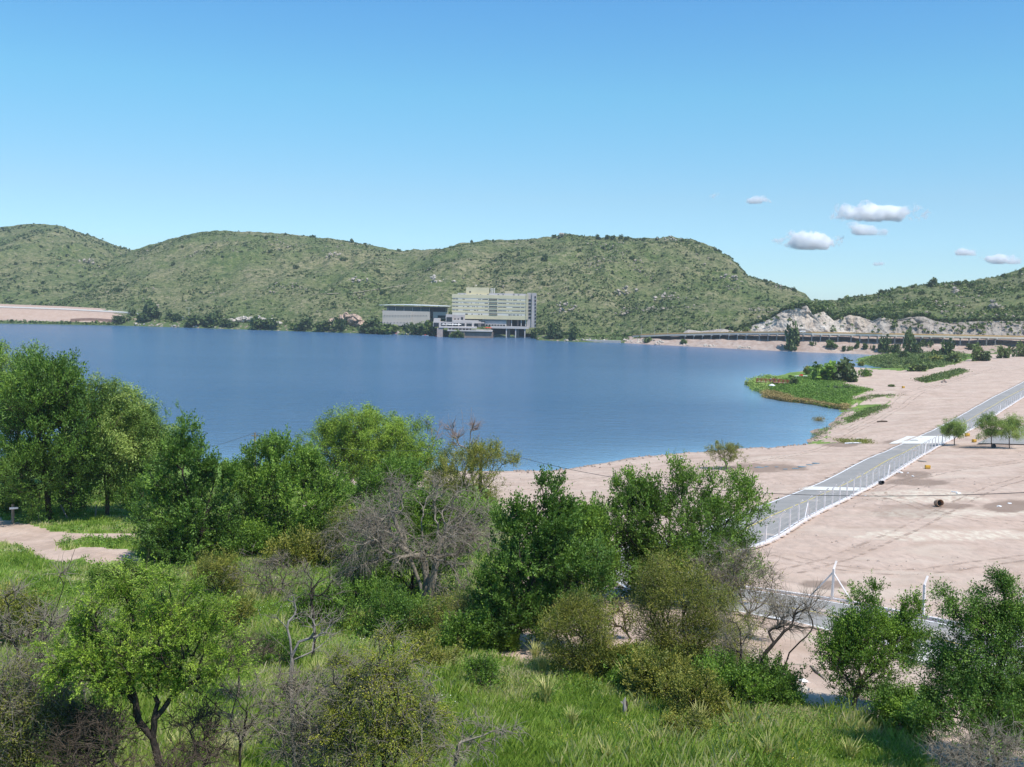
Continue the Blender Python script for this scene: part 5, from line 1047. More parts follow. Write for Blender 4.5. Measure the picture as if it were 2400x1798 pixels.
for a in [(272, 742, 762, 22, 4, 'round dark bush at the right end of the left embankment'), (290, 740, 762, 20, 4, 'second round dark bush right of the left embankment'), (350, 715, 752, 36, 16, 'tall dark tree by the far road near the lamp post'), (335, 735, 760, 26, 8, 'bush below the tall dark tree near the lamp post'), (312, 722, 742, 14, 20, 'slim bush left of the tall dark tree'),
          (395, 722, 742, 18, 22, 'small bush left of the lamp post'), (410, 728, 750, 24, 16, 'bush just left of the foot of the lamp post'), (462, 738, 770, 44, 5, 'broad dark bush right of the lamp post at the water'), (495, 742, 770, 40, 5, 'dark bush second right of the lamp post'), (525, 748, 772, 26, 4, 'small dark bush between the broad ones'),
          (545, 752, 772, 18, 3, 'tiny bush left of the low rock cut'), (600, 750, 774, 34, 4, 'dark bush below the middle of the low rock cut'), (635, 746, 774, 42, 4, 'broad dark bush below the right of the low rock cut'), (688, 758, 775, 26, 3, 'light green low bush at the waterline'), (716, 750, 776, 36, 4, 'dark rounded bush left of the tall rock face'),
          (760, 752, 778, 38, 4, 'dark bush at the left foot of the tall rock face'), (790, 742, 778, 34, 6, 'bush in front of the tall rock face'), (868, 752, 780, 46, 4, 'dark bush at the left corner of the auditorium'), (905, 756, 782, 40, 3, 'light green bush below the auditorium wall'), (975, 755, 786, 32, 4, 'dark bush below the middle of the auditorium'),
          (1010, 762, 788, 42, 3, 'light green bush between the auditorium and the terrace'), (1000, 738, 770, 20, 10, 'dark tree against the right end of the auditorium wall'), (1042, 772, 788, 10, 2, 'small light bush by the terrace wall'), (1084, 776, 790, 10, 1, 'small dark bush against the terrace wall'), (1252, 772, 796, 26, 4, 'dark bush right of the last hotel column'), (1180, 768, 784, 22, 8, 'bush below the hotel slab left of the columns'),
          (1302, 762, 795, 36, 10, 'bush on the rocks right of the hotel'), (1340, 765, 800, 30, 6, 'bush between the boulders right of the hotel'), (1275, 752, 772, 22, 20, 'dark bush behind the right stair tower')]:
    fb(*a, mat='farmid' if 'light' in a[5] else 'fardark', group=g)
g = 'bushes and trees on the slope below the bridge'
for a in [(1850, 768, 818, 34, 4, 'large round tree standing in the water in front of the bridge', 'fardark'), (1598, 798, 812, 18, 4, 'small bush at the left foot of the bridge slope', 'farmid'), (1518, 790, 804, 20, 5, 'small bush near the left end of the bridge', 'farmid'), (1948, 806, 820, 24, 8, 'light green bush on the bare slope below the bridge', 'farmid'),
          (1977, 810, 826, 9, 3, 'small dark bush at the waterline below the bridge', 'fardark'), (1991, 808, 822, 11, 4, 'small green bush next to the small dark one', 'farmid'), (2006, 800, 816, 11, 7, 'slim dark bush high on the bare slope', 'fardark'), (2024, 802, 820, 14, 6, 'dark bush leaning on the slope', 'fardark'), (2046, 804, 818, 8, 6, 'narrow dark bush before the broad reddish tree', 'fardark'),
          (2068, 797, 828, 30, 5, 'broad dark tree at the end of the bare slope', 'fardark'), (2270, 808, 824, 15, 10, 'round dark bush on the slope near the right end of the bridge', 'fardark'), (1900, 800, 812, 10, 9, 'tiny bush on the slope right of the large round tree', 'farmid')]:
    fb(*a[:6], mat=a[6], group=g)
g = 'trees and bushes on the headland'
def nb(px, py, w, h, label, mat, group, name='bush', cat='bush', D=None):
    p = gb(px, py, lo=150) if D is None else atD(px, D); k = p.y / FPX; p.z -= .2; bush(p, w * k, h * k, label, mat, group, name, cat)
for a in [(2128, 828, 28, 46, 'tallest dark tree on the headland', 'fardark'), (2100, 832, 22, 30, 'dark tree left of the tallest headland tree', 'fardark'), (2168, 826, 20, 36, 'dark upright tree right of the tallest headland tree', 'fardark'), (2152, 832, 24, 26, 'round dark bush between the headland trees', 'fardark'), (2115, 842, 22, 24, 'dark bush in front of the headland trees', 'fardark'),
          (2190, 836, 22, 20, 'light green bush right of the headland trees', 'farmid'), (2215, 836, 34, 34, 'broad dark tree at the right of the headland', 'fardark'), (2160, 846, 16, 16, 'small bush in the middle of the headland', 'fardark'), (2195, 848, 26, 18, 'rounded olive bush in front on the headland', 'olive'), (2235, 850, 34, 22, 'green bush at the right foot of the headland', 'farmid'),
          (2130, 858, 20, 16, 'small bush at the front edge of the headland', 'fardark'), (2085, 858, 14, 14, 'low dark bush above the red bank', 'fardark'), (2145, 870, 46, 18, 'wide low bush at the foot of the headland', 'farmid'), (2020, 860, 16, 16, 'grey-green bush at the tip of the headland', 'olive'), (2170, 864, 30, 14, 'low green bush beside the sandy inlet', 'farmid'),
          (2290, 846, 28, 34, 'bright green bush behind the crest of the sand', 'farmid'), (2312, 846, 34, 26, 'darker bush behind the crest of the sand', 'fardark'), (2352, 840, 26, 34, 'bush behind the crest left of the right edge', 'farmid'), (2392, 836, 22, 30, 'bush behind the crest at the right edge', 'farmid')]:
    nb(*a, group=g, name='headland_bush')
g = 'bushes on the grassy spit'
for a in [(1895, 878, 22, 24, 'leaning windswept tree on the spit beside the white boat', 'olive'), (1940, 892, 66, 52, 'large dark rounded bush left on the spit', 'mid'), (1972, 894, 60, 44, 'large dark rounded bush in the middle of the spit', 'fardark'), (1998, 895, 44, 34, 'dark bush right end of the row on the spit', 'fardark'), (2026, 882, 24, 22, 'round bush between the spit and the inlet', 'mid'),
          (1863, 902, 20, 16, 'small dark bush right of the red pier', 'fardark'), (1852, 886, 10, 10, 'tiny bush at the landward end of the red pier', 'fardark'), (1962, 912, 26, 11, 'clipped dark bush on the lawn of the spit, left one', 'fardark'), (1984, 912, 22, 10, 'clipped dark bush on the lawn of the spit, right one', 'fardark'), (2092, 906, 18, 8, 'low bush alone on the sand right of the spit', 'farmid'),
          (1752, 902, 12, 12, 'dry brown bush at the tip of the spit', 'olive')]:
    nb(*a, group=g, name='spit_bush')
B = gb(1919, 991); B.z = -.1
_rt = thing('reed_clump', 'round tuft of brown reeds standing alone in the bay', 'reeds', tuple(B))
obj('leaves', mesh('leaves', *leafquads(rg.normal(size=(500, 3)) * [.8, .7, .45] + [0, 0, .55], .5, .18, rg, 0, np.tile([[0, 0, 1.5]], (500, 1))), LM['reed'], dict(tint=np.repeat(np.clip(rg.normal(.5, .25, 500), 0, 1), 4))), _rt)
# larger dark bushes picked out on the hills
def hb(sf, qx, qy, w, label, grp): 
    p = sf(qx, qy); k = p.y / FPX; p.z -= .6; bush(p, w * k, w * k * .85, label, 'fardark', grp, 'hill_bush')
for grp, sf, lab, L in [('dark bushes dotted on the central hillside', hillM, 'dark round bush standing out on the central hillside', [(1268, 612, 16), (1474, 608, 14), (1240, 570, 9), (1352, 590, 9), (1405, 583, 11), (1270, 668, 11), (1155, 612, 8), (1336, 646, 7), (1660, 610, 10), (1715, 640, 12), (1430, 640, 7), (690, 628, 13), (632, 592, 9), (565, 593, 9), (425, 578, 8), (405, 622, 10), (518, 602, 8), (672, 648, 7), (885, 640, 10),
        (895, 690, 14), (800, 612, 12), (735, 655, 7), (620, 560, 8), (930, 655, 8), (700, 590, 7), (480, 665, 8), (1560, 640, 7), (1790, 668, 8), (1770, 700, 9), (1640, 690, 8), (1600, 600, 7), (1200, 640, 6), (1100, 610, 7), (990, 610, 7), (880, 600, 8), (280, 682, 13), (340, 686, 9), (1450, 720, 8), (1385, 700, 7), (1520, 735, 10), (1620, 745, 10)]),
        ('bushes on the skyline of the central hill', hillM, 'dark bush silhouetted on the skyline of the central hill', [(731, 556, 9), (819, 564, 9), (851, 572, 7), (928, 588, 8), (1098, 567, 7), (1150, 565, 7), (1290, 558, 12), (1395, 561, 12), (1412, 560, 14), (1430, 561, 13), (1446, 561, 12), (1462, 562, 12), (1500, 564, 11), (1530, 563, 9), (1590, 566, 10), (1625, 572, 9), (1665, 588, 8), (1735, 645, 9), (1785, 660, 10), (1850, 682, 10), (665, 551, 7)]),
        ('bushes on the left-hand far hill', hillL, 'dark bush on the left-hand far hill', [(97, 528, 6), (50, 531, 6), (107, 532, 5), (8, 538, 8), (136, 535, 6), (82, 688, 14), (60, 560, 7), (160, 580, 7), (95, 580, 8), (120, 640, 9), (40, 620, 8), (220, 600, 7)]),
        ('bushes on the right-hand hill', hillR, 'dark bush on the hill above the rock cutting', [(2060, 690, 18), (2176, 672, 22), (2235, 668, 14), (2268, 672, 16), (2130, 675, 9), (1962, 703, 8), (2000, 698, 10), (2380, 638, 8), (2340, 648, 10), (2150, 690, 14), (2290, 690, 12), (2380, 700, 14), (1870, 722, 12), (2020, 735, 12), (2100, 742, 16), (2230, 752, 14)])]:
    for qx, qy, w in L: hb(sf, qx, qy, w, lab, grp)
# tussocks in the meadow
def tussock(px, py, hpx, label, n=150, mat='straw'):
    p = gb(px, py); h = hpx * p.y / FPX; r = np.random.default_rng(int(px)); a = r.uniform(0, 6.28, n); sp_ = r.uniform(.05, .60, n) ** 1.2; L = h * r.uniform(.7, 1.15, n)
    b0 = np.stack([r.normal(size=n) * .06, r.normal(size=n) * .06, a * 0 - .03], 1); d = np.stack([np.cos(a) * sp_, np.sin(a) * sp_, np.ones(n)], 1); w = .009 + h * .004; side = np.stack([-np.sin(a), np.cos(a), a * 0], 1) * w
    m1 = b0 + d * (L * .6)[:, None]; t1 = b0 + d * (L * .95)[:, None] + np.stack([np.cos(a), np.sin(a), -.5 + a * 0], 1) * (L * .18 * sp_ * 2)[:, None]
    V = np.stack([b0 - side, b0 + side, m1 + side, m1 - side, t1 + side * .25, t1 - side * .25], 1).reshape(-1, 3); i = np.arange(n)[:, None] * 6
    F = np.concatenate([i + np.array([[0, 1, 2, 3]]), i + np.array([[3, 2, 4, 5]])]); t = np.clip(r.normal(.55, .25, n), 0, 1)
    tag(obj('grass_tussock', mesh('grass_tussock', V, F, LM[mat], dict(tint=np.repeat(t, 6))), loc=p), label, 'tussock', 'pale tussocks of pampas grass')
for a in [(1270, 1590, 50, 'pale tussock beside the dark leafy tree trunk'), (1280, 1650, 68, 'large fan-shaped tussock in the middle of the meadow'), (1478, 1632, 66, 'large fan-shaped tussock below the feathery shrub'), (742, 1600, 60, 'pale fan tussock right of the slender dead tree'), (592, 1410, 36, 'bluish tussock in front of the dead brush heap'), (1255, 1555, 44, 'small tussock at the edge of the pale track'),
          (1750, 1640, 44, 'tussock beside the leafy bush under the burnt tree'), (1340, 1700, 46, 'thin upright tussock right of centre in the meadow'), (1545, 1760, 60, 'dark tussock below the weathered stump'), (1640, 1705, 56, 'tussock at the lower right of the meadow'), (420, 1770, 60, 'long-bladed tussock right of the black trunk'), (560, 1790, 60, 'tussock at the bottom left beside the bare branches'),
          (660, 1490, 40, 'small tussock behind the slender dead tree'), (1990, 1785, 50, 'straw tussock at the bottom right'), (1800, 1790, 60, 'straw tussock at the bottom edge right of centre'), (1420, 1790, 60, 'straw tussock at the bottom edge in the centre'), (860, 1460, 30, 'thin pale tussock under the grey leafless tree'), (1060, 1440, 34, 'tussock at the foot of the grey trunks')]:
    tussock(*a[:2], a[2] * 1.15, a[3], n=90, mat='tuss')
# ================================================================== HOTEL AND AUDITORIUM
def hp(cx, cy, Y): return at(850 + cx / 4.424, 640 + cy / 4.424, Y)      # from a close view of the photograph
HY = 815.0
WALLY = flat('yellow_render', (.59, .52, .33), .85, .06, .2); WALLYD = flat('ochre_render', (.50, .44, .29), .85, .06, .2)
WALLG = flat('grey_render', (.43, .385, .365), .85, .08, .3); WALLL = flat('light_render', (.50, .455, .43), .85, .06, .3); WALLW = flat('white_render', (.60, .565, .49), .8, .05, .3)
DARKW, _t, _b = mk('dark_glass'); _b.inputs['Base Color'].default_value = (.03, .035, .04, 1); _b.inputs['Roughness'].default_value = .3; _b.inputs['Specular IOR Level'].default_value = .2
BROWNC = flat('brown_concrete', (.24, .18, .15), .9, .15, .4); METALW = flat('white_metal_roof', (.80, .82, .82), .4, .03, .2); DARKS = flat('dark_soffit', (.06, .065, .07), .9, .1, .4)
def hb3(mb, cx0, cy0, cx1, cy1, y0, y1):
    """box spanning a rectangle of the close view, between depths y0 and y1 behind the facade"""
    Y = HY + y0; a = hp(cx0, (cy0 + cy1) / 2, Y); b_ = hp(cx1, (cy0 + cy1) / 2, Y); c = hp((cx0 + cx1) / 2, cy0, Y); d = hp((cx0 + cx1) / 2, cy1, Y)
    return mb.box(a.x - HO.x, b_.x - HO.x, y0, y1, d.z, c.z)
HO = Vector((hp(1300, 560, HY).x, HY, 0))
hotel = thing('hotel_building', 'long pale yellow lakeside hotel with rows of windows, raised on columns over the water', 'building', tuple(HO))
def part(name, mat, rects, parent=hotel, label=None):
    mb = MB()
    for r in rects: hb3(mb, *r)
    o = mb.build(name, mat, parent)
    if label: o['label'] = label
    return o
sl_ = lambda cx: (cx - 925) * .021       # the horizontal lines sink slightly to the right in the photo
part('wall', WALLW, [(930, 226, 1688, 470, .14, 15)])
for k, (a, b_) in enumerate([(222, 257), (273, 295), (311, 333), (349, 371), (387, 408)]): part('parapet_band', WALLY, [(925, a + 7, 1692, b_ + 7, 0, 1.8)])
part('parapet_band', WALLY, [(925, 430, 1060, 436, .6, 1.8), (1060, 440, 1692, 478, 0, 1.8), (1060, 478, 1692, 481, 0, 15)])
wm = []
for k, cy0 in enumerate([264, 303, 341, 379, 417]):
    for a, b_ in [(932, 957), (963, 990), (1265, 1300), (1405, 1448), (1450, 1490)] + ([(1592, 1632), (1640, 1678)] if 0 < k < 4 else []):
        if k == 4 and a in (932, 963, 1265, 1405, 1450): continue
        part('window', DARKW, [(a, cy0 + sl_(a), b_, cy0 + 15 + sl_(a) * .6, .03, .6)])
    part('balcony', DARKW, [(1310, cy0 - 3 + 7, 1396, cy0 + 21 + 7 - 6, -.06, .9)]); part('balcony_rail', WALLYD, [(1310, cy0 + 13, 1396, cy0 + 18, -.4, -.1)])
    r_ = random.Random(k)
    for q in range(12 if k else 9):
        a = r_.choice([1000 + r_.random() * 250, 1500 + r_.random() * 170]) if k in (0, 4) else r_.choice([1000 + r_.random() * 250, 1500 + r_.random() * 80, 1010 + r_.random() * 200])
        part('window', DARKW, [(a, cy0 + 1 + sl_(a), a + r_.choice([9, 12, 24]), cy0 + 14 + sl_(a) * .6, .04, .6)])
part('side_fin', WALLYD, [(1692, 218, 1716, 484, -.3, 15.5)])
part('penthouse', WALLY, [(1072, 150, 1310, 224, 4, 12)]); part('penthouse', WALLYD, [(1477, 186, 1565, 226, 4, 12)], label='smaller roof block at the right')
part('window', DARKW, [(1106, 188, 1122, 204, 3.9, 4.3)])
part('roof_parapet', WALLL, [(985, 208, 1075, 228, 1.0, 14), (1310, 212, 1700, 232, 1.0, 14)])
for a in (1000, 1045, 1180, 1215, 1290, 1400, 1450, 1560, 1610): part('roof_vent', DARKS, [(a, 216 + sl_(a) * .5, a + 14, 226 + sl_(a) * .5, .5, 1.2)])
for a in (1327, 1344, 1361): part('flue_pipe', WALLW, [(a, 156, a + 9, 216, 5, 6)])
mb = MB(); p = hp(1176, 131, HY + 6); mb.tube([(p.x - HO.x, 6, p.z - 1.4), (p.x - HO.x, 6, p.z - .2)], .12, 5); mb.tube([(p.x - HO.x, 6, p.z - .3), (p.x - HO.x, 6, p.z + .1), (p.x - HO.x, 6, p.z + .5)], [.3, .75, .2], 8); mb.build('roof_aerial', WALLW, hotel)
# right stair tower
part('stair_tower', WALLG, [(1704, 205, 1748, 568, 2, 13), (1752, 208, 1800, 566, 1, 11)])
for k in range(9): part('window', DARKW, [(1783, 240 + k * 36.5, 1797, 262 + k * 36.5, .7, 1.3)])
for k in range(6): part('window', DARKW, [(1720, 272 + k * 36, 1744, 292 + k * 36, 1.7, 2.3)])
# lower storeys
part('lower_wall', WALLL, [(1060, 481, 1490, 500, 2.5, 14), (1195, 500, 1490, 552, 1.5, 14)]); part('glass_band', DARKW, [(1062, 464, 1240, 487, 2.0, 2.45)]); part('glass_band', flat('grey_glass', (.22, .25, .28), .3, .1), [(1260, 476, 1486, 499, 2.0, 2.45)])
for k in range(9): part('window', DARKW, [(1215 + k * 30, 531 + k * .7, 1237 + k * 30, 548 + k * .7, 1.2, 1.6)])
part('core', BROWNC, [(1494, 482, 1532, 556, 3, 9), (1600, 484, 1618, 556, 3, 6)]); part('open_storey', DARKS, [(1532, 484, 1690, 556, 9, 12)])
for a in (1540, 1640, 1686): part('column', WALLL, [(a, 482, a + 8, 552, 1.2, 2.2)])
part('floor_slab', WALLL, [(1325, 553, 1722, 577, -.5, 14)])
for a in (1484, 1580, 1676): part('column', WALLL, [(a, 577, a + 11, 700, .2, 1.4)])
part('core', BROWNC, [(1497, 577, 1528, 700, 3, 8), (1592, 577, 1620, 700, 3, 8)]); part('undercroft', DARKS, [(1330, 577, 1690, 640, 12, 13.5)])
# left low wing
part('low_wing', WALLG, [(862, 430, 936, 512, -3, 10), (936, 434, 1060, 492, 0, 12)]); part('window', DARKW, [(870, 458, 926, 510, -3.3, -2.9)])
for a in (952, 985): part('window', DARKW, [(a, 470, a + 12, 484, -.3, .1)])
part('window', DARKW, [(1020, 458, 1042, 488, -.3, .1)])
part('gallery', WALLL, [(735, 472, 800, 508, -2, 8), (730, 508, 1130, 560, -4, 8), (1130, 492, 1200, 560, -4, 4), (930, 488, 1130, 508, -4, 6)]); 
for a, b_ in [(737, 790), (812, 862), (872, 928), (938, 990), (1003, 1058), (1076, 1132), (1156, 1196)]: part('gallery_window', DARKW, [(a, 516 + (a - 737) * .02, b_, 556 + (a - 737) * .02, -4.3, -3.9)])
part('gallery_window', DARKW, [(1225, 503, 1268, 556, -1, 1.4)])
part('entrance_tower', WALLG, [(1196, 505, 1226, 560, -3, 4)]); part('awning', WALLL, [(1170, 512, 1262, 522, -6, -3)])
# terrace
part('terrace_slab', WALLL, [(790, 556, 1180, 572, -15, -4), (878, 594, 1345, 606, -18, -4)]); part('terrace_wall', BROWNC, [(900, 606, 1060, 700, -17.5, -6), (1060, 618, 1352, 700, -16.5, -6)]); part('terrace_wall', flat('pinkish_wall', (.42, .33, .29), .9, .12, .5), [(770, 572, 830, 700, -14.5, -5)], label='pinkish end wall of the terrace')
part('lower_hall', DARKS, [(884, 572, 1120, 596, -11, -6)])
for k in range(7): part('column', WALLL, [(884 + k * 36, 572, 890 + k * 36, 596, -14.8, -14.2)])
part('terrace_rail', WALLL, [(1120, 584, 1345, 588, -17.6, -17.4)])
# auditorium
HY = 866.0
aud = thing('auditorium_building', 'grey box-shaped hall with a thin curved white roof beside the hotel', 'building', (hp(480, 560, HY).x, HY, 0)); _o = HO; HO = Vector((hp(480, 560, HY).x, HY, 0))
part('wall', flat('panel_grey', (.50, .45, .40), .8, .05, .3), [(205, 392, 506, 545, -4, 22), (506, 398, 696, 545, -3, 22)], aud); part('plinth', WALLL, [(205, 505, 506, 545, -4.3, -4)], aud); part('dark_base', DARKS, [(290, 545, 530, 640, 0, 20), (506, 545, 720, 640, -1, 20)], aud)
for row, y_ in ((0, 440), (1, 512)):
    for k in range(16 if row == 0 else 8):
        part('small_window', DARKW, [(222 + k * 29 if row == 0 else 222 + k * 34, y_ - 3, 229 + k * 29 if row == 0 else 229 + k * 34, y_ + 3, -4.6 if 222 + k * 29 < 500 or row else -3.5, -3.6 if 222 + k * 29 < 500 or row else -2.9)], aud)
part('glass_band', flat('greenish_glass', (.10, .13, .13), .25, .2, .2), [(250, 352, 700, 396, -1, 20)], aud); part('dark_wing', DARKS, [(696, 360, 730, 470, 0, 18), (700, 356, 865, 408, 2, 18)], aud); part('side_wing', WALLL, [(728, 404, 860, 470, 0, 14)], aud)
part('side_window', DARKW, [(778, 440, 860, 466, -.4, .1)], aud)
for k in range(6): part('roof_column', WALLL, [(250 + k * 88, 355, 255 + k * 88, 394, -1.4, -1.05)], aud)
for a in (262, 862, 880): part('roof_column', WALLL, [(a, 356, a + 4, 430, -2, -1.7)], aud)
def roofz(u): return 0
mb = MB(); n = 24; V = []
for j, (yy, dz) in enumerate(((-5, 0), (-5, -7.5), (24, -7.5), (24, 0))):
    for i in range(n + 1):
        u = i / n; cx_ = 170 + u * 728; top = 331 - 9 * math.sin(math.pi * (u * .95 + .02)) * (1 - u) + 22 * max(0, u - .35) ** 1.4; p = hp(cx_, top - (dz if dz else 0) * (1.0 - .55 * abs(u - .5) * 2) , HY + yy if j < 2 else HY - 5); V.append((p.x - HO.x, yy, p.z))
F = [(j * (n + 1) + i, j * (n + 1) + i + 1, ((j + 1) % 4) * (n + 1) + i + 1, ((j + 1) % 4) * (n + 1) + i) for j in range(4) for i in range(n)]
F += [(0, n + 1, 2 * (n + 1), 3 * (n + 1)), (n, 2 * n + 1, 3 * n + 2, 4 * n + 3)]
mb.add(V, F); mb.build('roof', METALW, aud); part('soffit', DARKS, [(230, 350, 880, 357, -4.4, 22)], aud)
HO = _o
HY = 815.0
# parasols on the terraces
def canopy_m(r, h, n=8):
    V = [(0, 0, h)] + [(r * math.cos(t), r * math.sin(t), 0) for t in np.arange(n) * 2 * math.pi / n] + [(r * math.cos(t), r * math.sin(t), -.15) for t in np.arange(n) * 2 * math.pi / n]
    return V, [(0, 1 + i, 1 + (i + 1) % n) for i in range(n)] + [(1 + i, 1 + n + i, 1 + n + (i + 1) % n) for i in range(n)] + [(1 + i, 1 + n + (i + 1) % n, 1 + (i + 1) % n) for i in range(n)]
def parasol(p, mat, label, group, r=1.5, hgt=2.3):
    t = thing('parasol', label, 'parasol', tuple(p), 0, group); MB().tube([(0, 0, 0), (0, 0, hgt)], .05, 6).build('pole', WALLW, t); V, F = canopy_m(r, .55); MB().add([(a, b_, c + hgt - .45) for a, b_, c in V], F).build('canopy', mat, t)
tz = hp(900, 556, HY - 9).z
for k, a in enumerate((838, 880, 905, 935, 965, 1000)): parasol(Vector((hp(a, 556, HY - 10).x, HY - 10 + (k % 2) * 2, tz)), WHITE, ['leftmost white parasol on the upper hotel terrace', 'second white parasol from the left on the upper hotel terrace', 'third white parasol from the left on the hotel terrace', 'fourth white parasol from the left on the hotel terrace', 'fifth white parasol from the left on the hotel terrace', 'rightmost white parasol on the upper hotel terrace'][k], 'white parasols on the hotel terrace', 1.9)
RED = flat('red_fabric', (.62, .05, .035), .7, .1)
tz = hp(1200, 594, HY - 12).z
for k, a in enumerate((1290, 1318)): parasol(Vector((hp(a, 594, HY - 12).x, HY - 12, tz)), RED, ['left red parasol at the end of the lower hotel terrace', 'right red parasol at the end of the lower hotel terrace'][k], 'red parasols on the hotel terrace', 2.0, 2.6)
for cx_, w_, h_, mt_, lb in [(975, 9, 10, 'farmid', 'small light bush growing before the terrace wall'), (1035, 5, 9, 'fardark', 'narrow dark bush against the lower terrace wall'), (690, 17, 19, 'farmid', 'light green bush in front of the gap between hall and hotel'), (660, 8, 16, 'fardark', 'dark tree beside the right end of the grey hall'), (265, 20, 14, 'farmid', 'light green bush below the left of the grey hall'), (150, 14, 13, 'fardark', 'dark bush left of the grey hall corner'), (560, 10, 15, 'fardark', 'dark bush below the middle of the grey hall')]:
    p = hp(cx_, 640, 796 if cx_ > 900 else 838); p.z = -.3; bush(p, w_, h_ * .55, lb, mt_, 'bushes in front of the lakeside buildings', 'waterside_bush')
# moored boats
def boat(px, py, L, mat, label, rz=0.0, z=0.0, name='boat'):
    x, y = on_z(px, py, z); t = thing(name, label, 'boat', (x, y, z), rz, 'small boats on the water'); n = 9; V = []
    for i in range(n):
        u = i / (n - 1); w = .34 * L * .5 * (1 - abs(u * 1.15 - .15) ** 3) ** .5 if u < .99 else .02; w = max(w, .03); X = (u - .5) * L
        V += [(X, -w, .55 + .15 * u), (X, -w * .6, .0), (X, w * .6, .0), (X, w, .55 + .15 * u)]
    F = [(i * 4 + j, i * 4 + j + 1, i * 4 + 5 + j, i * 4 + 4 + j) for i in range(n - 1) for j in range(3)] + [(i * 4 + 3, i * 4, i * 4 + 4, i * 4 + 7) for i in range(n - 1)] + [(3, 2, 1, 0)]
    MB().add(V, F).build('hull', mat, t); MB().box(-.15 * L, .08 * L, -.13 * L, .13 * L, .58, .95).box(-.05 * L, .08 * L, -.11 * L, .11 * L, .95, 1.25).build('cabin', RED if mat is WHITE else WHITE, t); return t
boat(997, 787.5, 5.5, WHITE, 'white motorboat with a red deck moored left of the terrace', .1); boat(1028, 788.5, 5, RED, 'small red boat moored next to the white motorboat', -.15); boat(928, 784, 5, WHITE, 'white boat moored below the auditorium bushes', .05)
# ------------------------------------------------------------------ bridge
ORANGE = flat('orange_paint', (.46, .30, .13), .7, .15, 1); DECKC = flat('deck_concrete', (.60, .55, .47), .85, .08, .4)
bp0, bp1 = 1480, 2800; bx = np.linspace(bp0, bp1, 130); dz = deck_z(bx) + .4; D = D0(bx) + 13
bridge = thing('road_viaduct', 'long low concrete viaduct with an orange rail hugging the cliff above the lake', 'bridge', (float(uof(1900)) * 700, 700, 0)); o3 = np.array([float(uof(1900)) * 700, 700, 0])
def strip(name, mat, d_in, d_out, z0, z1, sel=slice(None), par=None):
    X, Dv, Z = bx[sel], D[sel], dz[sel]; rows = []
    for dd, zz in ((d_in, z1), (d_in, z0), (d_out, z0), (d_out, z1), (d_in, z1)): rows.append(np.stack([uof(X) * (Dv + dd), Dv + dd, Z + zz], -1) - o3)
    return obj(name, mesh(name, np.array(rows), grid_faces(5, len(X)), mat), par or bridge)
strip('deck', DECKC, 0, 11, -1.0, .15); strip('guard_rail', ORANGE, .1, .35, .16, .60); strip('rear_rail', ORANGE, 10.4, 10.6, .16, .8); strip('underside', DARKS, 1.2, 11, -1.5, -1.01)
for k in range(38):
    a = 1600 + k * 21.5
    if a > 2340: break
    i = int(np.argmin(np.abs(bx - a))); x, y, z = uof(bx[i]) * (D[i] + 2), D[i] + 2, dz[i]
    MB().box(x - .3 - o3[0], x + .3 - o3[0], y - .4 - o3[1], y + .4 - o3[1], z - 6.0, z - 1.5).box(x - .5 - o3[0], x + .5 - o3[0], y - 2.6 - o3[1], y + 6 - o3[1], z - 1.62, z - 1.02).build('pier', GREYC, bridge)
# far road on the left embankment
ex = np.linspace(-500, 330, 90); rows = []
for dd in (36, 36, 43): rows.append([tuple(far_pt(float(a), dd) + Vector((0, 0, (1.6 if len(rows) == 1 else .35) if len(rows) < 2 else .35))) for a in ex])
rows = [rows[0], rows[1], [tuple(Vector(p) + Vector((0, .8, 0))) for p in rows[1]], [tuple(Vector(p) + Vector((0, 7, -1.2))) for p in rows[1]]]
o = obj('embankment_road', mesh('embankment_road', np.array(rows), grid_faces(4, 90), flat('pale_kerb', (.72, .70, .66), .8, .05, .3))); struct(o)
ex = np.linspace(165, 275, 30); V = []
for top in (3.6, .2):
    for a in ex: p = far_pt(float(a), 5 + 2 * math.sin((a - 165) / 110 * math.pi)); V.append((p.x, p.y - 1.5, p.z - 2 + top * (1 if top < 1 else 1)))
for a in ex: p = far_pt(float(a), 5 + 2 * math.sin((a - 165) / 110 * math.pi)); V.append((p.x, p.y + 1.5, p.z + 1.6))
tag(obj('retaining_wall', mesh('retaining_wall', [V[60 + i] for i in range(30)] + V[:30] + V[30:60], grid_faces(3, 30), flat('red_stone', (.32, .19, .14), .9, .2, .5))), 'curved reddish retaining wall at the foot of the left embankment', 'wall')
# hillside track
for pts, nm, lb, sf in [([(700, 693), (760, 691), (820, 688), (870, 682), (920, 673), (960, 668)], 'hill_track', '', hillM), ([(98, 716), (104, 702), (112, 700)], 'stair_track', '', None)]:
    if sf is None: continue
    P = catmull([tuple(sf(*q)) for q in pts], 6) if False else np.array([tuple(sf(*q)) for q in pts]); n = 40; t = np.linspace(0, len(P) - 1, n); C = np.stack([np.interp(t, range(len(P)), P[:, k]) for k in range(3)], 1)
    rows = [C + [0, -1.2, .0], C + [0, .0, .35], C + [0, 1.2, .5]]; struct(obj(nm, mesh(nm, np.array(rows), grid_faces(3, n), flat('track_dirt', (.30, .26, .18), .9, .2, .3))))
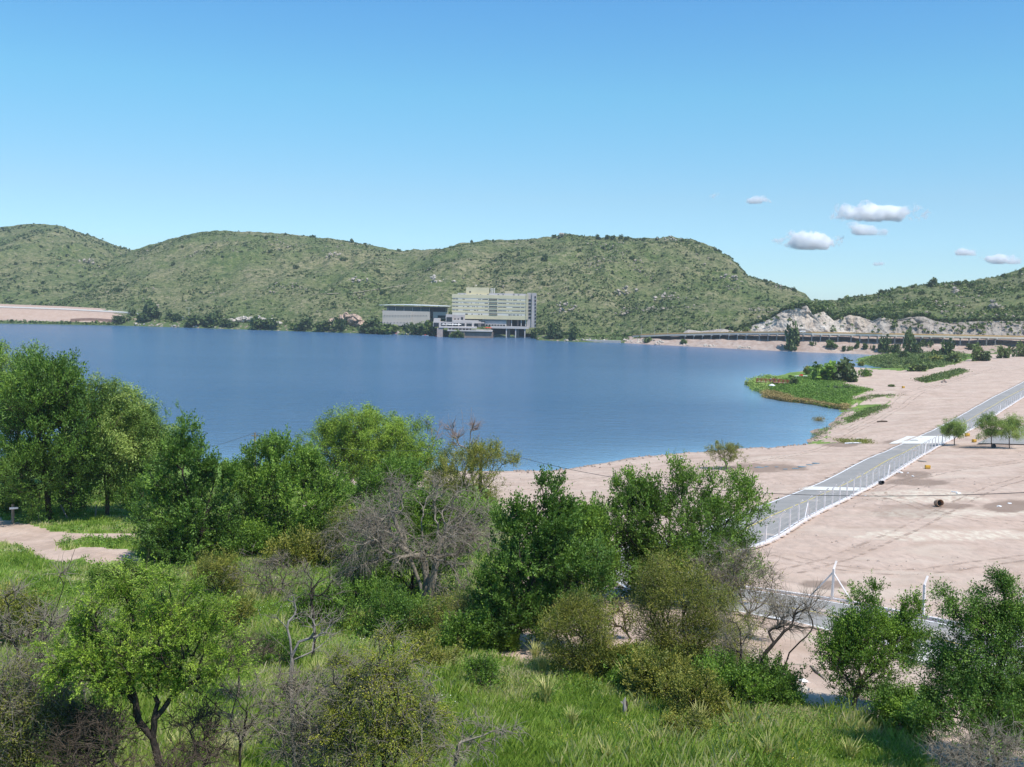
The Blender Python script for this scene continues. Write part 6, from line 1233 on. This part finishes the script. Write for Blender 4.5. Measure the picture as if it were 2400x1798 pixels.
# shelter and lamp by the far road
p = far_pt(417, 26); t = thing('shelter', 'small flat-roofed shelter by the far road left of the lamp post', 'shelter', tuple(p)); MB().box(-4.6, 4.6, -1.6, 1.6, 3.0, 3.35).build('roof', GREYC, t); MB().box(-4.3, 4.3, 1.2, 1.5, 0, 3).build('back_wall', WALLL, t)
for a in (-4.2, 4.2): MB().box(a - .12, a + .12, -1.4, -1.15, 0, 3).build('post', GREYC, t)
p = far_pt(441, 14); t = thing('street_lamp', 'tall pale lamp post with two arms on the far shore', 'street lamp', tuple(p)); MB().tube([(0, 0, 0), (0, 0, 13.2)], [.22, .12], 8).build('pole', WALLW, t)
for s in (-1, 1): MB().tube([(0, 0, 13), (s * 1.2, 0, 13.5), (s * 2.2, 0, 13.5)], .1, 6).build('arm', WALLW, t); MB().box(s * 2.6 - .5, s * 2.6 + .5, -.25, .25, 13.38, 13.6).build('lamp_head', WALLL, t)
t0 = thing('bridge_lamp', 'thin grey lamp post standing on the far viaduct', 'street lamp', (0, 0, 0), 0, 'thin lamp posts along the viaduct')
pm = MB().tube([(0, 0, 0), (0, 0, 7.5)], [.1, .06], 6).tube([(0, 0, 7.5), (0, -1.2, 7.8)], .05, 5).build('pole', GREYC, t0); lm_ = MB().box(-.15, .15, -1.8, -1.2, 7.72, 7.86).build('lamp_head', WALLL, t0)
def place_bl(o, a): i = int(np.argmin(np.abs(bx - a))); o.location = (uof(bx[i]) * (D[i] + 10), D[i] + 10, dz[i] + .1)
for k, a in enumerate([1500, 1530, 1560, 1600, 1680, 1826, 1892, 1950, 2005, 2095, 2130, 2185]):
    if k == 0: place_bl(t0, a); continue
    r = t0.copy(); COL.objects.link(r); place_bl(r, a)
    for c in (pm, lm_): c2 = c.copy(); COL.objects.link(c2); c2.parent = r
# cars on the viaduct
def car(px, mat, label):
    i = int(np.argmin(np.abs(bx - px))); t = thing('parked_car', label, 'car', (uof(px) * (D[i] + 5), D[i] + 5, dz[i] + .16), -.03)
    P = [(-2.1, .35), (-2.15, .8), (-1.6, .9), (-1.0, 1.4), (.6, 1.42), (1.15, .95), (2.0, .85), (2.1, .4)]; V = [(x, y, z) for y in (-.85, .85) for x, z in P]; n = len(P)
    mb = MB().add(V, [(i_, i_ + 1, n + i_ + 1, n + i_) for i_ in range(n - 1)] + [(n - 1, 0, n, 2 * n - 1)]); 
    for o_ in (0, n): mb.add(V, [(o_, o_ + 1, o_ + 2, o_ + 5), (o_ + 2, o_ + 3, o_ + 4, o_ + 5), (o_, o_ + 5, o_ + 6, o_ + 7)])
    mb.build('body', mat, t)
    MB().box(-1.0, .75, -.88, -.86, .95, 1.32).build('side_window', DARKW, t)
    for x in (-1.3, 1.3):
        for y in (-.8, .8): MB().tube([(x, y - .1, .32), (x, y + .1, .32)], .32, 12).build('wheel', DARKS, t)
car(1878, WHITE, 'white car on the viaduct right of the large round tree'); car(2072, PALER, 'pale car on the viaduct below the grey rock face')
# low wall / weir at the right of the hotel
p0, p1 = far_pt(1372, 1), far_pt(1452, 1); V = [(p0.x, p0.y - 1, -.5), (p1.x, p1.y - 4, -.5), (p1.x, p1.y - 4, 1.7), (p0.x, p0.y - 1, 1.7), (p1.x, p1.y, 1.7), (p0.x, p0.y + 3, 1.7)]
tag(obj('weir_wall', mesh('weir_wall', V, np.array([(0, 1, 2, 3), (3, 2, 4, 5)]), GREYC)), 'long low grey wall at the water between the hotel and the viaduct', 'wall')
# ================================================================== NEAR ROAD FURNITURE
POSTC = flat('post_concrete', (.80, .74, .71), .85, .12, 1.5); BASEC = flat('white_plinth', (.76, .72, .71), .8, .08, .8)
def post_mesh():
    return MB().box(-.072, .072, -.072, .072, -.3, 2.35).add([(-.058, -.058, 2.35), (.058, -.058, 2.35), (.058, .058, 2.35), (-.058, .058, 2.35), (.36, -.05, 2.86), (.48, -.05, 2.80), (.48, .05, 2.80), (.36, .05, 2.86)], [(0, 1, 5, 4), (1, 2, 6, 5), (2, 3, 7, 6), (3, 0, 4, 7), (4, 5, 6, 7)])
def fence(name, label, C, step, braces, rzoff=0.0, scale=1.0, wires=4):
    L = np.r_[0, np.cumsum(np.linalg.norm(np.diff(C, axis=0), axis=1))]; at_ = lambda s: np.array([np.interp(s, L, C[:, 0]), np.interp(s, L, C[:, 1])]); g0 = at_(0)
    root = thing(name, label, 'fence', (g0[0], g0[1], 0)); first = None; S = np.arange(0, L[-1], step); tops = []
    for s in S:
        p = at_(s); d = at_(min(s + .5, L[-1])) - at_(max(s - .5, 0)); a = math.atan2(d[1], d[0]) - math.pi / 2 + rzoff; z = float(ongrid(p[0], p[1])[0])
        if first is None: o = first = post_mesh().build('post', POSTC, root)
        else: o = first.copy(); COL.objects.link(o); o.parent = root
        o.location = (p[0] - g0[0], p[1] - g0[1], z); o.rotation_euler = (rg.normal() * .012, rg.normal() * .012, a); o.scale = (scale, scale, scale); tops.append((p - g0, z, a))
    for s in braces:
        if s > L[-1]: continue
        i = int(np.argmin(np.abs(S - s))); p, z, a = tops[i]; u = np.array([-math.sin(a), math.cos(a)])
        for sg in (-1, 1):
            e = p + u * 1.7 * sg; MB().tube([(p[0], p[1], z + 2.1 * scale), (e[0], e[1], z - .1)], .06, 4).build('brace', BASEC, root)
    # plinth and wires follow the posts
    n = int(L[-1] / 1.5); Cs = np.array([at_(s) for s in np.linspace(0, L[-1], n)]); zz = ongrid(Cs[:, 0], Cs[:, 1])
    rows = [np.c_[offset(Cs, o_) - g0, zz + h_] for o_, h_ in ((-.09, -.3), (-.09, .28), (.09, .28), (.09, -.3))]
    obj('plinth', mesh('plinth', np.array(rows), grid_faces(4, n), BASEC), root)
    for k in range(wires):
        h_ = (.7 + k * .5) * scale; P = np.array([(p[0], p[1], z + h_) for p, z, a in tops]); V, F = tubes(P[:-1], P[1:], np.full(len(P) - 1, .011), np.full(len(P) - 1, .011), 3); obj('wire', mesh('wire', V, F, GREYC), root)
    return root
FC = offset(ROADC, -ROADW / 2 - .35)
# split the inner edge of the road at the bend
d_ = np.linalg.norm(ROADC - _rc[0], axis=1); ib = int(np.argmin(d_)); dl = np.linalg.norm(ROADC - np.array(G(1905, 1434)[:2]), axis=1); il = int(np.argmin(dl))
fence('concrete_post_fence', 'long fence of bent-topped concrete posts on a white plinth along the diagonal road', FC[ib - 2:], 4.3, [22, 71, 113, 158, 205, 250])
C2 = FC[:il + 1][::-1]
fence('concrete_post_fence', 'short fence of bent-topped concrete posts beside the near road, starting at a braced corner post', C2, 6.4, [0.0], math.pi, 1.0, 0)
C3 = FC[il:ib - 1]
n = len(C3); zz = ongrid(C3[:, 0], C3[:, 1]); rows = [np.c_[offset(C3, o_), zz + h_] for o_, h_ in ((-.09, -.3), (-.09, .26), (.09, .26), (.09, -.3))]
tag(obj('plinth_wall', mesh('plinth_wall', np.array(rows), grid_faces(4, n), BASEC)), 'low white plinth following the inside of the road bend', 'kerb')
# orange boxes
OR = flat('orange_yellow_paint', (.66, .38, .05), .6, .15, 2)
for k, (a, b_, w, lb) in enumerate([(2174, 1098, 11, 'orange-yellow box closest on the sand'), (2267, 1022, 9, 'orange-yellow box right against the fence by the first willow'), (2283, 1037, 9, 'orange-yellow box on the sand between the willows'), (2117, 910, 6, 'small orange-yellow box far out on the sand near the spit')]):
    p = gb(a, b_); s = w * p.y / FPX; t = thing('barrier_box', lb, 'barrier', tuple(p), .2 * k, 'orange-yellow boxes on the sand')
    MB().box(-s / 2, s / 2, -s * .35, s * .35, .12, s * .85).build('body', OR, t); MB().box(-s * .42, s * .42, -s * .36 - .02, -s * .36, .3 * s, .36 * s).build('stripe', DARKS, t)
    for sx in (-1, 1): MB().box(sx * s * .4 - .05, sx * s * .4 + .05, -s * .3, s * .3, -.1, .12).build('foot', DARKS, t)
# round pipes and tyres
def ring(px, py, wpx, label, mat, name='concrete_pipe', cat='pipe', Lr=.9, rz=0.0, tilt=1.35, inner=.84):
    p = gb(px, py); r = wpx * p.y / FPX / 2; n = 28; V = []; 
    for rr, zz in ((r, 0), (r, Lr), (r * inner, Lr), (r * inner, .06), (.001, .06)):
        V += [(rr * math.cos(t), rr * math.sin(t), zz) for t in np.arange(n) * 2 * math.pi / n]
    F = [(k * n + i, k * n + (i + 1) % n, (k + 1) * n + (i + 1) % n, (k + 1) * n + i) for k in range(4) for i in range(n)]
    t = thing(name, label, cat, (p.x, p.y, p.z + r * math.sin(tilt) * .95), rz); b_ = MB().add(V, F).build('shell', mat, t, smooth=False); b_.rotation_euler = (tilt, 0, 0)
    b_.location = (0, Lr * .5, 0); MB().tube([(0, 0, .04), (0, 0, .07)], r * inner * .99, 20).build('dark_inside', DARKS, t).matrix_local = b_.matrix_local.copy() if False else Matrix.Translation((0, Lr * .5, 0)) @ Matrix.Rotation(tilt, 4, 'X')
ring(2200, 1189, 17, 'round open pipe with a dark mouth lying on the sand', flat('clay_pipe', (.42, .28, .19), .9, .15, 3), inner=.9)
ring(2066, 1135, 9, 'small dark pipe at the foot of the fence', DARKS); ring(2329, 1050, 10, 'dark tyre lying under the middle willow', DARKS, 'tyre', 'tyre', .25, 0, 1.2, .55)
def plank(px0, py0, px1, py1, r, mat, label, name='plank', cat='plank'):
    a, b_ = gb(px0, py0), gb(px1, py1); MBx = MB().tube([(0, 0, r), tuple((b_ - a) * .5 + Vector((0, 0, r * 1.3))), tuple(b_ - a + Vector((0, 0, r)))], [r, r * 1.1, r * .8], 7); tag(MBx.build(name, mat, None, loc=a), label, cat)
plank(2055, 989.5, 2080, 989, .22, BARK['brown'], 'dark driftwood log on the sand by the bay', 'driftwood_log', 'log'); plank(1980, 1041, 2020, 1040, .18, WHITE, 'long white plank on the shore'); plank(2005, 1033, 2016, 1032, .25, PALER, 'short pale board behind the long white plank')
plank(1900, 1562, 1932, 1594, .07, BARK['grey'], 'bent dead branch on the dirt right of the white boulder', 'fallen_branch', 'branch'); plank(1845, 1562, 1895, 1558, .05, BARK['grey'], 'thin fallen branch behind the white boulder', 'fallen_branch', 'branch'); plank(2152, 1081, 2172, 1083, .13, PALER, 'pale board on the sand above the nearest orange box')
plank(2230, 1153, 2252, 1156, .09, WHITE, 'thin white lath on the rough sand')
# stump
p = gb(1463, 1678); t = thing('tree_stump', 'weathered grey stump with a dark broken side in the right meadow', 'stump', tuple(p))
MB().tube([(0, 0, -.1), (.02, 0, .35), (-.02, .02, .62), (.03, 0, .8)], [.10, .085, .07, .02], 7).tube([(0, 0, .5), (-.16, 0, .62)], [.05, .02], 5).build('trunk', BARK['pale'], t); MB().tube([(.05, .05, -.1), (.07, .03, .5), (.06, .03, .64)], [.09, .07, .03], 7).build('burnt_side', BARK['dark'], t)
# sign post, stakes
p = gb(30, 1226); t = thing('signpost', 'grey wooden signpost with a white arrow-shaped board by the dirt path', 'sign', tuple(p)); k = p.y / FPX
MB().tube([(0, 0, -.2), (.05, 0, 48 * k)], [.17, .14], 8).build('post', BARK['grey'], t)
MB().add([(-.22, -.2, 36 * k), (.62, -.24, 38 * k), (.72, -.24, 40.5 * k), (.62, -.24, 42.5 * k), (-.22, -.2, 41 * k), (-.22, -.15, 36 * k), (.62, -.19, 38 * k), (.72, -.19, 40.5 * k), (.62, -.19, 42.5 * k), (-.22, -.15, 41 * k)], [(0, 1, 3, 4), (5, 9, 8, 6), (0, 5, 6, 1), (4, 3, 8, 9), (0, 4, 9, 5)]).add([(.62, -.24, 38 * k), (.72, -.24, 40.5 * k), (.62, -.24, 42.5 * k), (.62, -.19, 38 * k), (.72, -.19, 40.5 * k), (.62, -.19, 42.5 * k)], [(0, 1, 2), (3, 5, 4)]).build('board', WHITE, t)
for a, b_, h_, lean, m_, lb in [(91, 1222, 52, 0, 'pale', 'pale thin fence stake right of the signpost'), (160, 1215, 34, -.8, 'pale', 'leaning pale stake in front of the dark tree'), (223, 1215, 34, .15, 'pale', 'short stake left of the forked willow trunk')]:
    p = gb(a, b_); k = p.y / FPX; tag(MB().tube([(0, 0, -.1), (lean, 0, h_ * k)], [.09, .07], 6).build('stake', BARK[m_], None, loc=p), lb, 'stake')
# utility poles and the cable
def cable(P0, P1, sag, label, n=60, r=.022):
    P0, P1 = np.array(P0), np.array(P1); t = np.linspace(0, 1, n)[:, None]; P = P0 * (1 - t) + P1 * t; P[:, 2] -= sag * 4 * t[:, 0] * (1 - t[:, 0]); V, F = tubes(P[:-1], P[1:], np.full(n - 1, r), np.full(n - 1, r), 4); return tag(obj('overhead_cable', mesh('overhead_cable', V, F, DARKS)), label, 'cable')
pa = atD(598, 132); ta = at(598, 1014, pa.y); t = thing('utility_pole', 'wooden utility pole rising behind the many-stemmed tree', 'pole', tuple(pa)); MB().tube([(0, 0, 0), (0, 0, ta.z - pa.z)], [.17, .12], 8).build('pole', BARK['grey'], t); MB().box(-.5, .5, -.06, .06, ta.z - pa.z - .5, ta.z - pa.z - .38).build('crossarm', BARK['grey'], t)
pb = atD(1125, 112); tb = at(1125, 1044, pb.y); t = thing('utility_pole', 'dark pole top showing above the olive shrub by the shore', 'pole', tuple(pb)); MB().tube([(0, 0, 0), (0, 0, tb.z - pb.z)], [.2, .16], 8).build('pole', BARK['dark'], t); MB().box(-.4, .4, -.06, .06, tb.z - pb.z - .5, tb.z - pb.z - .38).build('crossarm', BARK['dark'], t)
e = at(2900, 1120, 52); pc = atD(2900, 52); t = thing('utility_pole', 'utility pole standing beyond the right edge that carries the cable', 'pole', tuple(Vector((e.x, 52, pc.z)))); MB().tube([(0, 0, 0), (0, 0, e.z - pc.z)], [.2, .15], 8).build('pole', BARK['grey'], t)
cable(tb, e, 2.9, 'black cable sagging across the sand from the dark pole to the right edge'); cable(ta, tb, 1.4, 'thin cable between the two utility poles behind the trees'); 
el = at(150, 1090, 120); cable(ta, el, 1.2, 'thin cable running left from the wooden utility pole')
# ------------------------------------------------------------------ people
SKIN = flat('skin', (.42, .26, .19), .6, .05)
def person(loc, rz, shirt, trousers, label, pose='stand', hair=(.03, .02, .015)):
    t = thing('person', label, 'person', tuple(loc), rz)
    if pose == 'sit': J = dict(pel=(0, 0, .95), hipl=(-.1, 0, .93), hipr=(.1, 0, .93), knl=(-.16, -.42, .85), knr=(.16, -.36, .78), anl=(-.14, -.30, .42), anr=(.14, -.18, .36), fl=(-.14, -.42, .36), fr=(.14, -.30, .30), ch=(0, -.14, 1.38), nk=(0, -.18, 1.5), hd=(0, -.2, 1.66), shl=(-.2, -.14, 1.42), shr=(.2, -.14, 1.42), ell=(-.25, -.34, 1.22), elr=(.25, -.34, 1.22), hl=(-.22, -.58, 1.12), hr=(.22, -.58, 1.12))
    else: J = dict(pel=(0, 0, .95), hipl=(-.1, 0, .9), hipr=(.1, 0, .9), knl=(-.12, -.03, .5), knr=(.12, .02, .5), anl=(-.12, 0, .08), anr=(.13, .06, .08), fl=(-.13, -.14, .04), fr=(.14, -.08, .04), ch=(0, -.02, 1.35), nk=(0, 0, 1.48), hd=(0, -.01, 1.64), shl=(-.19, 0, 1.41), shr=(.19, 0, 1.41), ell=(-.25, -.02, 1.12), elr=(.26, -.02, 1.12), hl=(-.24, -.14, .88), hr=(.25, -.12, .88))
    def skin(name, E, R, mat):
        ks = []; [ks.append(k) for e_ in E for k in e_ if k not in ks]; me = bpy.data.meshes.new(name); me.from_pydata([J[k] for k in ks], [(ks.index(a), ks.index(b_)) for a, b_ in E], []); o = obj(name, me, t); o.modifiers.new('skin', 'SKIN'); me.materials.append(mat)
        for i, k in enumerate(ks): me.skin_vertices[0].data[i].radius = (R[k], R[k]); 
        me.skin_vertices[0].data[0].use_root = True; o.modifiers.new('sub', 'SUBSURF').render_levels = 1; return o
    R = dict(pel=.13, hipl=.085, hipr=.085, knl=.055, knr=.055, anl=.04, anr=.04, fl=.035, fr=.035, ch=.15, nk=.055, hd=.10, shl=.06, shr=.06, ell=.042, elr=.042, hl=.035, hr=.035)
    E = [('pel', 'hipl'), ('pel', 'hipr'), ('hipl', 'knl'), ('hipr', 'knr'), ('knl', 'anl'), ('knr', 'anr'), ('anl', 'fl'), ('anr', 'fr'), ('pel', 'ch'), ('ch', 'nk'), ('nk', 'hd'), ('ch', 'shl'), ('ch', 'shr'), ('shl', 'ell'), ('shr', 'elr'), ('ell', 'hl'), ('elr', 'hr')]
    skin('body', E, R, SKIN); R2 = {k: v * 1.18 for k, v in R.items()}
    skin('shirt', [('pel', 'ch'), ('ch', 'shl'), ('ch', 'shr'), ('shl', 'ell'), ('shr', 'elr')], {**R2, 'ell': .05, 'elr': .05}, shirt); skin('trousers', [('pel', 'hipl'), ('pel', 'hipr'), ('hipl', 'knl'), ('hipr', 'knr'), ('knl', 'anl'), ('knr', 'anr')], {**R2, 'pel': .14}, trousers)
    h_ = J['hd']; MB().tube([(h_[0], h_[1] + .02, h_[2] - .02), (h_[0], h_[1] + .02, h_[2] + .07), (h_[0], h_[1] + .02, h_[2] + .13)], [.115, .112, .04], 10).build('hair', flat('hair', hair, .8, .2), t); return t
BLUE = flat('blue_cloth', (.10, .14, .32), .8, .1); PALEB = flat('lilac_cloth', (.55, .52, .72), .8, .1); CREAM = flat('cream_cloth', (.65, .58, .38), .8, .1); DRED = flat('dark_red_cloth', (.25, .05, .04), .8, .1); GREYT = flat('grey_cloth', (.14, .14, .15), .8, .1)
# red pier on the spit
PIERR = flat('red_pier_paint', (.34, .07, .05), .7, .15, 2)
a, b_ = Vector((*on_z(1774, 894, 2.3), 2.3)), Vector((*on_z(1856, 898, 2.3), 2.3)); dv = (b_ - a); Lp = dv.length; pier = thing('wooden_pier', 'red wooden jetty with railings at the tip of the spit', 'pier', tuple(a), math.atan2(dv.y, dv.x))
MB().box(0, Lp, -1.1, 1.1, -.12, 0).build('deck', flat('deck_boards', (.33, .22, .17), .9, .15, 3), pier)
for s in (-1, 1):
    MB().box(0, Lp, s * 1.08 - .05, s * 1.08 + .05, .95, 1.08).build('handrail', PIERR, pier); MB().box(0, Lp, s * 1.08 - .04, s * 1.08 + .04, .5, .58).build('mid_rail', PIERR, pier)
    for k in range(9): x = Lp * k / 8; MB().box(x - .09, x + .09, s * 1.08 - .09, s * 1.08 + .09, -2.8, 1.2).build('post', PIERR, pier)
MB().box(Lp * .38, Lp * .66, 1.2, 3.6, -.12, 0).box(Lp * .38, Lp * .66, 3.5, 3.6, .9, 1.05).build('platform', PIERR, pier)
def onp(f, w): q = a + dv * f; n_ = Vector((-dv.y, dv.x, 0)).normalized(); return Vector((q.x, q.y, a.z)) + n_ * w
person(onp(.40, -.2), 1.0, PALEB, BLUE, 'person in a lilac top standing on the red pier'); person(onp(.50, .3), 2.0, DRED, GREYT, 'person in dark red standing in the middle of the red pier'); person(onp(.60, -.1), -1.2, CREAM, GREYT, 'person in a cream top on the landward part of the red pier'); person(onp(.46, .6), .2, DRED, BLUE, 'person in dark red and blue trousers leaning at the far rail of the pier')
x, y = on_z(1809, 911, 1.2); parasol(Vector((x, y, .9)), WHITE, 'white parasol standing in the reeds in front of the red pier', None, 1.2, 2.0)
p = gb(1878, 884, lo=150); t = boat(1878, 884, 5.2, WHITE, 'white rowing boat drawn up on the spit behind the small bushes', .15, 1.0); t.location = (p.x, p.y, p.z + .1)
# rider
p = gb(2212, 897, lo=150); t = thing('motorcycle', 'dark motorcycle with a rider on the far sand', 'motorcycle', tuple(p), 1.2); rr = .33
for y, nm in ((-.72, 'wheel'), (.72, 'wheel')):
    w = MB().tube([(-.06, y, rr), (.06, y, rr)], rr, 18).build(nm, DARKS, t); MB().tube([(-.065, y, rr), (.065, y, rr)], rr * .6, 14).build('rim', GREYC, w)
MB().tube([(0, .72, rr), (0, .3, .55), (0, -.3, .6), (0, -.55, .95)], [.05, .07, .08, .05], 6).tube([(0, -.72, rr), (0, -.55, .95)], .04, 6).build('frame', DARKS, t); MB().box(-.12, .12, -.1, .65, .78, .9).build('seat', DARKS, t); MB().tube([(0, -.1, .85), (0, -.42, .9)], [.14, .1], 8).build('fuel_tank', DRED, t); MB().tube([(-.32, -.5, 1.08), (.32, -.5, 1.08)], .025, 6).build('handlebar', GREYC, t)
person(Vector((p.x, p.y, p.z)), 1.2, DRED, GREYT, 'rider in a dark red jacket and pale helmet on the motorcycle', 'sit', (.7, .7, .7))
# ------------------------------------------------------------------ clouds
for k, (x0, y0, x1, y1, den, lb) in enumerate([(1958, 476, 2153, 524, 1, 'broad white cloud, largest in the sky'), (1982, 524, 2080, 555, .8, 'smaller cloud just beneath the largest cloud'), (1828, 546, 1968, 590, 1.2, 'bright domed cloud above the gap between the hills'), (1738, 460, 1808, 480, .6, 'small flat cloud left of the largest cloud'), (1652, 448, 1694, 474, .12, 'faint wisp of cloud, leftmost in the sky'),
                                             (2048, 611, 2082, 625, .6, 'tiny cloud low between the hills'), (2228, 583, 2288, 602, .6, 'small flat cloud above the right-hand hill'), (2306, 597, 2400, 622, .8, 'flat cloud at the right edge above the hill'), (1690, 594, 1718, 606, .15, 'tiny faint cloud at the crest of the central hill')]):
    m = bpy.data.materials.new('cloud_vapour'); m.use_nodes = True; t = m.node_tree; t.nodes.clear(); o_ = t.nodes.new('ShaderNodeOutputMaterial'); pv = t.nodes.new('ShaderNodeVolumePrincipled'); t.links.new(pv.outputs[0], o_.inputs['Volume'])
    pv.inputs['Color'].default_value = (1, 1, 1, 1); pv.inputs['Anisotropy'].default_value = 0
    tc = t.nodes.new('ShaderNodeTexCoord'); ln = t.nodes.new('ShaderNodeVectorMath'); ln.operation = 'LENGTH'; t.links.new(tc.outputs['Object'], ln.inputs[0])
    g_ = t.nodes.new('ShaderNodeNewGeometry'); ns = t.nodes.new('ShaderNodeTexNoise'); ns.inputs['Scale'].default_value = .012; ns.inputs['Detail'].default_value = 5; ns.inputs['Roughness'].default_value = .62; t.links.new(g_.outputs['Position'], ns.inputs['Vector'])
    sp2 = t.nodes.new('ShaderNodeSeparateXYZ'); t.links.new(tc.outputs['Object'], sp2.inputs[0])
    d1 = mth(t, 'SUBTRACT', mth(t, 'ADD', mth(t, 'MULTIPLY', ns.outputs[0], 3.0), -.72 - (.25 if den < .3 else 0)), ln.outputs[1]); bot = mth(t, 'MULTIPLY', mth(t, 'ADD', sp2.outputs['Z'], .66), 5.0, True)
    t.links.new(mth(t, 'MULTIPLY', mth(t, 'MULTIPLY', mth(t, 'MULTIPLY', d1, 2.6, True), bot, True), .07 * min(1, den + .1)), pv.inputs['Density'])
    Y = 6500 if k != 1 else 5000; c = at((x0 + x1) / 2, (y0 + y1) / 2, Y); a_ = at(x0, y0, Y); e_ = at(x1, y1, Y); rx, rz = abs(e_.x - a_.x) / 2 * 1.08, abs(a_.z - e_.z) / 2 * 1.35
    n = 20; th = np.linspace(.001, math.pi - .001, 11)[:, None]; ph = np.linspace(0, 2 * math.pi, n + 1)[None]; S0 = np.stack([np.sin(th) * np.cos(ph), np.sin(th) * np.sin(ph), np.cos(th) + 0 * ph], -1) * 1.25
    o = obj('cloud', mesh('cloud', S0, grid_faces(11, n + 1)[:, ::-1], m)); o.location = c; o.scale = (rx, max(rz * 1.6, rx * .5), rz); tag(o, lb, 'cloud', 'small white clouds over the right-hand hills')
# ------------------------------------------------------------------ air between the camera and the far shore
V = [(x, y, z) for z in (-8, 330) for y in (-100, 2600) for x in (-2700, 2700)]
m = bpy.data.materials.new('haze_air'); m.use_nodes = True; t = m.node_tree; t.nodes.clear(); o_ = t.nodes.new('ShaderNodeOutputMaterial'); pv = t.nodes.new('ShaderNodeVolumePrincipled')
pv.inputs['Color'].default_value = (.80, .90, 1.0, 1); pv.inputs['Density'].default_value = .00008; pv.inputs['Anisotropy'].default_value = 0.0; t.links.new(pv.outputs[0], o_.inputs['Volume'])
hz = obj('haze', mesh('haze', V, np.array([(0, 2, 3, 1), (4, 5, 7, 6), (0, 1, 5, 4), (2, 6, 7, 3), (0, 4, 6, 2), (1, 3, 7, 5)]), m)); tag(hz, 'thin pale haze in the air over the lake and the far hills', 'haze', None, 'stuff')
